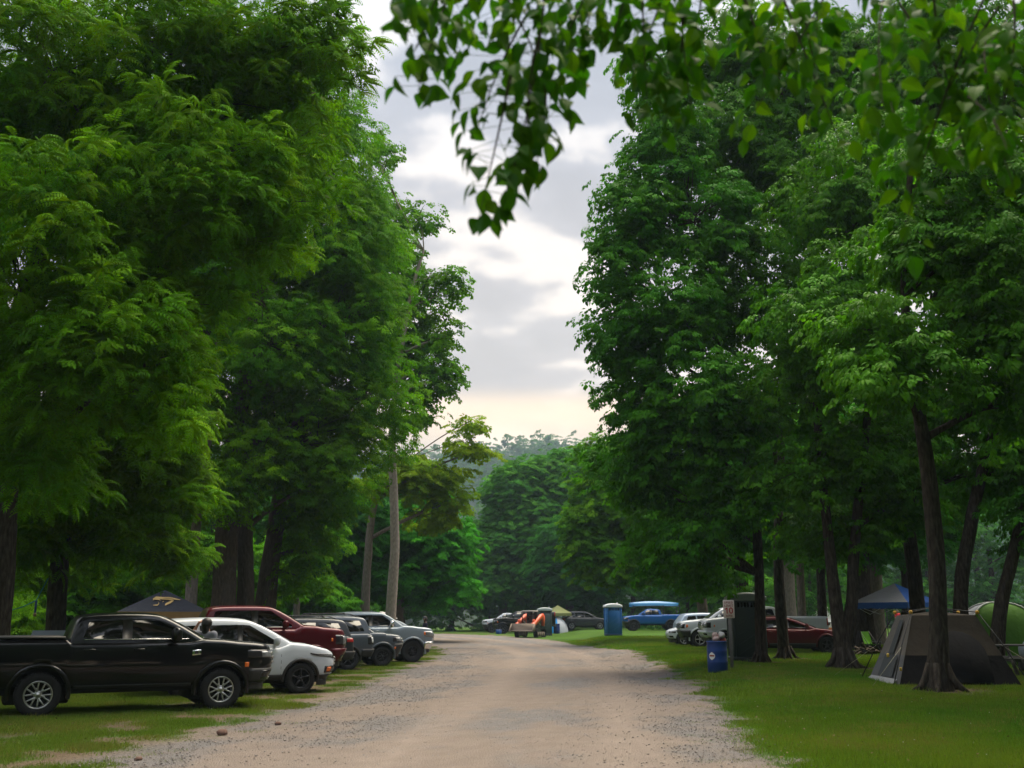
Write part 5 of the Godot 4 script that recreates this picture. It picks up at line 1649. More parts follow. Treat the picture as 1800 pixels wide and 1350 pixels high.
func build_vehicles() -> void:
	var row := "vehicles parked nose to the lane on the grass"
	# --- the black pickup nearest the lane's bend, side on
	var ranger := pickup({"paint": M.black_paint, "hb": 1.61, "fo": 1.05, "ro": 1.22, "W": 0.925, "wb": 0.845, "wr": 0.388, "rock": 0.47, "bed": 1.33, "belt": 1.28, "hood": 1.30, "roof": 1.80, "cr": -1.18, "cowl": 1.24, "b_post": -0.17, "spokes": 0, "rim_mat": M.silver, "tyre_w": 0.265, "rim": 0.245, "mirror_size": 1.25,
		"head": {"x": 2.06, "w": 0.5, "lo": [0.97, 0.93], "hi": [1.115, 1.10], "mat": M.lens_dark, "bowl": [0.3, 0.85]}, "marker": [2.03, 2.13, 0.79, 0.88],
		"grille": {"w": 0.58, "lo": 0.83, "hi": 1.08, "bars": 3, "thick": 0.02, "bar_mat": M.silver}, "bumper": {"x": 2.12, "lo": 0.5, "hi": 0.76, "mat": M.trim, "off": 0.03, "fog": [2.26, 0.66, 0.56, 0.72]}})
	var r := car("pickup_truck", "glossy black crew cab pickup parked side-on with silver six-spoke wheels", "pickup truck", ranger, gp(-5.13, -21.41), 27.8, row)
	var st := new_st()   # plated vent behind the front wheel, window line, bed cover, silver bumper insert
	for sg in [1.0, -1.0]:
		st = new_st()
		var v := wrap_trim(ranger, s_x(ranger, 1.0) * sg, s_x(ranger, 1.21) * sg, [1.02, 1.035], [1.13, 1.13], 0.012, 4)
		var ve := obj("fender_vent", v, M.chrome, r)
		obj("vent_mesh", wrap_trim(ranger, s_x(ranger, 1.03) * sg, s_x(ranger, 1.17) * sg, [1.05, 1.055], [1.11, 1.112], 0.017, 3), M.trim, ve)
		st = new_st()
		var za: float = (cab_z(ranger, 1.335) + 0.012) * sg
		bar(st, Vector3(-0.92, 1.335, za), Vector3(0.95, 1.335, za), 0.016, 0.012, 0.003)
		obj("window_trim", st, M.chrome, r)
		obj("step_bar", wrap_trim(ranger, s_x(ranger, -1.05) * sg, s_x(ranger, 1.05) * sg, [0.47], [0.52], 0.03), M.trim, r)
	st = new_st()
	cbox(st, at_p(Vector3(-2.01, 1.375, 0)), Vector3(1.56, 0.04, 1.66), 0.015)
	obj("bed_cover", st, M.trim, r)
	obj("bumper_insert", wrap_trim(ranger, s_front(ranger, 0.72), 2.0 * ranger.N - s_front(ranger, 0.72), [0.53], [0.585], 0.06, 14), M.silver, r)
	# --- white crossover
	var escape := wagon({"paint": M.white_paint, "hb": 1.345, "fo": 0.90, "ro": 0.92, "W": 0.92, "wb": 0.84, "wr": 0.348, "rock": 0.34, "belt": 1.07, "hood": 1.13, "roof": 1.71, "cr": -1.95, "cowl": 1.12, "b_post": -0.1, "spokes": 1, "rim_mat": M.dark_rim,
		"head": {"x": 1.52, "w": 0.62, "lo": [0.90, 0.77], "hi": [0.93, 0.86], "mat": M.lens_dark, "bowl": [0.15, 0.9]},
		"grille": {"w": 0.58, "lo": 0.62, "hi": 0.83, "bars": 3, "thick": 0.022, "bar_mat": M.silver}, "bumper": {"x": 1.74, "lo": 0.32, "hi": 0.42, "mat": M.trim, "off": 0.02, "fog": [1.86, 0.68, 0.46, 0.62], "fog_amber": 1}})
	car("crossover", "white compact crossover with dark wheels parked between the black and red pickups", "car", escape, gp(-4.6, -25.7), 27.0, row)
	# --- dark red pickup
	var ram := pickup({"paint": M.red_paint, "hb": 1.82, "fo": 1.0, "ro": 1.2, "W": 0.99, "wb": 0.9, "wr": 0.42, "rock": 0.58, "bed": 1.48, "belt": 1.42, "hood": 1.50, "roof": 2.06, "cr": -1.3, "cowl": 1.5, "b_post": 0.12, "spokes": 1, "rim_mat": M.chrome, "rake": 0.8,
		"head": {"x": 2.36, "w": 0.62, "lo": [1.0, 0.93], "hi": [1.26, 1.24], "mat": M.lens_dark, "bowl": [0.3, 0.85]},
		"grille": {"w": 0.6, "lo": 0.9, "hi": 1.28, "bars": 7, "thick": 0.012, "bar_mat": M.dark_rim}, "bumper": {"x": 2.3, "lo": 0.52, "hi": 0.88, "mat": M.red_paint, "off": 0.06, "fog": [2.56, 0.7, 0.58, 0.7]}})
	car("pickup_truck", "dark red full-size pickup with a tall squared hood", "pickup truck", ram, gp(-5.15, -30.8), 24.0, row)
	# --- two grey wagons backed towards the lane
	var base_suv := {"paint": M.dark_grey_paint, "hb": 1.4, "fo": 0.85, "ro": 0.9, "W": 0.93, "wb": 0.86, "wr": 0.37, "rock": 0.42, "belt": 1.15, "hood": 1.12, "roof": 1.74, "cr": -2.05, "cowl": 1.1, "b_post": -0.1, "spokes": 1, "rim_mat": M.dark_rim, "rack": M.trim, "square": 5.0, "ar": 0.16,
		"tail_lamp": {"x": -2.0, "w": 0.62, "lo": 0.98, "hi": 1.1}}
	car("suv", "dark grey wagon backed in beside the red pickup, red tail lamp showing", "suv", wagon(base_suv), gp(-9.6, -32.3), 203.0, row)
	var boxy := base_suv.duplicate()
	boxy.merge({"paint": M.grey_paint, "belt": 1.2, "roof": 1.82, "cr": -2.1, "tail_lamp": {"x": -2.06, "w": 0.7, "lo": 0.86, "hi": 1.14, "mat": M.lens_dark, "inner": M.white_plastic}, "square": 6.0, "ar": 0.12}, true)
	car("suv", "boxy grey wagon with a roof rack and a dark square tail lamp", "suv", wagon(boxy), gp(-9.35, -34.9), 203.0, row)
	# --- grey small pickup
	var mav := pickup({"paint": M.grey_paint, "hb": 1.54, "fo": 0.86, "ro": 1.1, "W": 0.92, "wb": 0.84, "wr": 0.368, "rock": 0.45, "bed": 1.26, "belt": 1.2, "hood": 1.2, "roof": 1.74, "cr": -0.95, "cowl": 1.25, "b_post": 0.05, "spokes": 0, "rim_mat": M.dark_rim,
		"head": {"x": 1.92, "w": 0.6, "lo": [0.9, 0.86], "hi": [1.06, 1.05], "mat": M.lens_dark, "bowl": [0.1, 0.9]}, "marker": [1.98, 2.08, 0.62, 0.7],
		"grille": {"w": 0.6, "lo": 0.84, "hi": 1.03, "bars": 2, "thick": 0.03, "bar_mat": M.silver}, "bumper": {"x": 1.95, "lo": 0.48, "hi": 0.82, "mat": M.trim, "off": 0.025}})
	car("pickup_truck", "low slate grey pickup parked just short of the silver one", "pickup truck", mav, gp(-4.35, -39.4), 22.0, row)
	# --- silver pickup
	var tun := pickup({"paint": M.silver_paint, "hb": 1.85, "fo": 0.98, "ro": 1.1, "W": 1.0, "wb": 0.91, "wr": 0.43, "rock": 0.58, "bed": 1.44, "belt": 1.38, "hood": 1.42, "roof": 1.98, "cr": -1.3, "cowl": 1.45, "b_post": 0.1, "spokes": 2, "rim_mat": M.dark_rim, "rim": 0.22, "mirror_mat": M.chrome, "mirror_size": 1.3, "flare_mat": M.silver_paint,
		"head": {"x": 2.3, "w": 0.66, "lo": [1.04, 0.92], "hi": [1.22, 1.22], "mat": M.lens, "bowl": [0.4, 0.9]}, "marker": [2.3, 2.42, 1.08, 1.2],
		"grille": {"w": 0.66, "lo": 0.86, "hi": 1.27, "bars": 4, "thick": 0.025, "bar_mat": M.chrome}, "bumper": {"x": 2.32, "lo": 0.52, "hi": 0.8, "mat": M.chrome, "off": 0.07}})
	car("pickup_truck", "silver full-size pickup with a chrome bumper and black steel wheels", "pickup truck", tun, gp(-3.5, -43.2), 22.0, row)
	# --- grey wagon far behind, with a folded roof tent
	var far := wagon({"paint": M.silver_paint, "hb": 1.35, "fo": 0.85, "ro": 0.9, "W": 0.9, "wb": 0.82, "wr": 0.36, "rock": 0.36, "belt": 1.1, "hood": 1.08, "roof": 1.7, "cr": -1.95, "cowl": 1.1, "b_post": -0.1, "spokes": 1})
	var fc := car("suv", "pale grey wagon with a bundled white roof tent behind the silver pickup's hood", "suv", far, gp(-4.7, -57.0), 30.0)
	st = new_st()
	smooth(st)
	var rows := []
	for i in 9:
		var rw := []
		for j in 9:
			var u := i / 4.0 - 1.0
			var v := j / 4.0 - 1.0
			rw.append(Vector3(-0.55 + u * 0.7, 1.745 + 0.36 * (1.0 - pow(absf(u), 1.6)) * (1.0 - pow(absf(v), 4.0)), v * 0.58))
		rows.append(rw)
	patch(st, rows)
	obj("roof_tent", st, cloth(lin(0.5, 0.46, 0.46)), fc)

	# --- across the clearing, far off
	var vfar := "vehicles parked far off at the end of the lane"
	var wt := pickup({"paint": M.white_paint, "hb": 1.62, "fo": 0.9, "ro": 1.1, "W": 0.93, "wb": 0.84, "wr": 0.43, "rock": 0.55, "bed": 1.36, "belt": 1.3, "hood": 1.3, "roof": 1.86, "cr": -0.9, "cowl": 1.25, "b_post": 0.05, "spokes": 1, "rim_mat": M.dark_rim, "flare_mat": M.trim, "head": {"x": 2.05, "w": 0.6, "lo": [0.98], "hi": [1.14]}, "bumper": {"x": 2.0, "lo": 0.5, "hi": 0.8, "mat": M.trim}})
	car("pickup_truck", "white off-road pickup half hidden behind the black one at the lane's end", "pickup truck", wt, gp(-2.95, -101.0), 186.0, vfar)
	var bt := pickup({"paint": M.black_paint, "hb": 1.85, "fo": 0.95, "ro": 1.1, "W": 1.0, "wb": 0.91, "wr": 0.44, "rock": 0.6, "bed": 1.95, "belt": 1.4, "hood": 1.42, "roof": 2.0, "cr": -1.6, "cowl": 1.45, "b_post": 0.1, "spokes": 1, "rim_mat": M.dark_rim, "head": {"x": 2.3, "w": 0.62, "lo": [1.0], "hi": [1.2]}, "bumper": {"x": 2.3, "lo": 0.5, "hi": 0.85, "mat": M.trim}})
	car("pickup_truck", "black pickup with a black bed cap beside the orange loader", "pickup truck", bt, gp(-1.75, -94.0), 178.0, vfar)
	var gs := wagon({"paint": M.dark_grey_paint, "hb": 1.38, "fo": 0.88, "ro": 0.92, "W": 0.92, "wb": 0.84, "wr": 0.37, "rock": 0.36, "belt": 1.1, "hood": 1.1, "roof": 1.72, "cr": -1.95, "cowl": 1.1, "b_post": -0.1, "spokes": 1, "rim_mat": M.silver, "head": {"x": 1.7, "w": 0.6, "lo": [0.85], "hi": [0.98]}})
	car("crossover", "dark grey crossover parked between the green and blue toilets", "car", gs, gp(9.35, -100.0), 3.0, vfar)
	var tac := pickup({"paint": M.blue_paint, "hb": 1.62, "fo": 0.92, "ro": 1.15, "W": 0.95, "wb": 0.85, "wr": 0.42, "rock": 0.55, "bed": 1.36, "belt": 1.3, "hood": 1.28, "roof": 1.84, "cr": -0.85, "cowl": 1.25, "b_post": 0.1, "spokes": 1, "rim_mat": M.dark_rim, "flare_mat": M.trim, "head": {"x": 2.05, "w": 0.6, "lo": [0.96], "hi": [1.12]}, "bumper": {"x": 2.0, "lo": 0.52, "hi": 0.8, "mat": M.trim}})
	var tr := car("pickup_truck", "bright blue pickup with a rack over its bed and cab", "pickup truck", tac, gp(9.55, -89.0), 181.0, vfar)
	st = new_st()
	for x in [-2.4, -1.0, 1.6]:
		for z in [-0.75, 0.75]: bar(st, Vector3(x, 1.2, z), Vector3(x, 2.12, z), 0.05)
		bar(st, Vector3(x, 2.12, -0.8), Vector3(x, 2.12, 0.8), 0.05)
	for z in [-0.75, 0.75]: bar(st, Vector3(-2.4, 2.07, z), Vector3(1.6, 2.07, z), 0.045)
	obj("load_rack", st, M.trim, tr)
	var canoe := thing("canoe", "long blue canoe lying upside down on the blue pickup's rack", "canoe", tr.position + Vector3(0.3, 2.15, 0), deg_to_rad(181.0))
	st = new_st()
	smooth(st)
	rows = []
	for i in 17:
		var u := i / 8.0 - 1.0
		var rw := []
		var wd := 0.42 * pow(1.0 - pow(absf(u), 2.4), 0.7) + 0.01
		for j in 9:
			var a := PI * j / 8.0
			rw.append(Vector3(u * 2.15, sin(a) * 0.36 * (0.85 + 0.15 * (1.0 - u * u)) - 0.1 * u * u, cos(a) * wd))
		rows.append(rw)
	patch(st, rows)
	obj("hull", st, mat(lin(0.01, 0.16, 0.36), 0.35), canoe)
	for sg in [-1.0, 1.0]:
		st = new_st()
		var pts := []
		for i in 17:
			var u := i / 8.0 - 1.0
			pts.append(Vector3(u * 2.15, -0.1 * u * u, sg * (0.42 * pow(1.0 - pow(absf(u), 2.4), 0.7) + 0.012)))
		tube(st, pts, taper(17, 0.02, 0.02), 6)
		obj("gunwale", st, mat(lin(0.02, 0.22, 0.42), 0.4), canoe)

	# --- the right-hand row
	var rrow := "vehicles parked under the trees across the lane"
	var crv := wagon({"paint": M.pale_blue_paint, "hb": 1.33, "fo": 0.85, "ro": 0.9, "W": 0.91, "wb": 0.83, "wr": 0.36, "rock": 0.36, "belt": 1.1, "hood": 1.08, "roof": 1.7, "cr": -1.85, "cowl": 1.1, "b_post": -0.1, "spokes": 1, "tail_lamp": {"x": -1.9, "w": 0.55, "lo": 0.84, "hi": 1.06}})
	car("crossover", "pale blue crossover with its tail and red lamps towards the lane", "car", crv, gp(14.1, -61.5), 4.0, rrow)
	var tes := wagon({"paint": M.white_paint, "hb": 1.4, "fo": 0.85, "ro": 0.95, "W": 0.92, "wb": 0.83, "wr": 0.34, "rock": 0.3, "belt": 0.95, "hood": 0.98, "roof": 1.5, "cr": -1.8, "cowl": 1.1, "b_post": -0.1, "rake": 1.0, "spokes": 1, "head": {"x": 1.75, "w": 0.6, "lo": [0.66], "hi": [0.76]}, "bumper": {"x": 1.8, "lo": 0.3, "hi": 0.38, "mat": M.trim, "off": 0.02, "fog": [1.95, 0.6, 0.42, 0.52]}})
	car("sedan", "low white car nosing out beside the white pickup with the black bumper", "car", tes, gp(8.45, -56.2), 178.0, rrow)
	var f150 := pickup({"paint": M.white_paint, "hb": 1.85, "fo": 0.95, "ro": 1.1, "W": 1.0, "wb": 0.9, "wr": 0.42, "rock": 0.56, "bed": 1.42, "belt": 1.36, "hood": 1.36, "roof": 1.95, "cr": -0.8, "cowl": 1.4, "b_post": 0.2, "spokes": 1, "rim_mat": M.silver, "square": 6.0, "af": 0.22, "head": {"x": 2.56, "w": 0.66, "lo": [0.94], "hi": [1.17]}, "marker": [2.42, 2.54, 0.98, 1.12], "grille": {"w": 0.62, "lo": 0.9, "hi": 1.18, "bars": 3, "thick": 0.02, "bar_mat": M.dark_rim}, "bumper": {"x": 2.3, "lo": 0.5, "hi": 0.84, "mat": M.trim, "off": 0.06}})
	car("pickup_truck", "white pickup with a plain black bumper and amber corner lamp", "pickup truck", f150, gp(8.55, -52.6), 177.0, rrow)
	var gmc := pickup({"paint": M.white_paint, "hb": 1.83, "fo": 0.95, "ro": 1.15, "W": 1.01, "wb": 0.91, "wr": 0.41, "rock": 0.54, "bed": 1.5, "belt": 1.4, "hood": 1.46, "roof": 1.98, "cr": -0.8, "cowl": 1.4, "b_post": 0.2, "spokes": 1, "rim_mat": M.chrome, "square": 5.5, "af": 0.26, "head": {"x": 2.42, "w": 0.62, "lo": [1.0], "hi": [1.24], "mat": M.lens_dark}, "grille": {"w": 0.6, "lo": 0.9, "hi": 1.26, "bars": 4, "thick": 0.03, "bar_mat": M.chrome}, "bumper": {"x": 2.3, "lo": 0.56, "hi": 0.86, "mat": M.white_paint, "off": 0.05, "fog": [2.55, 0.6, 0.66, 0.76]}})
	car("pickup_truck", "white pickup with a chrome grille behind the blue barrel and green toilet", "pickup truck", gmc, gp(8.95, -48.6), 178.0, rrow)
	var sed := wagon({"paint": M.maroon_paint, "hb": 1.4, "fo": 0.9, "ro": 1.0, "W": 0.92, "wb": 0.83, "wr": 0.35, "rock": 0.32, "belt": 0.98, "hood": 1.0, "roof": 1.5, "cr": -1.7, "cowl": 1.0, "b_post": -0.15, "rake": 0.95, "spokes": 1, "rim_mat": M.dark_rim, "flare_mat": M.maroon_paint, "head": {"x": 1.7, "w": 0.6, "lo": [0.68], "hi": [0.8]}, "bumper": {"x": 1.75, "lo": 0.3, "hi": 0.42, "mat": M.trim, "off": 0.02}})
	car("sedan", "dark maroon car in deep shade facing away from the lane", "car", sed, gp(13.95, -43.2), -4.0, rrow)

# =====================================================================  the camp
func pole(st: SurfaceTool, a: Vector3, b: Vector3, r: float, sides := 8) -> void:
	smooth(st)
	tube(st, [a, a.lerp(b, 0.5), b], [r, r, r], sides)

func sheet(st: SurfaceTool, a: Vector3, b: Vector3, c: Vector3, d: Vector3, sag: float, n := 8) -> void:
	# a four-cornered cloth, sagging along its own normal
	smooth(st)
	var nrm := (b - a).cross(d - a).normalized()
	var rows := []
	for i in n + 1:
		var u := float(i) / n
		var row := []
		for j in n + 1:
			var v := float(j) / n
			row.append(a.lerp(b, u).lerp(d.lerp(c, u), v) + nrm * sag * sin(u * PI) * sin(v * PI))
		rows.append(row)
	patch(st, rows)

func toilet(label: String, at: Vector3, turn: float, wall: Color, roof: Color) -> Node3D:
	var t := thing("portable_toilet", label, "toilet", at, turn, "portable toilets on the grass")
	var wm := mat(wall, 0.5)
	var st := new_st()
	cbox(st, at_p(Vector3(0, 0.07, 0)), Vector3(1.16, 0.14, 1.16), 0.02)
	for x in [-0.4, 0.4]: cbox(st, at_p(Vector3(x, 0.03, 0)), Vector3(0.12, 0.06, 1.22), 0.015)
	obj("base", st, mat(wall.darkened(0.4), 0.6), t)
	for x in [-1, 1]:
		for z in [-1, 1]:
			st = new_st()
			cbox(st, at_p(Vector3(x * 0.52, 1.09, z * 0.52)), Vector3(0.1, 1.92, 0.1), 0.025)
			obj("corner_post", st, wm, t)
	for k in 3:   # back and sides: panels with slanting stiffening ribs and a slotted vent band
		st = new_st()
		var xf := Transform3D(Basis(Vector3.UP, PI / 2 * k), Vector3.ZERO)
		cbox(st, xf * at_p(Vector3(0, 1.09, 0.5)), Vector3(0.96, 1.9, 0.03), 0.008)
		for i in 4:
			cbox(st, xf * at_r(Vector3(0.0, 0.45 + 0.32 * i, 0.516), Vector3(0, 0, 32)), Vector3(0.86, 0.025, 0.03), 0.008)
		var w := obj("wall_panel", st, wm, t)
		st = new_st()
		for i in 7: cbox(st, xf * at_p(Vector3(-0.33 + 0.11 * i, 1.86, 0.517)), Vector3(0.07, 0.16, 0.008), 0.003)
		obj("vent_slot", st, M.seam, w)
	st = new_st()
	cbox(st, at_p(Vector3(-0.5, 1.07, 0)), Vector3(0.04, 1.82, 0.72), 0.012)
	for y in [0.5, 1.0, 1.5]: cbox(st, at_p(Vector3(-0.522, y, 0)), Vector3(0.02, 0.04, 0.6), 0.008)
	var d := obj("door", st, wm, t)
	st = new_st()
	cbox(st, at_p(Vector3(-0.545, 1.05, 0.28)), Vector3(0.04, 0.14, 0.05), 0.01)
	obj("handle", st, M.trim, d)
	st = new_st()
	for z in [-0.42, 0.42]: cbox(st, at_p(Vector3(-0.5, 1.07, z)), Vector3(0.06, 1.88, 0.1), 0.012)
	cbox(st, at_p(Vector3(-0.5, 2.02, 0)), Vector3(0.06, 0.06, 0.94), 0.012)
	obj("door_frame", st, wm, t)
	st = new_st()   # arched roof
	var rows := []
	for i in 13:
		var x := -0.62 + 1.24 * i / 12.0
		var y := 2.07 + 0.2 * sqrt(maxf(0.0, 1.0 - pow(x / 0.66, 2.0)))
		rows.append([Vector3(x, 2.03, 0.6), Vector3(x, y - 0.05, 0.6), Vector3(x, y, 0.52), Vector3(x, y + 0.015, 0), Vector3(x, y, -0.52), Vector3(x, y - 0.05, -0.6), Vector3(x, 2.03, -0.6)])
	patch(st, rows)
	for e in [0, 12]:
		for i in range(1, 6): tri(st, rows[e][0], rows[e][i], rows[e][i + 1])
	var rf2 := obj("roof", st, mat(roof, 0.45), t)
	st = new_st()
	cbox(st, at_p(Vector3(0, 2.035, 0)), Vector3(1.26, 0.07, 1.22), 0.02)
	obj("eave", st, mat(roof, 0.45), rf2)
	st = new_st()
	pole(st, Vector3(0.4, 2.1, -0.4), Vector3(0.4, 2.36, -0.4), 0.05)
	obj("vent_pipe", st, mat(roof, 0.5), rf2)
	return t

func canopy(label: String, at: Vector3, turn: float, size: float, eave: float, peak: float, cols: Array, valance: Material, group := "") -> Node3D:
	var t := thing("canopy_tent", label, "canopy", at, turn, group)
	var h := size * 0.5
	var c := [Vector3(-h, eave, h), Vector3(h, eave, h), Vector3(h, eave, -h), Vector3(-h, eave, -h)]
	var top := Vector3(0, peak, 0)
	for k in 4:
		var st := new_st()
		var a: Vector3 = c[k]
		var b: Vector3 = c[(k + 1) % 4]
		sheet(st, b, a, a.lerp(top, 0.985), b.lerp(top, 0.985), 0.04)
		var p := obj("roof_panel", st, cols[k], t)
		st = new_st()
		var o := (a + b).normalized() * Vector3(1, 0, 1) * 0.01
		var n := 12
		var rows := [[], []]
		for i in n + 1:
			var q := a.lerp(b, float(i) / n) + o
			rows[0].append(q)
			rows[1].append(q - Vector3(0, 0.24 + 0.03 * absf(sin(i * PI / 4.0)), 0) + o * rf(0, 4))
		smooth(st)
		patch(st, rows)
		obj("valance", st, valance, p)
		st = new_st()
		pole(st, Vector3(a.x, 0, a.z) * 0.985, Vector3(a.x * 0.985, eave - 0.02, a.z * 0.985), 0.022)
		cbox(st, at_p(Vector3(a.x * 0.985, 0.01, a.z * 0.985)), Vector3(0.1, 0.02, 0.1), 0.004)
		obj("leg", st, M.dark_rim, t)
		st = new_st()
		var m := a.lerp(b, 0.5) - Vector3(0, 0.5, 0)
		for q in [a, b]:
			pole(st, q * Vector3(0.98, 1, 0.98) - Vector3(0, 0.08, 0), m * Vector3(0.98, 1, 0.98), 0.01, 5)
		obj("truss_bar", st, M.silver, t)
	return t

func barrel(label: String, at: Vector3, col: Material, group := "") -> Node3D:
	var t := thing("trash_barrel", label, "barrel", at, 0.0, group)
	var st := new_st()
	smooth(st)
	lathe(st, at_p(Vector3.ZERO), [Vector2(0.0, 0.0), Vector2(0.26, 0.0), Vector2(0.285, 0.03), Vector2(0.288, 0.28), Vector2(0.294, 0.3), Vector2(0.288, 0.32), Vector2(0.29, 0.58), Vector2(0.296, 0.6), Vector2(0.29, 0.62), Vector2(0.285, 0.84), Vector2(0.298, 0.86), Vector2(0.298, 0.89), Vector2(0.28, 0.892), Vector2(0.272, 0.86), Vector2(0.27, 0.3)], 36)
	obj("drum", st, col, t)
	return t

func build_camp() -> void:
	rng.seed = 616
	var st := new_st()
	# ---------------- toilets
	toilet("dark green portable toilet with slanting ribs beside the speed limit sign", gp(8.05, -35.2), deg_to_rad(-2), lin(0.028, 0.05, 0.05), lin(0.22, 0.27, 0.26))
	toilet("bright blue portable toilet standing alone on the lawn by the lane", gp(7.35, -74.5), deg_to_rad(4), lin(0.01, 0.13, 0.42), lin(0.45, 0.5, 0.52))
	toilet("dark green portable toilet behind the orange loader", gp(2.75, -86.0), deg_to_rad(2), lin(0.028, 0.05, 0.05), lin(0.22, 0.27, 0.26))
	# ---------------- barrel, sticker, rubbish
	var blue := mat(lin(0.006, 0.04, 0.19), 0.4)
	var at := gp(5.95, -29.9)
	var b := barrel("blue plastic barrel with a round white sticker beside the speed limit sign", at, blue)
	st = new_st()
	smooth(st)
	var face := atan2(-at.x, 29.9) - 0.55   # the sticker sits on the side towards the lane
	for i in 12:
		var f := func(k: int, r: float, o: float) -> Vector3:
			var g := TAU * k / 12.0
			var an := face + cos(g) * r / 0.29
			return Vector3(sin(an) * (0.291 + o), 0.47 + sin(g) * r * (1.12 if k % 3 == 0 else 0.95), cos(an) * (0.291 + o))
		tri(st, f.call(0, 0.0, 0.005), f.call(i + 1, 0.1, 0.005), f.call(i, 0.1, 0.005))
	var sk := obj("sticker", st, M.white_plastic, b)
	st = new_st()
	for q in [[-0.075, 0.075, -0.012, 0.03]]:
		for i in 8:
			var g := func(u: float, v: float) -> Vector3:
				var an := face + u / 0.29
				return Vector3(sin(an) * 0.2985, 0.47 + v, cos(an) * 0.2985)
			var u0: float = lerpf(q[0], q[1], i / 8.0)
			var u1: float = lerpf(q[0], q[1], (i + 1) / 8.0)
			quad(st, g.call(u0, q[2]), g.call(u0, q[3]), g.call(u1, q[3]), g.call(u1, q[2]))
	obj("sticker_print", st, mat(lin(0.3, 0.06, 0.03), 0.5), sk)
	var bag := thing("trash_bag", "crumpled clear bag of red and white rubbish heaped in the blue barrel", "bag", at + Vector3(0.07, 0.82, 0.0))
	for k in 7:
		st = new_st()
		smooth(st)
		var p := Vector3(rf(-0.11, 0.13), 0.06 + 0.03 * k, rf(-0.1, 0.1))
		var rows := []
		for i in 7:
			var row := []
			for j in 11:
				var th := PI * i / 6.0
				var ph := TAU * (j % 10) / 10.0
				var d := Vector3(sin(th) * cos(ph), cos(th), sin(th) * sin(ph))
				row.append(p + d * 0.1 * (1.0 + 0.5 * NZ.fine.get_noise_3d(d.x * 2.0 + k * 7.0, d.y * 2.0, d.z * 2.0)))
			rows.append(row)
		patch(st, rows)
		obj("wrapper", st, mat([lin(0.5, 0.48, 0.46), lin(0.3, 0.05, 0.04), lin(0.42, 0.3, 0.27)][k % 3], 0.35), bag)
	# ---------------- the sign
	var sp := gp(6.52, -30.6)
	var sg := thing("speed_sign", "white SPEED LIMIT 10 MPH sign with red lettering on a grey post", "sign", sp, deg_to_rad(-6))
	st = new_st()
	cbox(st, at_p(Vector3(0, 0.98, -0.05)), Vector3(0.085, 2.0, 0.085), 0.008)
	obj("post", st, bark_material(lin(0.19, 0.185, 0.18), lin(0.12, 0.115, 0.11), 0.4), sg)
	st = new_st()
	var plate := PackedVector2Array()
	for q in [[1, 1, 0], [-1, 1, 1], [-1, -1, 2], [1, -1, 3]]:
		for i in 5:
			var a: float = PI / 2 * (q[2] + i / 4.0)
			plate.append(Vector2(q[0] * (0.165 - 0.03) + cos(a) * 0.03, q[1] * (0.265 - 0.03) + sin(a) * 0.03))
	slab(st, at_p(Vector3(-0.02, 1.72, 0.0)), plate, 0.006)
	var pl := obj("plate", st, mat(lin(0.5, 0.43, 0.38), 0.55), sg)
	var red := mat(lin(0.30, 0.012, 0.015), 0.5)
	var red2 := mat(lin(0.17, 0.025, 0.02), 0.5)
	lettering("lettering", "SPEED", 0.092, 0.003, red2, pl, Vector3(-0.02, 1.91, 0.005), Vector3.ZERO, 0.95)
	lettering("lettering", "LIMIT", 0.092, 0.003, red2, pl, Vector3(-0.02, 1.82, 0.005), Vector3.ZERO, 1.05)
	lettering("lettering", "10", 0.25, 0.003, red, pl, Vector3(-0.02, 1.672, 0.005), Vector3.ZERO, 0.95)
	lettering("lettering", "MPH", 0.085, 0.003, red2, pl, Vector3(-0.02, 1.52, 0.005), Vector3.ZERO, 1.05)
	st = new_st()
	for y in [1.95, 1.49]: cbox(st, at_p(Vector3(-0.02, y, 0.005)), Vector3(0.014, 0.014, 0.008), 0.003)
	obj("bolt", st, M.silver, pl)
	# ---------------- brown cabin tent
	var tp := gp(9.98, -24.1)
	var tt := thing("cabin_tent", "brown and black cabin tent behind the leaning boxelder trunk", "tent", tp, deg_to_rad(-3))
	var brown := cloth(lin(0.045, 0.037, 0.03))
	var black := cloth(lin(0.006, 0.006, 0.007), 0.9)
	var grey := cloth(lin(0.1, 0.1, 0.105))
	var tan2 := cloth(lin(0.11, 0.1, 0.09))
	var meshm := mat(lin(0.035, 0.04, 0.045), 0.9)
	var bx := 1.32
	var bz := 1.15
	var tx := 0.72
	var tz := 0.55
	var H := 1.5
	var f := 0.62 / H
	var cor := func(sx: float, sz: float, k: float) -> Vector3: return Vector3(lerpf(bx, tx, k) * sx, H * k, lerpf(bz, tz, k) * sz)
	for q in [[-1, 1, 1, 1, black, brown, "front"], [-1, -1, -1, 1, grey, tan2, "side"], [1, -1, -1, -1, black, brown, "back"], [1, 1, 1, -1, black, brown, "side"]]:
		st = new_st()
		sheet(st, cor.call(q[2], q[3], 0.0), cor.call(q[0], q[1], 0.0), cor.call(q[0], q[1], f), cor.call(q[2], q[3], f), 0.02)
		obj("lower_wall", st, q[4], tt)
		st = new_st()
		sheet(st, cor.call(q[2], q[3], f), cor.call(q[0], q[1], f), cor.call(q[0], q[1], 1.0), cor.call(q[2], q[3], 1.0), 0.03)
		obj("upper_wall", st, q[5], tt)
	st = new_st()   # roof: a low four-sided cap
	var ap := Vector3(0, H + 0.1, 0)
	for q in [[-1, 1, 1, 1], [1, 1, 1, -1], [1, -1, -1, -1], [-1, -1, -1, 1]]:
		smooth(st, false)
		tri(st, cor.call(q[0], q[1], 1.0), ap, cor.call(q[2], q[3], 1.0))
	obj("roof", st, brown, tt)
	st = new_st()   # arched door on the front
	var arch := PackedVector2Array([Vector2(-0.62, 0.05), Vector2(0.62, 0.05)])
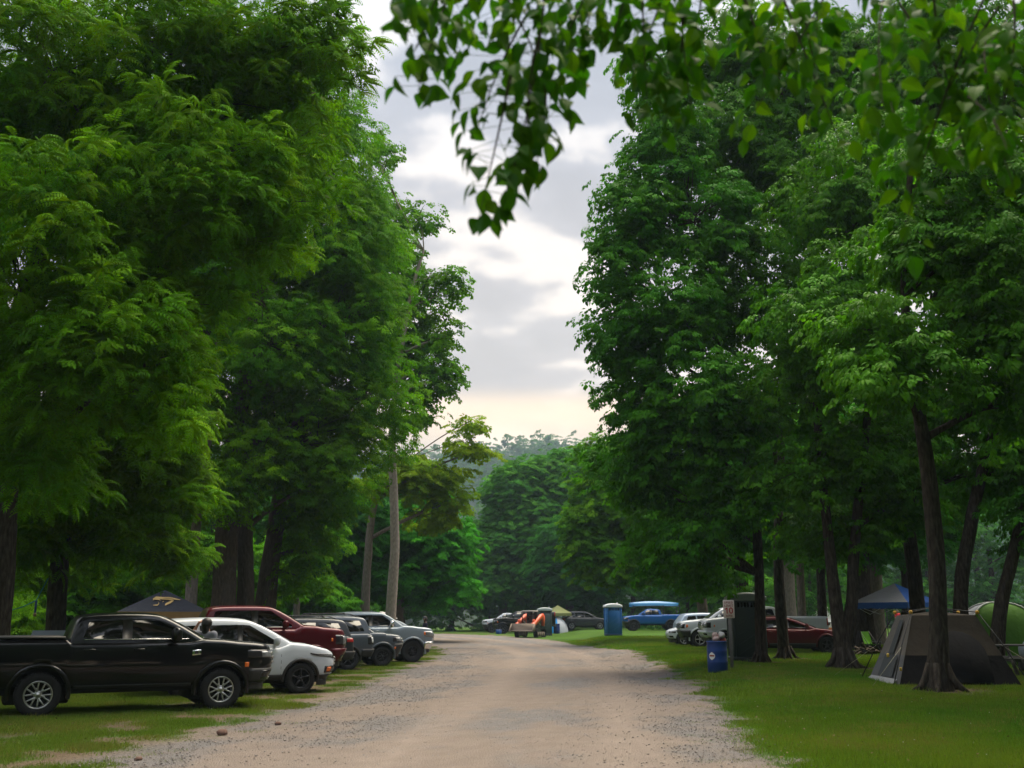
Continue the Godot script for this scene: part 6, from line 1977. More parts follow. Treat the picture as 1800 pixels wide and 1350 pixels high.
	for i in 11: arch.append(Vector2(cos(PI * i / 10.0) * 0.62, 0.62 + sin(PI * i / 10.0) * 0.62))
	var tilt := atan2(bz - tz, H)
	slab(st, Transform3D(Basis(Vector3.RIGHT, -tilt), Vector3(0.12, 0.0, bz + 0.035)), arch, 0.012)
	obj("door", st, black, tt)
	st = new_st()   # dark mesh strip in the grey end wall, low window flap
	var side := func(z: float, k: float) -> Vector3: return Vector3(-lerpf(bx, tx, k) - 0.03, H * k, z)
	quad(st, side.call(-0.22, 0.42), side.call(-0.12, 0.93), side.call(0.14, 0.93), side.call(0.16, 0.42))
	quad(st, side.call(-0.5, 0.08), side.call(-0.42, 0.4), side.call(0.5, 0.4), side.call(0.55, 0.08))
	obj("mesh_window", st, meshm, tt)
	st = new_st()
	sheet(st, side.call(-1.0, 0.0) + Vector3(-0.1, 0, 0), side.call(1.05, 0.0) + Vector3(-0.1, 0, 0), side.call(0.95, 0.07), side.call(-0.95, 0.07), 0.02)
	obj("ground_flap", st, cloth(lin(0.2, 0.21, 0.22), 0.5), tt)
	for q in [[-1, 1], [1, 1], [1, -1], [-1, -1]]:
		st = new_st()
		var foot: Vector3 = cor.call(q[0], q[1], 0.0) + Vector3(q[0] * 0.16, 0, q[1] * 0.1)
		var mid: Vector3 = cor.call(q[0], q[1], 0.6) + Vector3(q[0] * 0.12, 0.03, q[1] * 0.08)
		var hub: Vector3 = cor.call(q[0], q[1], 1.0) + Vector3(q[0] * 0.03, 0.07, q[1] * 0.02)
		smooth(st)
		tube(st, [foot, mid, hub, hub.lerp(ap + Vector3(0, 0.09, 0), 0.5), ap + Vector3(0, 0.09, 0)], [0.013, 0.013, 0.012, 0.011, 0.011], 7)
		obj("frame_pole", st, M.trim, tt)
		st = new_st()
		cbox(st, at_p(hub), Vector3(0.075, 0.085, 0.075), 0.02)
		obj("pole_hub", st, mat(lin(0.5, 0.27, 0.02), 0.5), tt)
	for q in [[-1, 1], [1, 1], [-1, -1]]:
		st = new_st()
		pole(st, cor.call(q[0], q[1], 0.55) + Vector3(q[0] * 0.1, 0.02, q[1] * 0.06), cor.call(q[0], q[1], 0.0) + Vector3(q[0] * 0.75, 0.01, q[1] * 0.55), 0.004, 5)
		obj("guy_line", st, mat(lin(0.3, 0.28, 0.2), 0.8), tt)
	for q in [[-1.42, 0.62, 0.9], [-1.22, 0.33, 1.08]]:
		st = new_st()
		cbox(st, at_p(Vector3(q[0] - 0.03, q[1], q[2])), Vector3(0.05, 0.08, 0.05), 0.01)
		obj("strap_tab", st, mat(lin(0.5, 0.33, 0.05), 0.6), tt)
	# ---------------- grey and blue canopy, and what is under it
	var gc := cloth(lin(0.14, 0.14, 0.14))
	var bc := cloth(lin(0.01, 0.055, 0.2))
	canopy("grey and blue pop-up canopy among the right-hand tree trunks".replace("right-hand ", ""), gp(17.15, -45.5), deg_to_rad(-52), 2.75, 2.1, 2.95, [gc, bc, gc, gc], bc)
	var cap := gp(17.15, -45.5)
	st = new_st()
	var tw := thing("beach_towel", "teal striped towel hanging from the grey and blue canopy", "towel", cap + Vector3(0.95, 0.95, 1.5))
	sheet(st, Vector3(-0.33, 0, 0), Vector3(0.33, 0, 0), Vector3(0.33, 0.95, 0), Vector3(-0.33, 0.95, 0), 0.05)
	obj("cloth", st, cloth(lin(0.012, 0.085, 0.095)), tw)
	for i in 6:
		st = new_st()
		sheet(st, Vector3(-0.33, 0.1 + 0.14 * i, 0.004), Vector3(0.33, 0.1 + 0.14 * i, 0.004), Vector3(0.33, 0.14 + 0.14 * i, 0.004), Vector3(-0.33, 0.14 + 0.14 * i, 0.004), 0.054)
		obj("stripe", st, cloth(lin(0.02, 0.15, 0.16)), tw)
	var co := thing("cooler", "blue cooler with a pale lid on the grass under the canopy", "cooler", gp(16.65, -44.6), 0.2)
	st = new_st()
	cbox(st, at_p(Vector3(0, 0.17, 0)), Vector3(0.66, 0.34, 0.36), 0.04)
	obj("body", st, mat(lin(0.01, 0.06, 0.22), 0.4), co)
	st = new_st()
	cbox(st, at_p(Vector3(0, 0.375, 0)), Vector3(0.69, 0.07, 0.39), 0.03)
	obj("lid", st, mat(lin(0.3, 0.36, 0.42), 0.4), co)
	for x in [-0.35, 0.35]:
		st = new_st()
		cbox(st, at_p(Vector3(x, 0.22, 0)), Vector3(0.04, 0.05, 0.2), 0.012)
		obj("handle", st, M.trim, co)
	var bn := thing("bench", "low dark bench beside the blue cooler", "bench", gp(15.75, -44.9), 0.1)
	st = new_st()
	cbox(st, at_p(Vector3(0, 0.42, 0)), Vector3(0.7, 0.05, 0.3), 0.01)
	obj("seat", st, mat(lin(0.09, 0.085, 0.08), 0.7), bn)
	for x in [-0.28, 0.28]:
		st = new_st()
		cbox(st, at_p(Vector3(x, 0.2, 0)), Vector3(0.05, 0.4, 0.26), 0.006)
		obj("leg", st, M.bark_dark, bn)
	# lime folding chair
	var ch := thing("camp_chair", "lime green folding chair by the woodpile", "chair", gp(14.45, -41.2), 0.6)
	st = new_st()
	sheet(st, Vector3(-0.26, 0.42, 0.22), Vector3(0.26, 0.42, 0.22), Vector3(0.26, 0.40, -0.22), Vector3(-0.26, 0.40, -0.22), -0.05)
	obj("seat", st, cloth(lin(0.07, 0.2, 0.01)), ch)
	st = new_st()
	sheet(st, Vector3(-0.26, 0.42, -0.2), Vector3(0.26, 0.42, -0.2), Vector3(0.26, 0.9, -0.34), Vector3(-0.26, 0.9, -0.34), -0.04)
	obj("backrest", st, cloth(lin(0.07, 0.2, 0.01)), ch)
	for x in [-0.27, 0.27]:
		st = new_st()
		pole(st, Vector3(x, 0, 0.25), Vector3(x, 0.92, -0.35), 0.012)
		pole(st, Vector3(x, 0, -0.25), Vector3(x, 0.6, 0.22), 0.012)
		obj("leg", st, M.trim, ch)
	# split logs
	var wp := gp(13.85, -40.2)
	var wl := thing("woodpile", "heap of split firewood at the foot of the forked boxelder", "woodpile", wp)
	for i in 22:
		st = new_st()
		var y := 0.06 + 0.09 * int(i / 7)
		var p := Vector3(rf(-0.5, 0.6) * (1.0 - 0.25 * int(i / 7)), y, rf(-0.2, 0.2))
		var d := Vector3(rf(-1, 1), rf(-0.15, 0.3), rf(-0.4, 0.4)).normalized() * rf(0.18, 0.26)
		bar(st, p - d, p + d, 0.09, 0.07, 0.02)
		obj("log", st, M.bark_brown, wl)
	# ---------------- green dome tent
	var dp := gp(15.75, -33.2)
	var dt := thing("dome_tent", "lime green and grey dome tent with white pole sleeves", "tent", dp, deg_to_rad(-12))
	var green := cloth(lin(0.06, 0.16, 0.015))
	var pale := cloth(lin(0.13, 0.19, 0.05))
	var gray := cloth(lin(0.17, 0.185, 0.22))
	var R := 1.42
	var DH := 1.9
	var dome := func(a: float, e: float) -> Vector3:
		var c := pow(cos(e), 0.75)
		var sq := 1.0 / maxf(absf(cos(a)), absf(sin(a)))
		return Vector3(cos(a) * c * R * lerpf(1.0, sq, 0.55), sin(e) * DH, sin(a) * c * R * lerpf(1.0, sq, 0.55))
	for k in 4:
		st = new_st()
		smooth(st)
		var rows := []
		for i in 11:
			var row := []
			for j in 11:
				var a := PI / 4 + PI / 2 * (k + j / 10.0)
				var pp: Vector3 = dome.call(a, PI / 2 * i / 10.0)
				row.append(pp * (1.0 - 0.05 * sin(PI * j / 10.0) * cos(PI / 2 * i / 10.0)))
			rows.append(row)
		patch(st, rows)
		obj("wall_panel", st, [green, gray, pale, green][k], dt)
	for k in 2:
		st = new_st()
		smooth(st)
		var pts := []
		for i in 25:
			var e := PI * i / 24.0
			var a := PI / 4 + PI / 2 * k
			var pp: Vector3 = dome.call(a if i < 12 else a + PI, e if i < 12 else PI - e)
			pts.append(pp * 1.012)
		tube(st, pts, taper(25, 0.022, 0.022), 6)
		obj("pole_sleeve", st, mat(lin(0.5, 0.52, 0.52), 0.7), dt)
	st = new_st()
	var door := PackedVector2Array()
	for i in 17: door.append(Vector2(cos(PI * i / 16.0) * 0.52, sin(PI * i / 16.0) * 0.95))
	slab(st, Transform3D(Basis(Vector3.RIGHT, -0.33), Vector3(0.25, 0.1, 1.22)), door, 0.02)
	obj("door", st, cloth(lin(0.2, 0.19, 0.11)), dt)
	# ---------------- navy tent, white bag and picnic table at the edge
	var np := gp(15.35, -28.2)
	var nt := thing("small_tent", "navy blue low tent beside the picnic table", "tent", np, 0.2)
	st = new_st()
	smooth(st)
	var rows2 := []
	for i in 11:
		var row := []
		for j in 21:
			var th := PI / 2 * i / 10.0
			var ph := TAU * j / 20.0
			row.append(Vector3(cos(ph) * cos(th) * 1.1, sin(th) * 1.35, sin(ph) * cos(th) * 0.9) * (1.0 - 0.04 * absf(sin(ph * 2.0))))
		rows2.append(row)
	patch(st, rows2)
	obj("shell", st, cloth(lin(0.008, 0.02, 0.045)), nt)
	for k in 2:
		st = new_st()
		smooth(st)
		var pts := []
		for i in 17:
			var e := PI * i / 16.0
			pts.append(Vector3(cos(e) * (0.8 if k else -0.8), sin(e) * 1.37, cos(e) * 0.64))
		tube(st, pts, taper(17, 0.012, 0.012), 6)
		obj("frame_pole", st, M.trim, nt)
	var wb2 := thing("cloth_bag", "pale grey bag lying against the navy tent", "bag", gp(13.95, -27.8))
	st = new_st()
	smooth(st)
	rows2 = []
	for i in 9:
		var row := []
		for j in 13:
			var d := Vector3(sin(PI * i / 8.0) * cos(TAU * (j % 12) / 12.0), cos(PI * i / 8.0), sin(PI * i / 8.0) * sin(TAU * (j % 12) / 12.0))
			row.append(Vector3(0, 0.55, 0) + d * Vector3(0.26, 0.24, 0.2) * (1.0 + 0.35 * NZ.fine.get_noise_3d(d.x, d.y, d.z)))
		rows2.append(row)
	patch(st, rows2)
	obj("sack", st, cloth(lin(0.22, 0.26, 0.29)), wb2)
	st = new_st()
	cbox(st, at_p(Vector3(0, 0.17, 0)), Vector3(0.5, 0.34, 0.4), 0.03)
	obj("crate", st, M.trim, wb2)
	var pt := thing("picnic_table", "weathered picnic table with bench planks beyond the brown tent", "table", gp(13.2, -26.3), deg_to_rad(4))
	var wood := bark_material(lin(0.13, 0.125, 0.12), lin(0.07, 0.066, 0.06), 0.3, Vector3(0.8, 4, 4))
	for i in 5:
		st = new_st()
		cbox(st, at_p(Vector3(0, 0.74, -0.3 + 0.15 * i)), Vector3(1.9, 0.04, 0.138), 0.006)
		obj("table_plank", st, wood, pt)
	for z in [-0.68, -0.53, 0.53, 0.68]:
		st = new_st()
		cbox(st, at_p(Vector3(0, 0.43, z)), Vector3(1.9, 0.04, 0.138), 0.006)
		obj("bench_plank", st, wood, pt)
	for x in [-0.7, 0.7]:
		for z in [-1, 1]:
			st = new_st()
			bar(st, Vector3(x, 0.0, z * 0.6), Vector3(x, 0.72, z * 0.2), 0.09, 0.04, 0.006)
			obj("leg", st, wood, pt)
		st = new_st()
		cbox(st, at_p(Vector3(x + 0.045, 0.39, 0)), Vector3(0.04, 0.09, 1.5), 0.006)
		obj("cross_brace", st, wood, pt)
	# ---------------- far camp: bell tent, awnings, barrel, crates
	var bp := gp(27.5, -90.0)
	var bt := thing("bell_tent", "white bell tent with an orange base in the sunny clearing", "tent", bp, 0.4)
	for k in 8:
		st = new_st()
		var a := TAU * k / 8
		var b2 := TAU * (k + 1) / 8
		sheet(st, Vector3(cos(b2) * 1.6, 0.75, sin(b2) * 1.6), Vector3(cos(a) * 1.6, 0.75, sin(a) * 1.6), Vector3(cos(a) * 0.04, 2.3, sin(a) * 0.04), Vector3(cos(b2) * 0.04, 2.3, sin(b2) * 0.04), -0.05, 5)
		obj("roof_panel", st, cloth(lin(0.62, 0.6, 0.58)), bt)
		st = new_st()
		sheet(st, Vector3(cos(b2) * 1.62, 0.28, sin(b2) * 1.62), Vector3(cos(a) * 1.62, 0.28, sin(a) * 1.62), Vector3(cos(a) * 1.6, 0.75, sin(a) * 1.6), Vector3(cos(b2) * 1.6, 0.75, sin(b2) * 1.6), 0.0, 3)
		obj("wall_panel", st, cloth(lin(0.6, 0.58, 0.56)), bt)
		st = new_st()
		sheet(st, Vector3(cos(b2) * 1.63, 0.0, sin(b2) * 1.63), Vector3(cos(a) * 1.63, 0.0, sin(a) * 1.63), Vector3(cos(a) * 1.62, 0.28, sin(a) * 1.62), Vector3(cos(b2) * 1.62, 0.28, sin(b2) * 1.62), 0.0, 3)
		obj("base_band", st, cloth(lin(0.42, 0.12, 0.02)), bt)
	st = new_st()
	slab(st, Transform3D(Basis(Vector3.UP, -0.7), Vector3(-0.95, 0.62, 1.3)), PackedVector2Array([Vector2(-0.4, 0.1), Vector2(0.4, 0.1), Vector2(0.3, -0.16), Vector2(0, -0.22), Vector2(-0.3, -0.16)]), 0.02)
	obj("window", st, M.trim, bt)
	canopy("pale yellow canopy far behind the orange loader, between two trunks", gp(4.4, -98.5), 0.3, 2.1, 1.85, 2.6, [cloth(lin(0.2, 0.22, 0.09)), cloth(lin(0.18, 0.2, 0.08)), cloth(lin(0.2, 0.22, 0.09)), cloth(lin(0.18, 0.2, 0.08))], cloth(lin(0.18, 0.2, 0.08)))
	var ft := thing("dome_tent", "sky blue and white small tent under the pale yellow canopy", "tent", gp(4.15, -98.0), 0.2)
	for k in 4:
		st = new_st()
		smooth(st)
		var rows := []
		for i in 7:
			var row := []
			for j in 7:
				var a := PI / 2 * (k + j / 6.0)
				var e := PI / 2 * i / 6.0
				row.append(Vector3(cos(a) * cos(e) * 1.25, sin(e) * 1.55, sin(a) * cos(e) * 1.1))
			rows.append(row)
		patch(st, rows)
		obj("wall_panel", st, cloth([lin(0.5, 0.52, 0.55), lin(0.02, 0.25, 0.6), lin(0.5, 0.52, 0.55), lin(0.02, 0.25, 0.6)][k]), ft)
	barrel("dark blue barrel standing in front of the small sky blue tent", gp(4.1, -94.0), mat(lin(0.008, 0.03, 0.2), 0.4))
	var tb := thing("storage_tote", "small blue tote on the grass beside the black pickup's wheel", "box", gp(-1.2, -92.0))
	st = new_st()
	cbox(st, at_p(Vector3(0, 0.16, 0)), Vector3(0.5, 0.32, 0.35), 0.03)
	obj("tub", st, mat(lin(0.01, 0.07, 0.3), 0.4), tb)
	st = new_st()
	cbox(st, at_p(Vector3(0, 0.34, 0)), Vector3(0.54, 0.05, 0.39), 0.015)
	obj("lid", st, mat(lin(0.01, 0.07, 0.3), 0.4), tb)
	# ---------------- left: black canopy, post, rope, grey shelter
	var kc := cloth(lin(0.012, 0.014, 0.022), 0.6)
	var bcn := canopy("black pop-up canopy with a gold emblem behind the black pickup", gp(-12.3, -36.0), deg_to_rad(20), 3.0, 1.95, 2.72, [kc, kc, kc, kc], cloth(lin(0.21, 0.13, 0.055)))
	var gold := mat(lin(0.32, 0.21, 0.07), 0.6)
	# the emblem: a streaked, curling gold shape printed on the front panel
	var pn := Vector3(0, 2.72 - 1.95, -1.5).normalized()
	var emb := func(u: float, v: float) -> Vector3: return Vector3(u, lerpf(1.95, 2.72, v), 1.5 * (1.0 - v)) + Vector3(0, 0.89, 0.45) * 0.006
	for sgm in [[[-0.38, 0.56], [-0.28, 0.62], [0.0, 0.6], [0.2, 0.6], [0.52, 0.53]], [[-0.1, 0.56], [0.12, 0.58], [0.3, 0.52], [0.2, 0.42], [0.05, 0.33], [0.02, 0.28]], [[-0.38, 0.5], [-0.34, 0.56], [-0.2, 0.55], [-0.12, 0.5]], [[-0.36, 0.28], [-0.22, 0.29], [-0.17, 0.36], [-0.2, 0.44]], [[-0.05, 0.36], [-0.06, 0.44], [-0.01, 0.47]]]:
		st = new_st()
		for i in sgm.size() - 1:
			var a := Vector2(sgm[i][0], sgm[i][1])
			var c2 := Vector2(sgm[i + 1][0], sgm[i + 1][1])
			var wd: float = 0.05 if sgm.size() > 4 else 0.028
			var w0 := wd * (0.4 if i == 0 else 1.0)
			var w1 := wd * (0.25 if i == sgm.size() - 2 else 1.0)
			quad(st, emb.call(a.x, a.y - w0), emb.call(a.x, a.y + w0), emb.call(c2.x, c2.y + w1), emb.call(c2.x, c2.y - w1))
		obj("emblem", st, gold, bcn)
	var po := thing("post", "pale square post standing behind the black pickup's bed", "post", gp(-14.55, -29.5))
	st = new_st()
	cbox(st, at_p(Vector3(0, 0.98, 0)), Vector3(0.1, 2.0, 0.1), 0.01)
	obj("shaft", st, bark_material(lin(0.42, 0.44, 0.42), lin(0.25, 0.26, 0.25), 0.4), po)
	st = new_st()
	cbox(st, at_p(Vector3(0, 1.985, 0)), Vector3(0.12, 0.03, 0.12), 0.01)
	obj("cap", st, mat(lin(0.4, 0.42, 0.4), 0.7), po)
	var rope := new_st()
	smooth(rope)
	var ra := Vector3(-12.25, 3.95, -27.72)
	var rb := Vector3(-13.45, 2.22, -28.8)
	var rc := Vector3(-14.5, 1.94, -29.48)
	tube(rope, [ra, ra.lerp(rb, 0.35) - Vector3(0, 0.05, 0), ra.lerp(rb, 0.7) - Vector3(0, 0.05, 0), rb, rb.lerp(rc, 0.5) - Vector3(0, 0.03, 0), rc], taper(6, 0.012, 0.012), 6)
	tag(obj("rope", rope, mat(lin(0.02, 0.2, 0.36), 0.7)), "light blue rope strung from the ash trunk down to the pale post", "rope")
	var stp := thing("strap", "dark blue strap with a hook hanging from the light blue rope", "strap", rb - Vector3(0, 0.42, 0))
	st = new_st()
	cbox(st, at_p(Vector3(0, 0.24, 0)), Vector3(0.06, 0.36, 0.02), 0.006)
	obj("webbing", st, mat(lin(0.01, 0.03, 0.2), 0.7), stp)
	st = new_st()
	cbox(st, at_p(Vector3(0, 0.03, 0)), Vector3(0.08, 0.1, 0.05), 0.015)
	obj("hook", st, mat(lin(0.3, 0.2, 0.16), 0.6), stp)
	var gt := thing("ridge_tent", "grey ridge tent whose end peeks out behind the black pickup's cab", "tent", gp(-11.75, -26.6), 0.35)
	for s in [-1.0, 1.0]:
		st = new_st()
		sheet(st, Vector3(-0.9, 0, s * 0.9), Vector3(0.9, 0, s * 0.9), Vector3(0.62, 1.42, 0), Vector3(-0.62, 1.42, 0), 0.0)
		obj("wall_panel", st, cloth(lin(0.2, 0.23, 0.27)), gt)
	for s in [-1.0, 1.0]:
		st = new_st()
		tri(st, Vector3(s * 0.9, 0, -0.9), Vector3(s * 0.62, 1.42, 0), Vector3(s * 0.9, 0, 0.9))
		obj("end_panel", st, cloth(lin(0.12, 0.14, 0.17)), gt)
	build_loader()

func build_loader() -> void:
	# compact track loader; x forward
	var t := thing("track_loader", "orange compact track loader with its muddy bucket raised, standing at the lane's edge", "loader", gp(1.35, -80.5), deg_to_rad(246))
	var org := mat(lin(0.62, 0.085, 0.03), 0.45)
	var mud := mat(lin(0.19, 0.15, 0.12), 0.9)
	var st := new_st()
	cbox(st, at_p(Vector3(-0.3, 0.75, 0)), Vector3(1.9, 0.62, 0.92), 0.05)
	cbox(st, at_p(Vector3(-1.05, 1.2, 0)), Vector3(0.55, 0.5, 0.95), 0.08)
	obj("body", st, M.dark_rim, t)
	for s in [-1.0, 1.0]:
		# track
		st = new_st()
		smooth(st)
		var loop := []
		for i in 24:
			var a := TAU * i / 24
			var c := cos(a)
			var y := sin(a)
			loop.append(Vector3(signf(c) * (0.62 + 0.28 * absf(c)) if absf(c) > 0.05 else 0.0, 0.33 + 0.32 * y, 0))
		var rows := []
		for i in 25:
			var p: Vector3 = loop[i % 24] - Vector3(0.25, 0, 0)
			rows.append([p + Vector3(0, 0, s * 0.62), p * Vector3(1, 1, 1) + Vector3(0, 0, s * 0.64), p + Vector3(0, 0, s * 0.96), p + Vector3(0, 0, s * 0.98)])
		patch(st, rows, s < 0)
		smooth(st, false)
		for i in 24:
			cbox(st, at_r((loop[i] - Vector3(0.25, 0, 0)) * Vector3(1, 1, 1) + Vector3(0, 0, s * 0.8), Vector3(0, 0, rad_to_deg(TAU * i / 24))), Vector3(0.05, 0.07, 0.36), 0.01)
		var tk := obj("track", st, M.tyre, t)
		for x in [-0.85, -0.45, -0.05, 0.4]:
			st = new_st()
			smooth(st)
			lathe(st, Transform3D(Basis(Vector3.RIGHT, PI / 2), Vector3(x, 0.26, s * 0.8)), [Vector2(0, -0.12), Vector2(0.17, -0.12), Vector2(0.19, 0), Vector2(0.17, 0.12), Vector2(0, 0.12)], 16)
			obj("track_wheel", st, mud, tk)
		# lift arm: from the rear tower down to the bucket
		st = new_st()
		var z: float = s * 0.68
		var arm := PackedVector2Array([Vector2(-1.35, 0.85), Vector2(-1.42, 1.55), Vector2(-1.15, 1.82), Vector2(-0.7, 1.75), Vector2(0.3, 1.25), Vector2(0.95, 1.1), Vector2(1.12, 0.55), Vector2(0.95, 0.45), Vector2(0.72, 0.88), Vector2(0.2, 0.98), Vector2(-0.75, 1.42), Vector2(-1.05, 1.35), Vector2(-1.1, 0.85)])
		slab(st, at_p(Vector3(0, 0, z)), arm, 0.17)
		obj("lift_arm", st, org, t)
		st = new_st()
		pole(st, Vector3(-0.95, 0.95, z * 0.82), Vector3(-0.2, 1.25, z * 0.9), 0.05)
		obj("hydraulic_ram", st, M.silver, t)
		# cab post and lamp
		st = new_st()
		for q in [[-0.62, -0.62], [0.38, 0.28]]: bar(st, Vector3(q[0], 0.95, s * 0.44), Vector3(q[1], 1.98, s * 0.44), 0.07, 0.07, 0.015)
		obj("cab_post", st, M.trim, t)
		st = new_st()
		cbox(st, at_p(Vector3(0.3, 1.88, s * 0.46)), Vector3(0.08, 0.12, 0.16), 0.03)
		obj("work_lamp", st, M.lens, t)
		st = new_st()
		cbox(st, at_p(Vector3(0.55, 1.12, s * 0.62)), Vector3(0.3, 0.5, 0.14), 0.04)
		obj("fender", st, org, t)
	st = new_st()
	cbox(st, at_p(Vector3(-0.16, 2.0, 0)), Vector3(1.12, 0.09, 1.0), 0.035)
	obj("cab_roof", st, mat(lin(0.3, 0.29, 0.27), 0.6), t)
	st = new_st()
	cbox(st, at_p(Vector3(-0.6, 1.5, 0)), Vector3(0.05, 0.9, 0.84), 0.01)
	obj("cab_back", st, M.trim_gloss, t)
	st = new_st()
	cbox(st, at_p(Vector3(-0.35, 1.08, 0)), Vector3(0.45, 0.14, 0.5), 0.05)
	cbox(st, at_p(Vector3(-0.52, 1.4, 0)), Vector3(0.14, 0.6, 0.48), 0.05)
	obj("seat", st, mat(lin(0.06, 0.02, 0.02), 0.8), t)
	# bucket
	st = new_st()
	var prof := PackedVector2Array([Vector2(1.08, 1.05), Vector2(1.2, 1.06), Vector2(1.16, 0.62), Vector2(1.3, 0.52), Vector2(1.85, 0.52), Vector2(1.86, 0.48), Vector2(1.28, 0.46), Vector2(1.08, 0.56)])
	slab(st, at_p(Vector3.ZERO), prof, 1.95)
	for s in [-1.0, 1.0]:
		slab(st, at_p(Vector3(0, 0, s * 0.965)), PackedVector2Array([Vector2(1.1, 1.055), Vector2(1.3, 1.05), Vector2(1.84, 0.5), Vector2(1.3, 0.485), Vector2(1.1, 0.57)]), 0.03)
	obj("bucket", st, mud, t)

# =====================================================================  people
# a body as one smooth surface: tapered bones joined by a smooth minimum, meshed as surface nets
func net(st: SurfaceTool, bones: Array, cell: float, blend: float) -> void:
	var lo := Vector3.ONE * 1e9
	var hi := -lo
	for b in bones:
		for k in 2:
			var m := Vector3.ONE * (maxf(b[2], b[3]) + cell * 2.5)
			lo = lo.min(b[k] - m)
			hi = hi.max(b[k] + m)
	var n := Vector3i(((hi - lo) / cell).ceil()) + Vector3i.ONE * 2
	var val := PackedFloat32Array()
	val.resize(n.x * n.y * n.z)
	val.fill(1.0)
	for b in bones:
		var a: Vector3 = b[0]
		var c: Vector3 = b[1]
		var rm := maxf(b[2], b[3]) + blend + cell * 2.0
		var l := Vector3i(((a.min(c) - Vector3.ONE * rm - lo) / cell).floor()).clamp(Vector3i.ZERO, n - Vector3i.ONE)
		var h := Vector3i(((a.max(c) + Vector3.ONE * rm - lo) / cell).ceil()).clamp(Vector3i.ZERO, n - Vector3i.ONE)
		var ac := c - a
		var q := maxf(ac.length_squared(), 1e-9)
		var flat: Vector3 = b[4] if b.size() > 4 else Vector3.ONE
		for z in range(l.z, h.z + 1):
			for y in range(l.y, h.y + 1):
				for x in range(l.x, h.x + 1):
					var p := lo + Vector3(x, y, z) * cell
					var t := clampf((p - a).dot(ac) / q, 0.0, 1.0)
					var d := ((p - a - ac * t) * flat).length() - lerpf(b[2], b[3], t)
					var i := x + n.x * (y + n.y * z)
					var o := val[i]
					var k := maxf(blend - absf(o - d), 0.0) / blend
					val[i] = minf(o, d) - k * k * blend * 0.25
	var at := {}
	var sx := 1
	var sy := n.x
	var sz := n.x * n.y
	for z in n.z - 1:
		for y in n.y - 1:
			for x in n.x - 1:
				var i := x + sy * y + sz * z
				var sum := Vector3.ZERO
				var cnt := 0
				var c := [val[i], val[i + 1], val[i + sy], val[i + sy + 1], val[i + sz], val[i + sz + 1], val[i + sz + sy], val[i + sz + sy + 1]]
				var neg := 0
				for q in c: neg += int(q < 0.0)
				if neg == 0 or neg == 8: continue
				for e in [[0, 1], [2, 3], [4, 5], [6, 7], [0, 2], [1, 3], [4, 6], [5, 7], [0, 4], [1, 5], [2, 6], [3, 7]]:
					var u: float = c[e[0]]
					var v: float = c[e[1]]
					if (u < 0.0) != (v < 0.0):
						var pa := Vector3(e[0] & 1, (e[0] >> 1) & 1, e[0] >> 2)
						var pb := Vector3(e[1] & 1, (e[1] >> 1) & 1, e[1] >> 2)
						sum += pa.lerp(pb, u / (u - v))
						cnt += 1
				at[i] = lo + (Vector3(x, y, z) + sum / cnt) * cell
	smooth(st)
	for i in at:
		for ax in [[sx, sy, sz], [sy, sz, sx], [sz, sx, sy]]:
			var j: int = i + ax[0]
			if j >= val.size(): continue
			if (val[i] < 0.0) != (val[j] < 0.0):
				var a: int = i - ax[1]
				var b: int = i - ax[1] - ax[2]
				var c: int = i - ax[2]
				if at.has(a) and at.has(b) and at.has(c):
					if val[i] < 0.0: quad(st, at[i], at[c], at[b], at[a])
					else: quad(st, at[i], at[a], at[b], at[c])

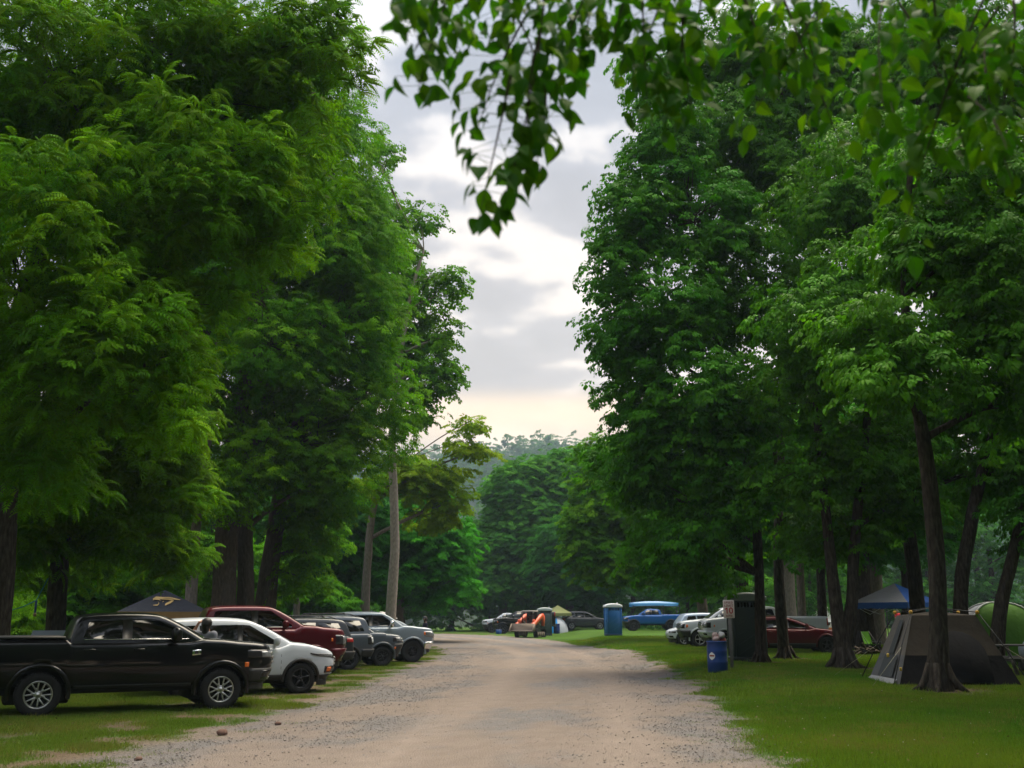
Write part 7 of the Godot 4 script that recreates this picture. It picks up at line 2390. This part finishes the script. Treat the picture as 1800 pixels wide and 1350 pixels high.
# J: joints in metres, feet at y = 0, facing +z; returns the figure
func person(label: String, at: Vector3, turn: float, J: Dictionary, skin: Color, top: Material, legs: Material, hair: Material, cap: Material, group := "") -> Node3D:
	var t := thing("person", label, "person", at, turn, group)
	var st := new_st()
	var sk := mat(skin, 0.55)
	var bones := [[J.hip + Vector3(0, 0.04, 0), J.chest, 0.13, 0.145, Vector3(0.86, 1, 1.25)], [J.chest, J.neck, 0.12, 0.06, Vector3(0.85, 1, 1.2)], [J.neck, J.head - Vector3(0, 0.06, 0), 0.055, 0.06]]
	for s in ["l", "r"]:
		bones.append([J["sh_" + s], J["el_" + s], 0.056, 0.043])
		bones.append([J["el_" + s], J["wr_" + s], 0.042, 0.028])
		bones.append([J.chest + Vector3(0, 0.1, 0), J["sh_" + s], 0.085, 0.06])
		bones.append([J["hip_" + s], J["kn_" + s], 0.095, 0.06])
		bones.append([J["kn_" + s], J["an_" + s], 0.062, 0.04])
	net(st, bones, 0.02, 0.05)
	# head, with nose, brow, chin and ears
	var h: Vector3 = J.head
	var f: Vector3 = J.get("look", Vector3(0, 0, 1)).normalized()
	var rt := Vector3.UP.cross(f).normalized()
	net(st, [[h + Vector3(0, 0.035, 0) - f * 0.015, h + Vector3(0, 0.03, 0) + f * 0.01, 0.088, 0.083], [h - Vector3(0, 0.03, 0) + f * 0.02, h - Vector3(0, 0.075, 0) + f * 0.045, 0.06, 0.034],
		[h + Vector3(0, 0.02, 0) + f * 0.085, h - Vector3(0, 0.02, 0) + f * 0.108, 0.011, 0.015], [h + Vector3(0, 0.032, 0) + f * 0.078 - rt * 0.035, h + Vector3(0, 0.032, 0) + f * 0.078 + rt * 0.035, 0.013, 0.013],
		[h - Vector3(0, 0.048, 0) + f * 0.082 - rt * 0.02, h - Vector3(0, 0.048, 0) + f * 0.082 + rt * 0.02, 0.01, 0.01], [h + rt * 0.082, h + rt * 0.088 + Vector3(0, 0.03, 0), 0.012, 0.016], [h - rt * 0.082, h - rt * 0.088 + Vector3(0, 0.03, 0), 0.012, 0.016]], 0.007, 0.012)
	# hands with five fingers each
	for s in ["l", "r"]:
		var w: Vector3 = J["wr_" + s]
		var d: Vector3 = J.get("hand_" + s, (w - J["el_" + s])).normalized()
		var side := d.cross(Vector3(0, 0, 1) if absf(d.z) < 0.8 else Vector3.UP).normalized()
		var pal := d.cross(side)
		var hand := [[w, w + d * 0.075, 0.024, 0.03]]
		for k in 4:
			var b := w + d * 0.085 + side * (k - 1.5) * 0.019
			var ln := [0.062, 0.074, 0.07, 0.054][k] as float
			var m := b + (d * 0.8 + pal * 0.5).normalized() * ln * 0.55
			hand.append([b - d * 0.02, m, 0.009, 0.0085])
			hand.append([m, m + (d * 0.25 + pal).normalized() * ln * 0.5, 0.0085, 0.0075])
		hand.append([w + d * 0.025 - side * 0.02, w + d * 0.06 - side * 0.045 + pal * 0.02, 0.0105, 0.0095])
		hand.append([w + d * 0.06 - side * 0.045 + pal * 0.02, w + d * 0.085 - side * 0.04 + pal * 0.04, 0.0095, 0.008])
		net(st, hand, 0.005, 0.006)
	obj("body", st, sk, t)
	# shirt
	st = new_st()
	var sb := [[J.hip + Vector3(0, 0.02, 0), J.chest, 0.155, 0.165, Vector3(0.86, 1, 1.22)], [J.chest, J.neck - Vector3(0, 0.06, 0), 0.14, 0.085, Vector3(0.85, 1, 1.2)]]
	for s in ["l", "r"]:
		sb.append([J.chest + Vector3(0, 0.1, 0), J["sh_" + s], 0.1, 0.078])
		sb.append([J["sh_" + s], J["sh_" + s].lerp(J["el_" + s], 0.72), 0.076, 0.07])
	net(st, sb, 0.02, 0.05)
	obj("shirt", st, top, t)
	st = new_st()
	var lb := [[J.hip + Vector3(0, 0.05, 0), J.hip - Vector3(0, 0.08, 0), 0.15, 0.13, Vector3(0.88, 1, 1.15)]]
	for s in ["l", "r"]:
		lb.append([J["hip_" + s], J["kn_" + s], 0.11, 0.08])
		lb.append([J["kn_" + s], J["an_" + s] + Vector3(0, 0.05, 0), 0.08, 0.065])
	net(st, lb, 0.02, 0.04)
	obj("trousers", st, legs, t)
	st = new_st()
	for s in ["l", "r"]:
		var a: Vector3 = J["an_" + s]
		net(st, [[Vector3(a.x, 0.05, a.z - 0.04), Vector3(a.x, 0.042, a.z + 0.15), 0.048, 0.04]], 0.015, 0.03)
	obj("shoes", st, M.trim, t)
	st = new_st()
	net(st, J.get("hair", [[h + Vector3(0, 0.05, 0) - f * 0.02, h + Vector3(0, 0.055, 0), 0.1, 0.092], [h - f * 0.045, h - f * 0.05 - Vector3(0, 0.06, 0), 0.07, 0.05]]), 0.011, 0.03)
	obj("hair", st, hair, t)
	for s in [-1.0, 1.0]:
		st = new_st()
		net(st, [[h + Vector3(0, 0.012, 0) + f * 0.079 + rt * 0.032 * s, h + Vector3(0, 0.012, 0) + f * 0.08 + rt * 0.034 * s, 0.011, 0.011]], 0.004, 0.004)
		obj("eye", st, mat(lin(0.05, 0.04, 0.035), 0.2), t)
	if cap:
		st = new_st()
		net(st, [[h + Vector3(0, 0.085, 0) - f * 0.015, h + Vector3(0, 0.09, 0), 0.105, 0.1, Vector3(1, 1.15, 1)], [h + Vector3(0, 0.07, 0) + f * 0.08, h + Vector3(0, 0.06, 0) + f * 0.16, 0.062, 0.05, Vector3(1, 5, 1)]], 0.01, 0.02)
		obj("cap", st, cap, t)
	return t

func standing(h: float) -> Dictionary:
	var k := h / 1.75
	return {"hip": Vector3(0, 0.95, 0) * k, "chest": Vector3(0, 1.25, 0) * k, "neck": Vector3(0, 1.5, -0.005) * k, "head": Vector3(0, 1.635, 0.015) * k, "sh_l": Vector3(0.19, 1.42, 0) * k, "sh_r": Vector3(-0.19, 1.42, 0) * k, "el_l": Vector3(0.25, 1.13, -0.03) * k, "el_r": Vector3(-0.25, 1.13, -0.03) * k, "wr_l": Vector3(0.25, 0.88, 0.05) * k, "wr_r": Vector3(-0.25, 0.88, 0.05) * k, "hip_l": Vector3(0.09, 0.92, 0) * k, "hip_r": Vector3(-0.09, 0.92, 0) * k, "kn_l": Vector3(0.11, 0.5, 0.02) * k, "kn_r": Vector3(-0.1, 0.5, 0.02) * k, "an_l": Vector3(0.12, 0.09, -0.02) * k, "an_r": Vector3(-0.11, 0.09, -0.02) * k}

func build_people() -> void:
	# dark-haired person between the first two vehicles, one arm raised with a can
	var J := standing(1.68)
	J.el_l = Vector3(0.40, 1.40, 0.10)
	J.wr_l = Vector3(0.30, 1.635, 0.16)
	J.hand_l = Vector3(-0.1, 0.2, 0.9)
	J.look = Vector3(0.15, 0.0, 1.0)
	J.hair = [[J.head + Vector3(0, 0.05, -0.02), J.head + Vector3(0, 0.05, 0.0), 0.118, 0.108], [J.head + Vector3(0, 0.0, -0.05), J.head + Vector3(0, -0.13, -0.06), 0.1, 0.075]]
	var p := gp(-6.88, -23.1)
	var a := person("person with dark hair in a grey shirt raising one arm beside the white crossover", p, deg_to_rad(165), J, lin(0.30, 0.155, 0.10), cloth(lin(0.17, 0.18, 0.22)), cloth(lin(0.03, 0.035, 0.05)), mat(lin(0.006, 0.005, 0.005), 0.5), null)
	var can := thing("drink_can", "slim pale can held up in the raised hand", "can", a.transform * Vector3(0.265, 1.545, 0.265))
	var st := new_st()
	smooth(st)
	lathe(st, at_p(Vector3.ZERO), [Vector2(0, 0), Vector2(0.024, 0), Vector2(0.029, 0.012), Vector2(0.029, 0.135), Vector2(0.024, 0.15), Vector2(0.0, 0.15)], 18)
	obj("can_body", st, mat(lin(0.35, 0.36, 0.38), 0.3, 0.7), can)
	st = new_st()
	smooth(st)
	lathe(st, at_p(Vector3(0, 0.15, 0)), [Vector2(0.025, -0.002), Vector2(0.025, 0.004), Vector2(0.022, 0.003), Vector2(0, 0.001)], 18)
	obj("lid", st, M.silver, can)
	# bearded man in a cap beyond the silver pickup
	J = standing(1.8)
	J.look = Vector3(0.9, 0.0, 0.45)
	J.el_l = Vector3(0.26, 1.2, 0.06)
	J.wr_l = Vector3(0.1, 1.1, 0.24)
	J.el_r = Vector3(-0.26, 1.2, 0.06)
	J.wr_r = Vector3(-0.06, 1.08, 0.24)
	J.hair = [[J.head + Vector3(0.01, 0.03, -0.02), J.head + Vector3(0, 0.04, 0), 0.095, 0.09], [J.head + Vector3(0.045, -0.06, 0.022), J.head + Vector3(0.06, -0.1, 0.03), 0.055, 0.036]]
	person("bearded person in a cap and dark T-shirt standing past the silver pickup's nose", gp(-4.28, -50.5), deg_to_rad(-75), J, lin(0.32, 0.17, 0.12), cloth(lin(0.018, 0.022, 0.035)), cloth(lin(0.09, 0.08, 0.06)), mat(lin(0.03, 0.018, 0.01), 0.7), mat(lin(0.025, 0.028, 0.035), 0.8))
	# somebody in red out in the clearing
	J = standing(1.75)
	person("person in a red shirt standing out in the bright clearing", gp(33.2, -88.0), 0.4, J, lin(0.32, 0.18, 0.13), cloth(lin(0.42, 0.02, 0.03)), cloth(lin(0.3, 0.3, 0.3)), mat(lin(0.02, 0.014, 0.01), 0.7), null)
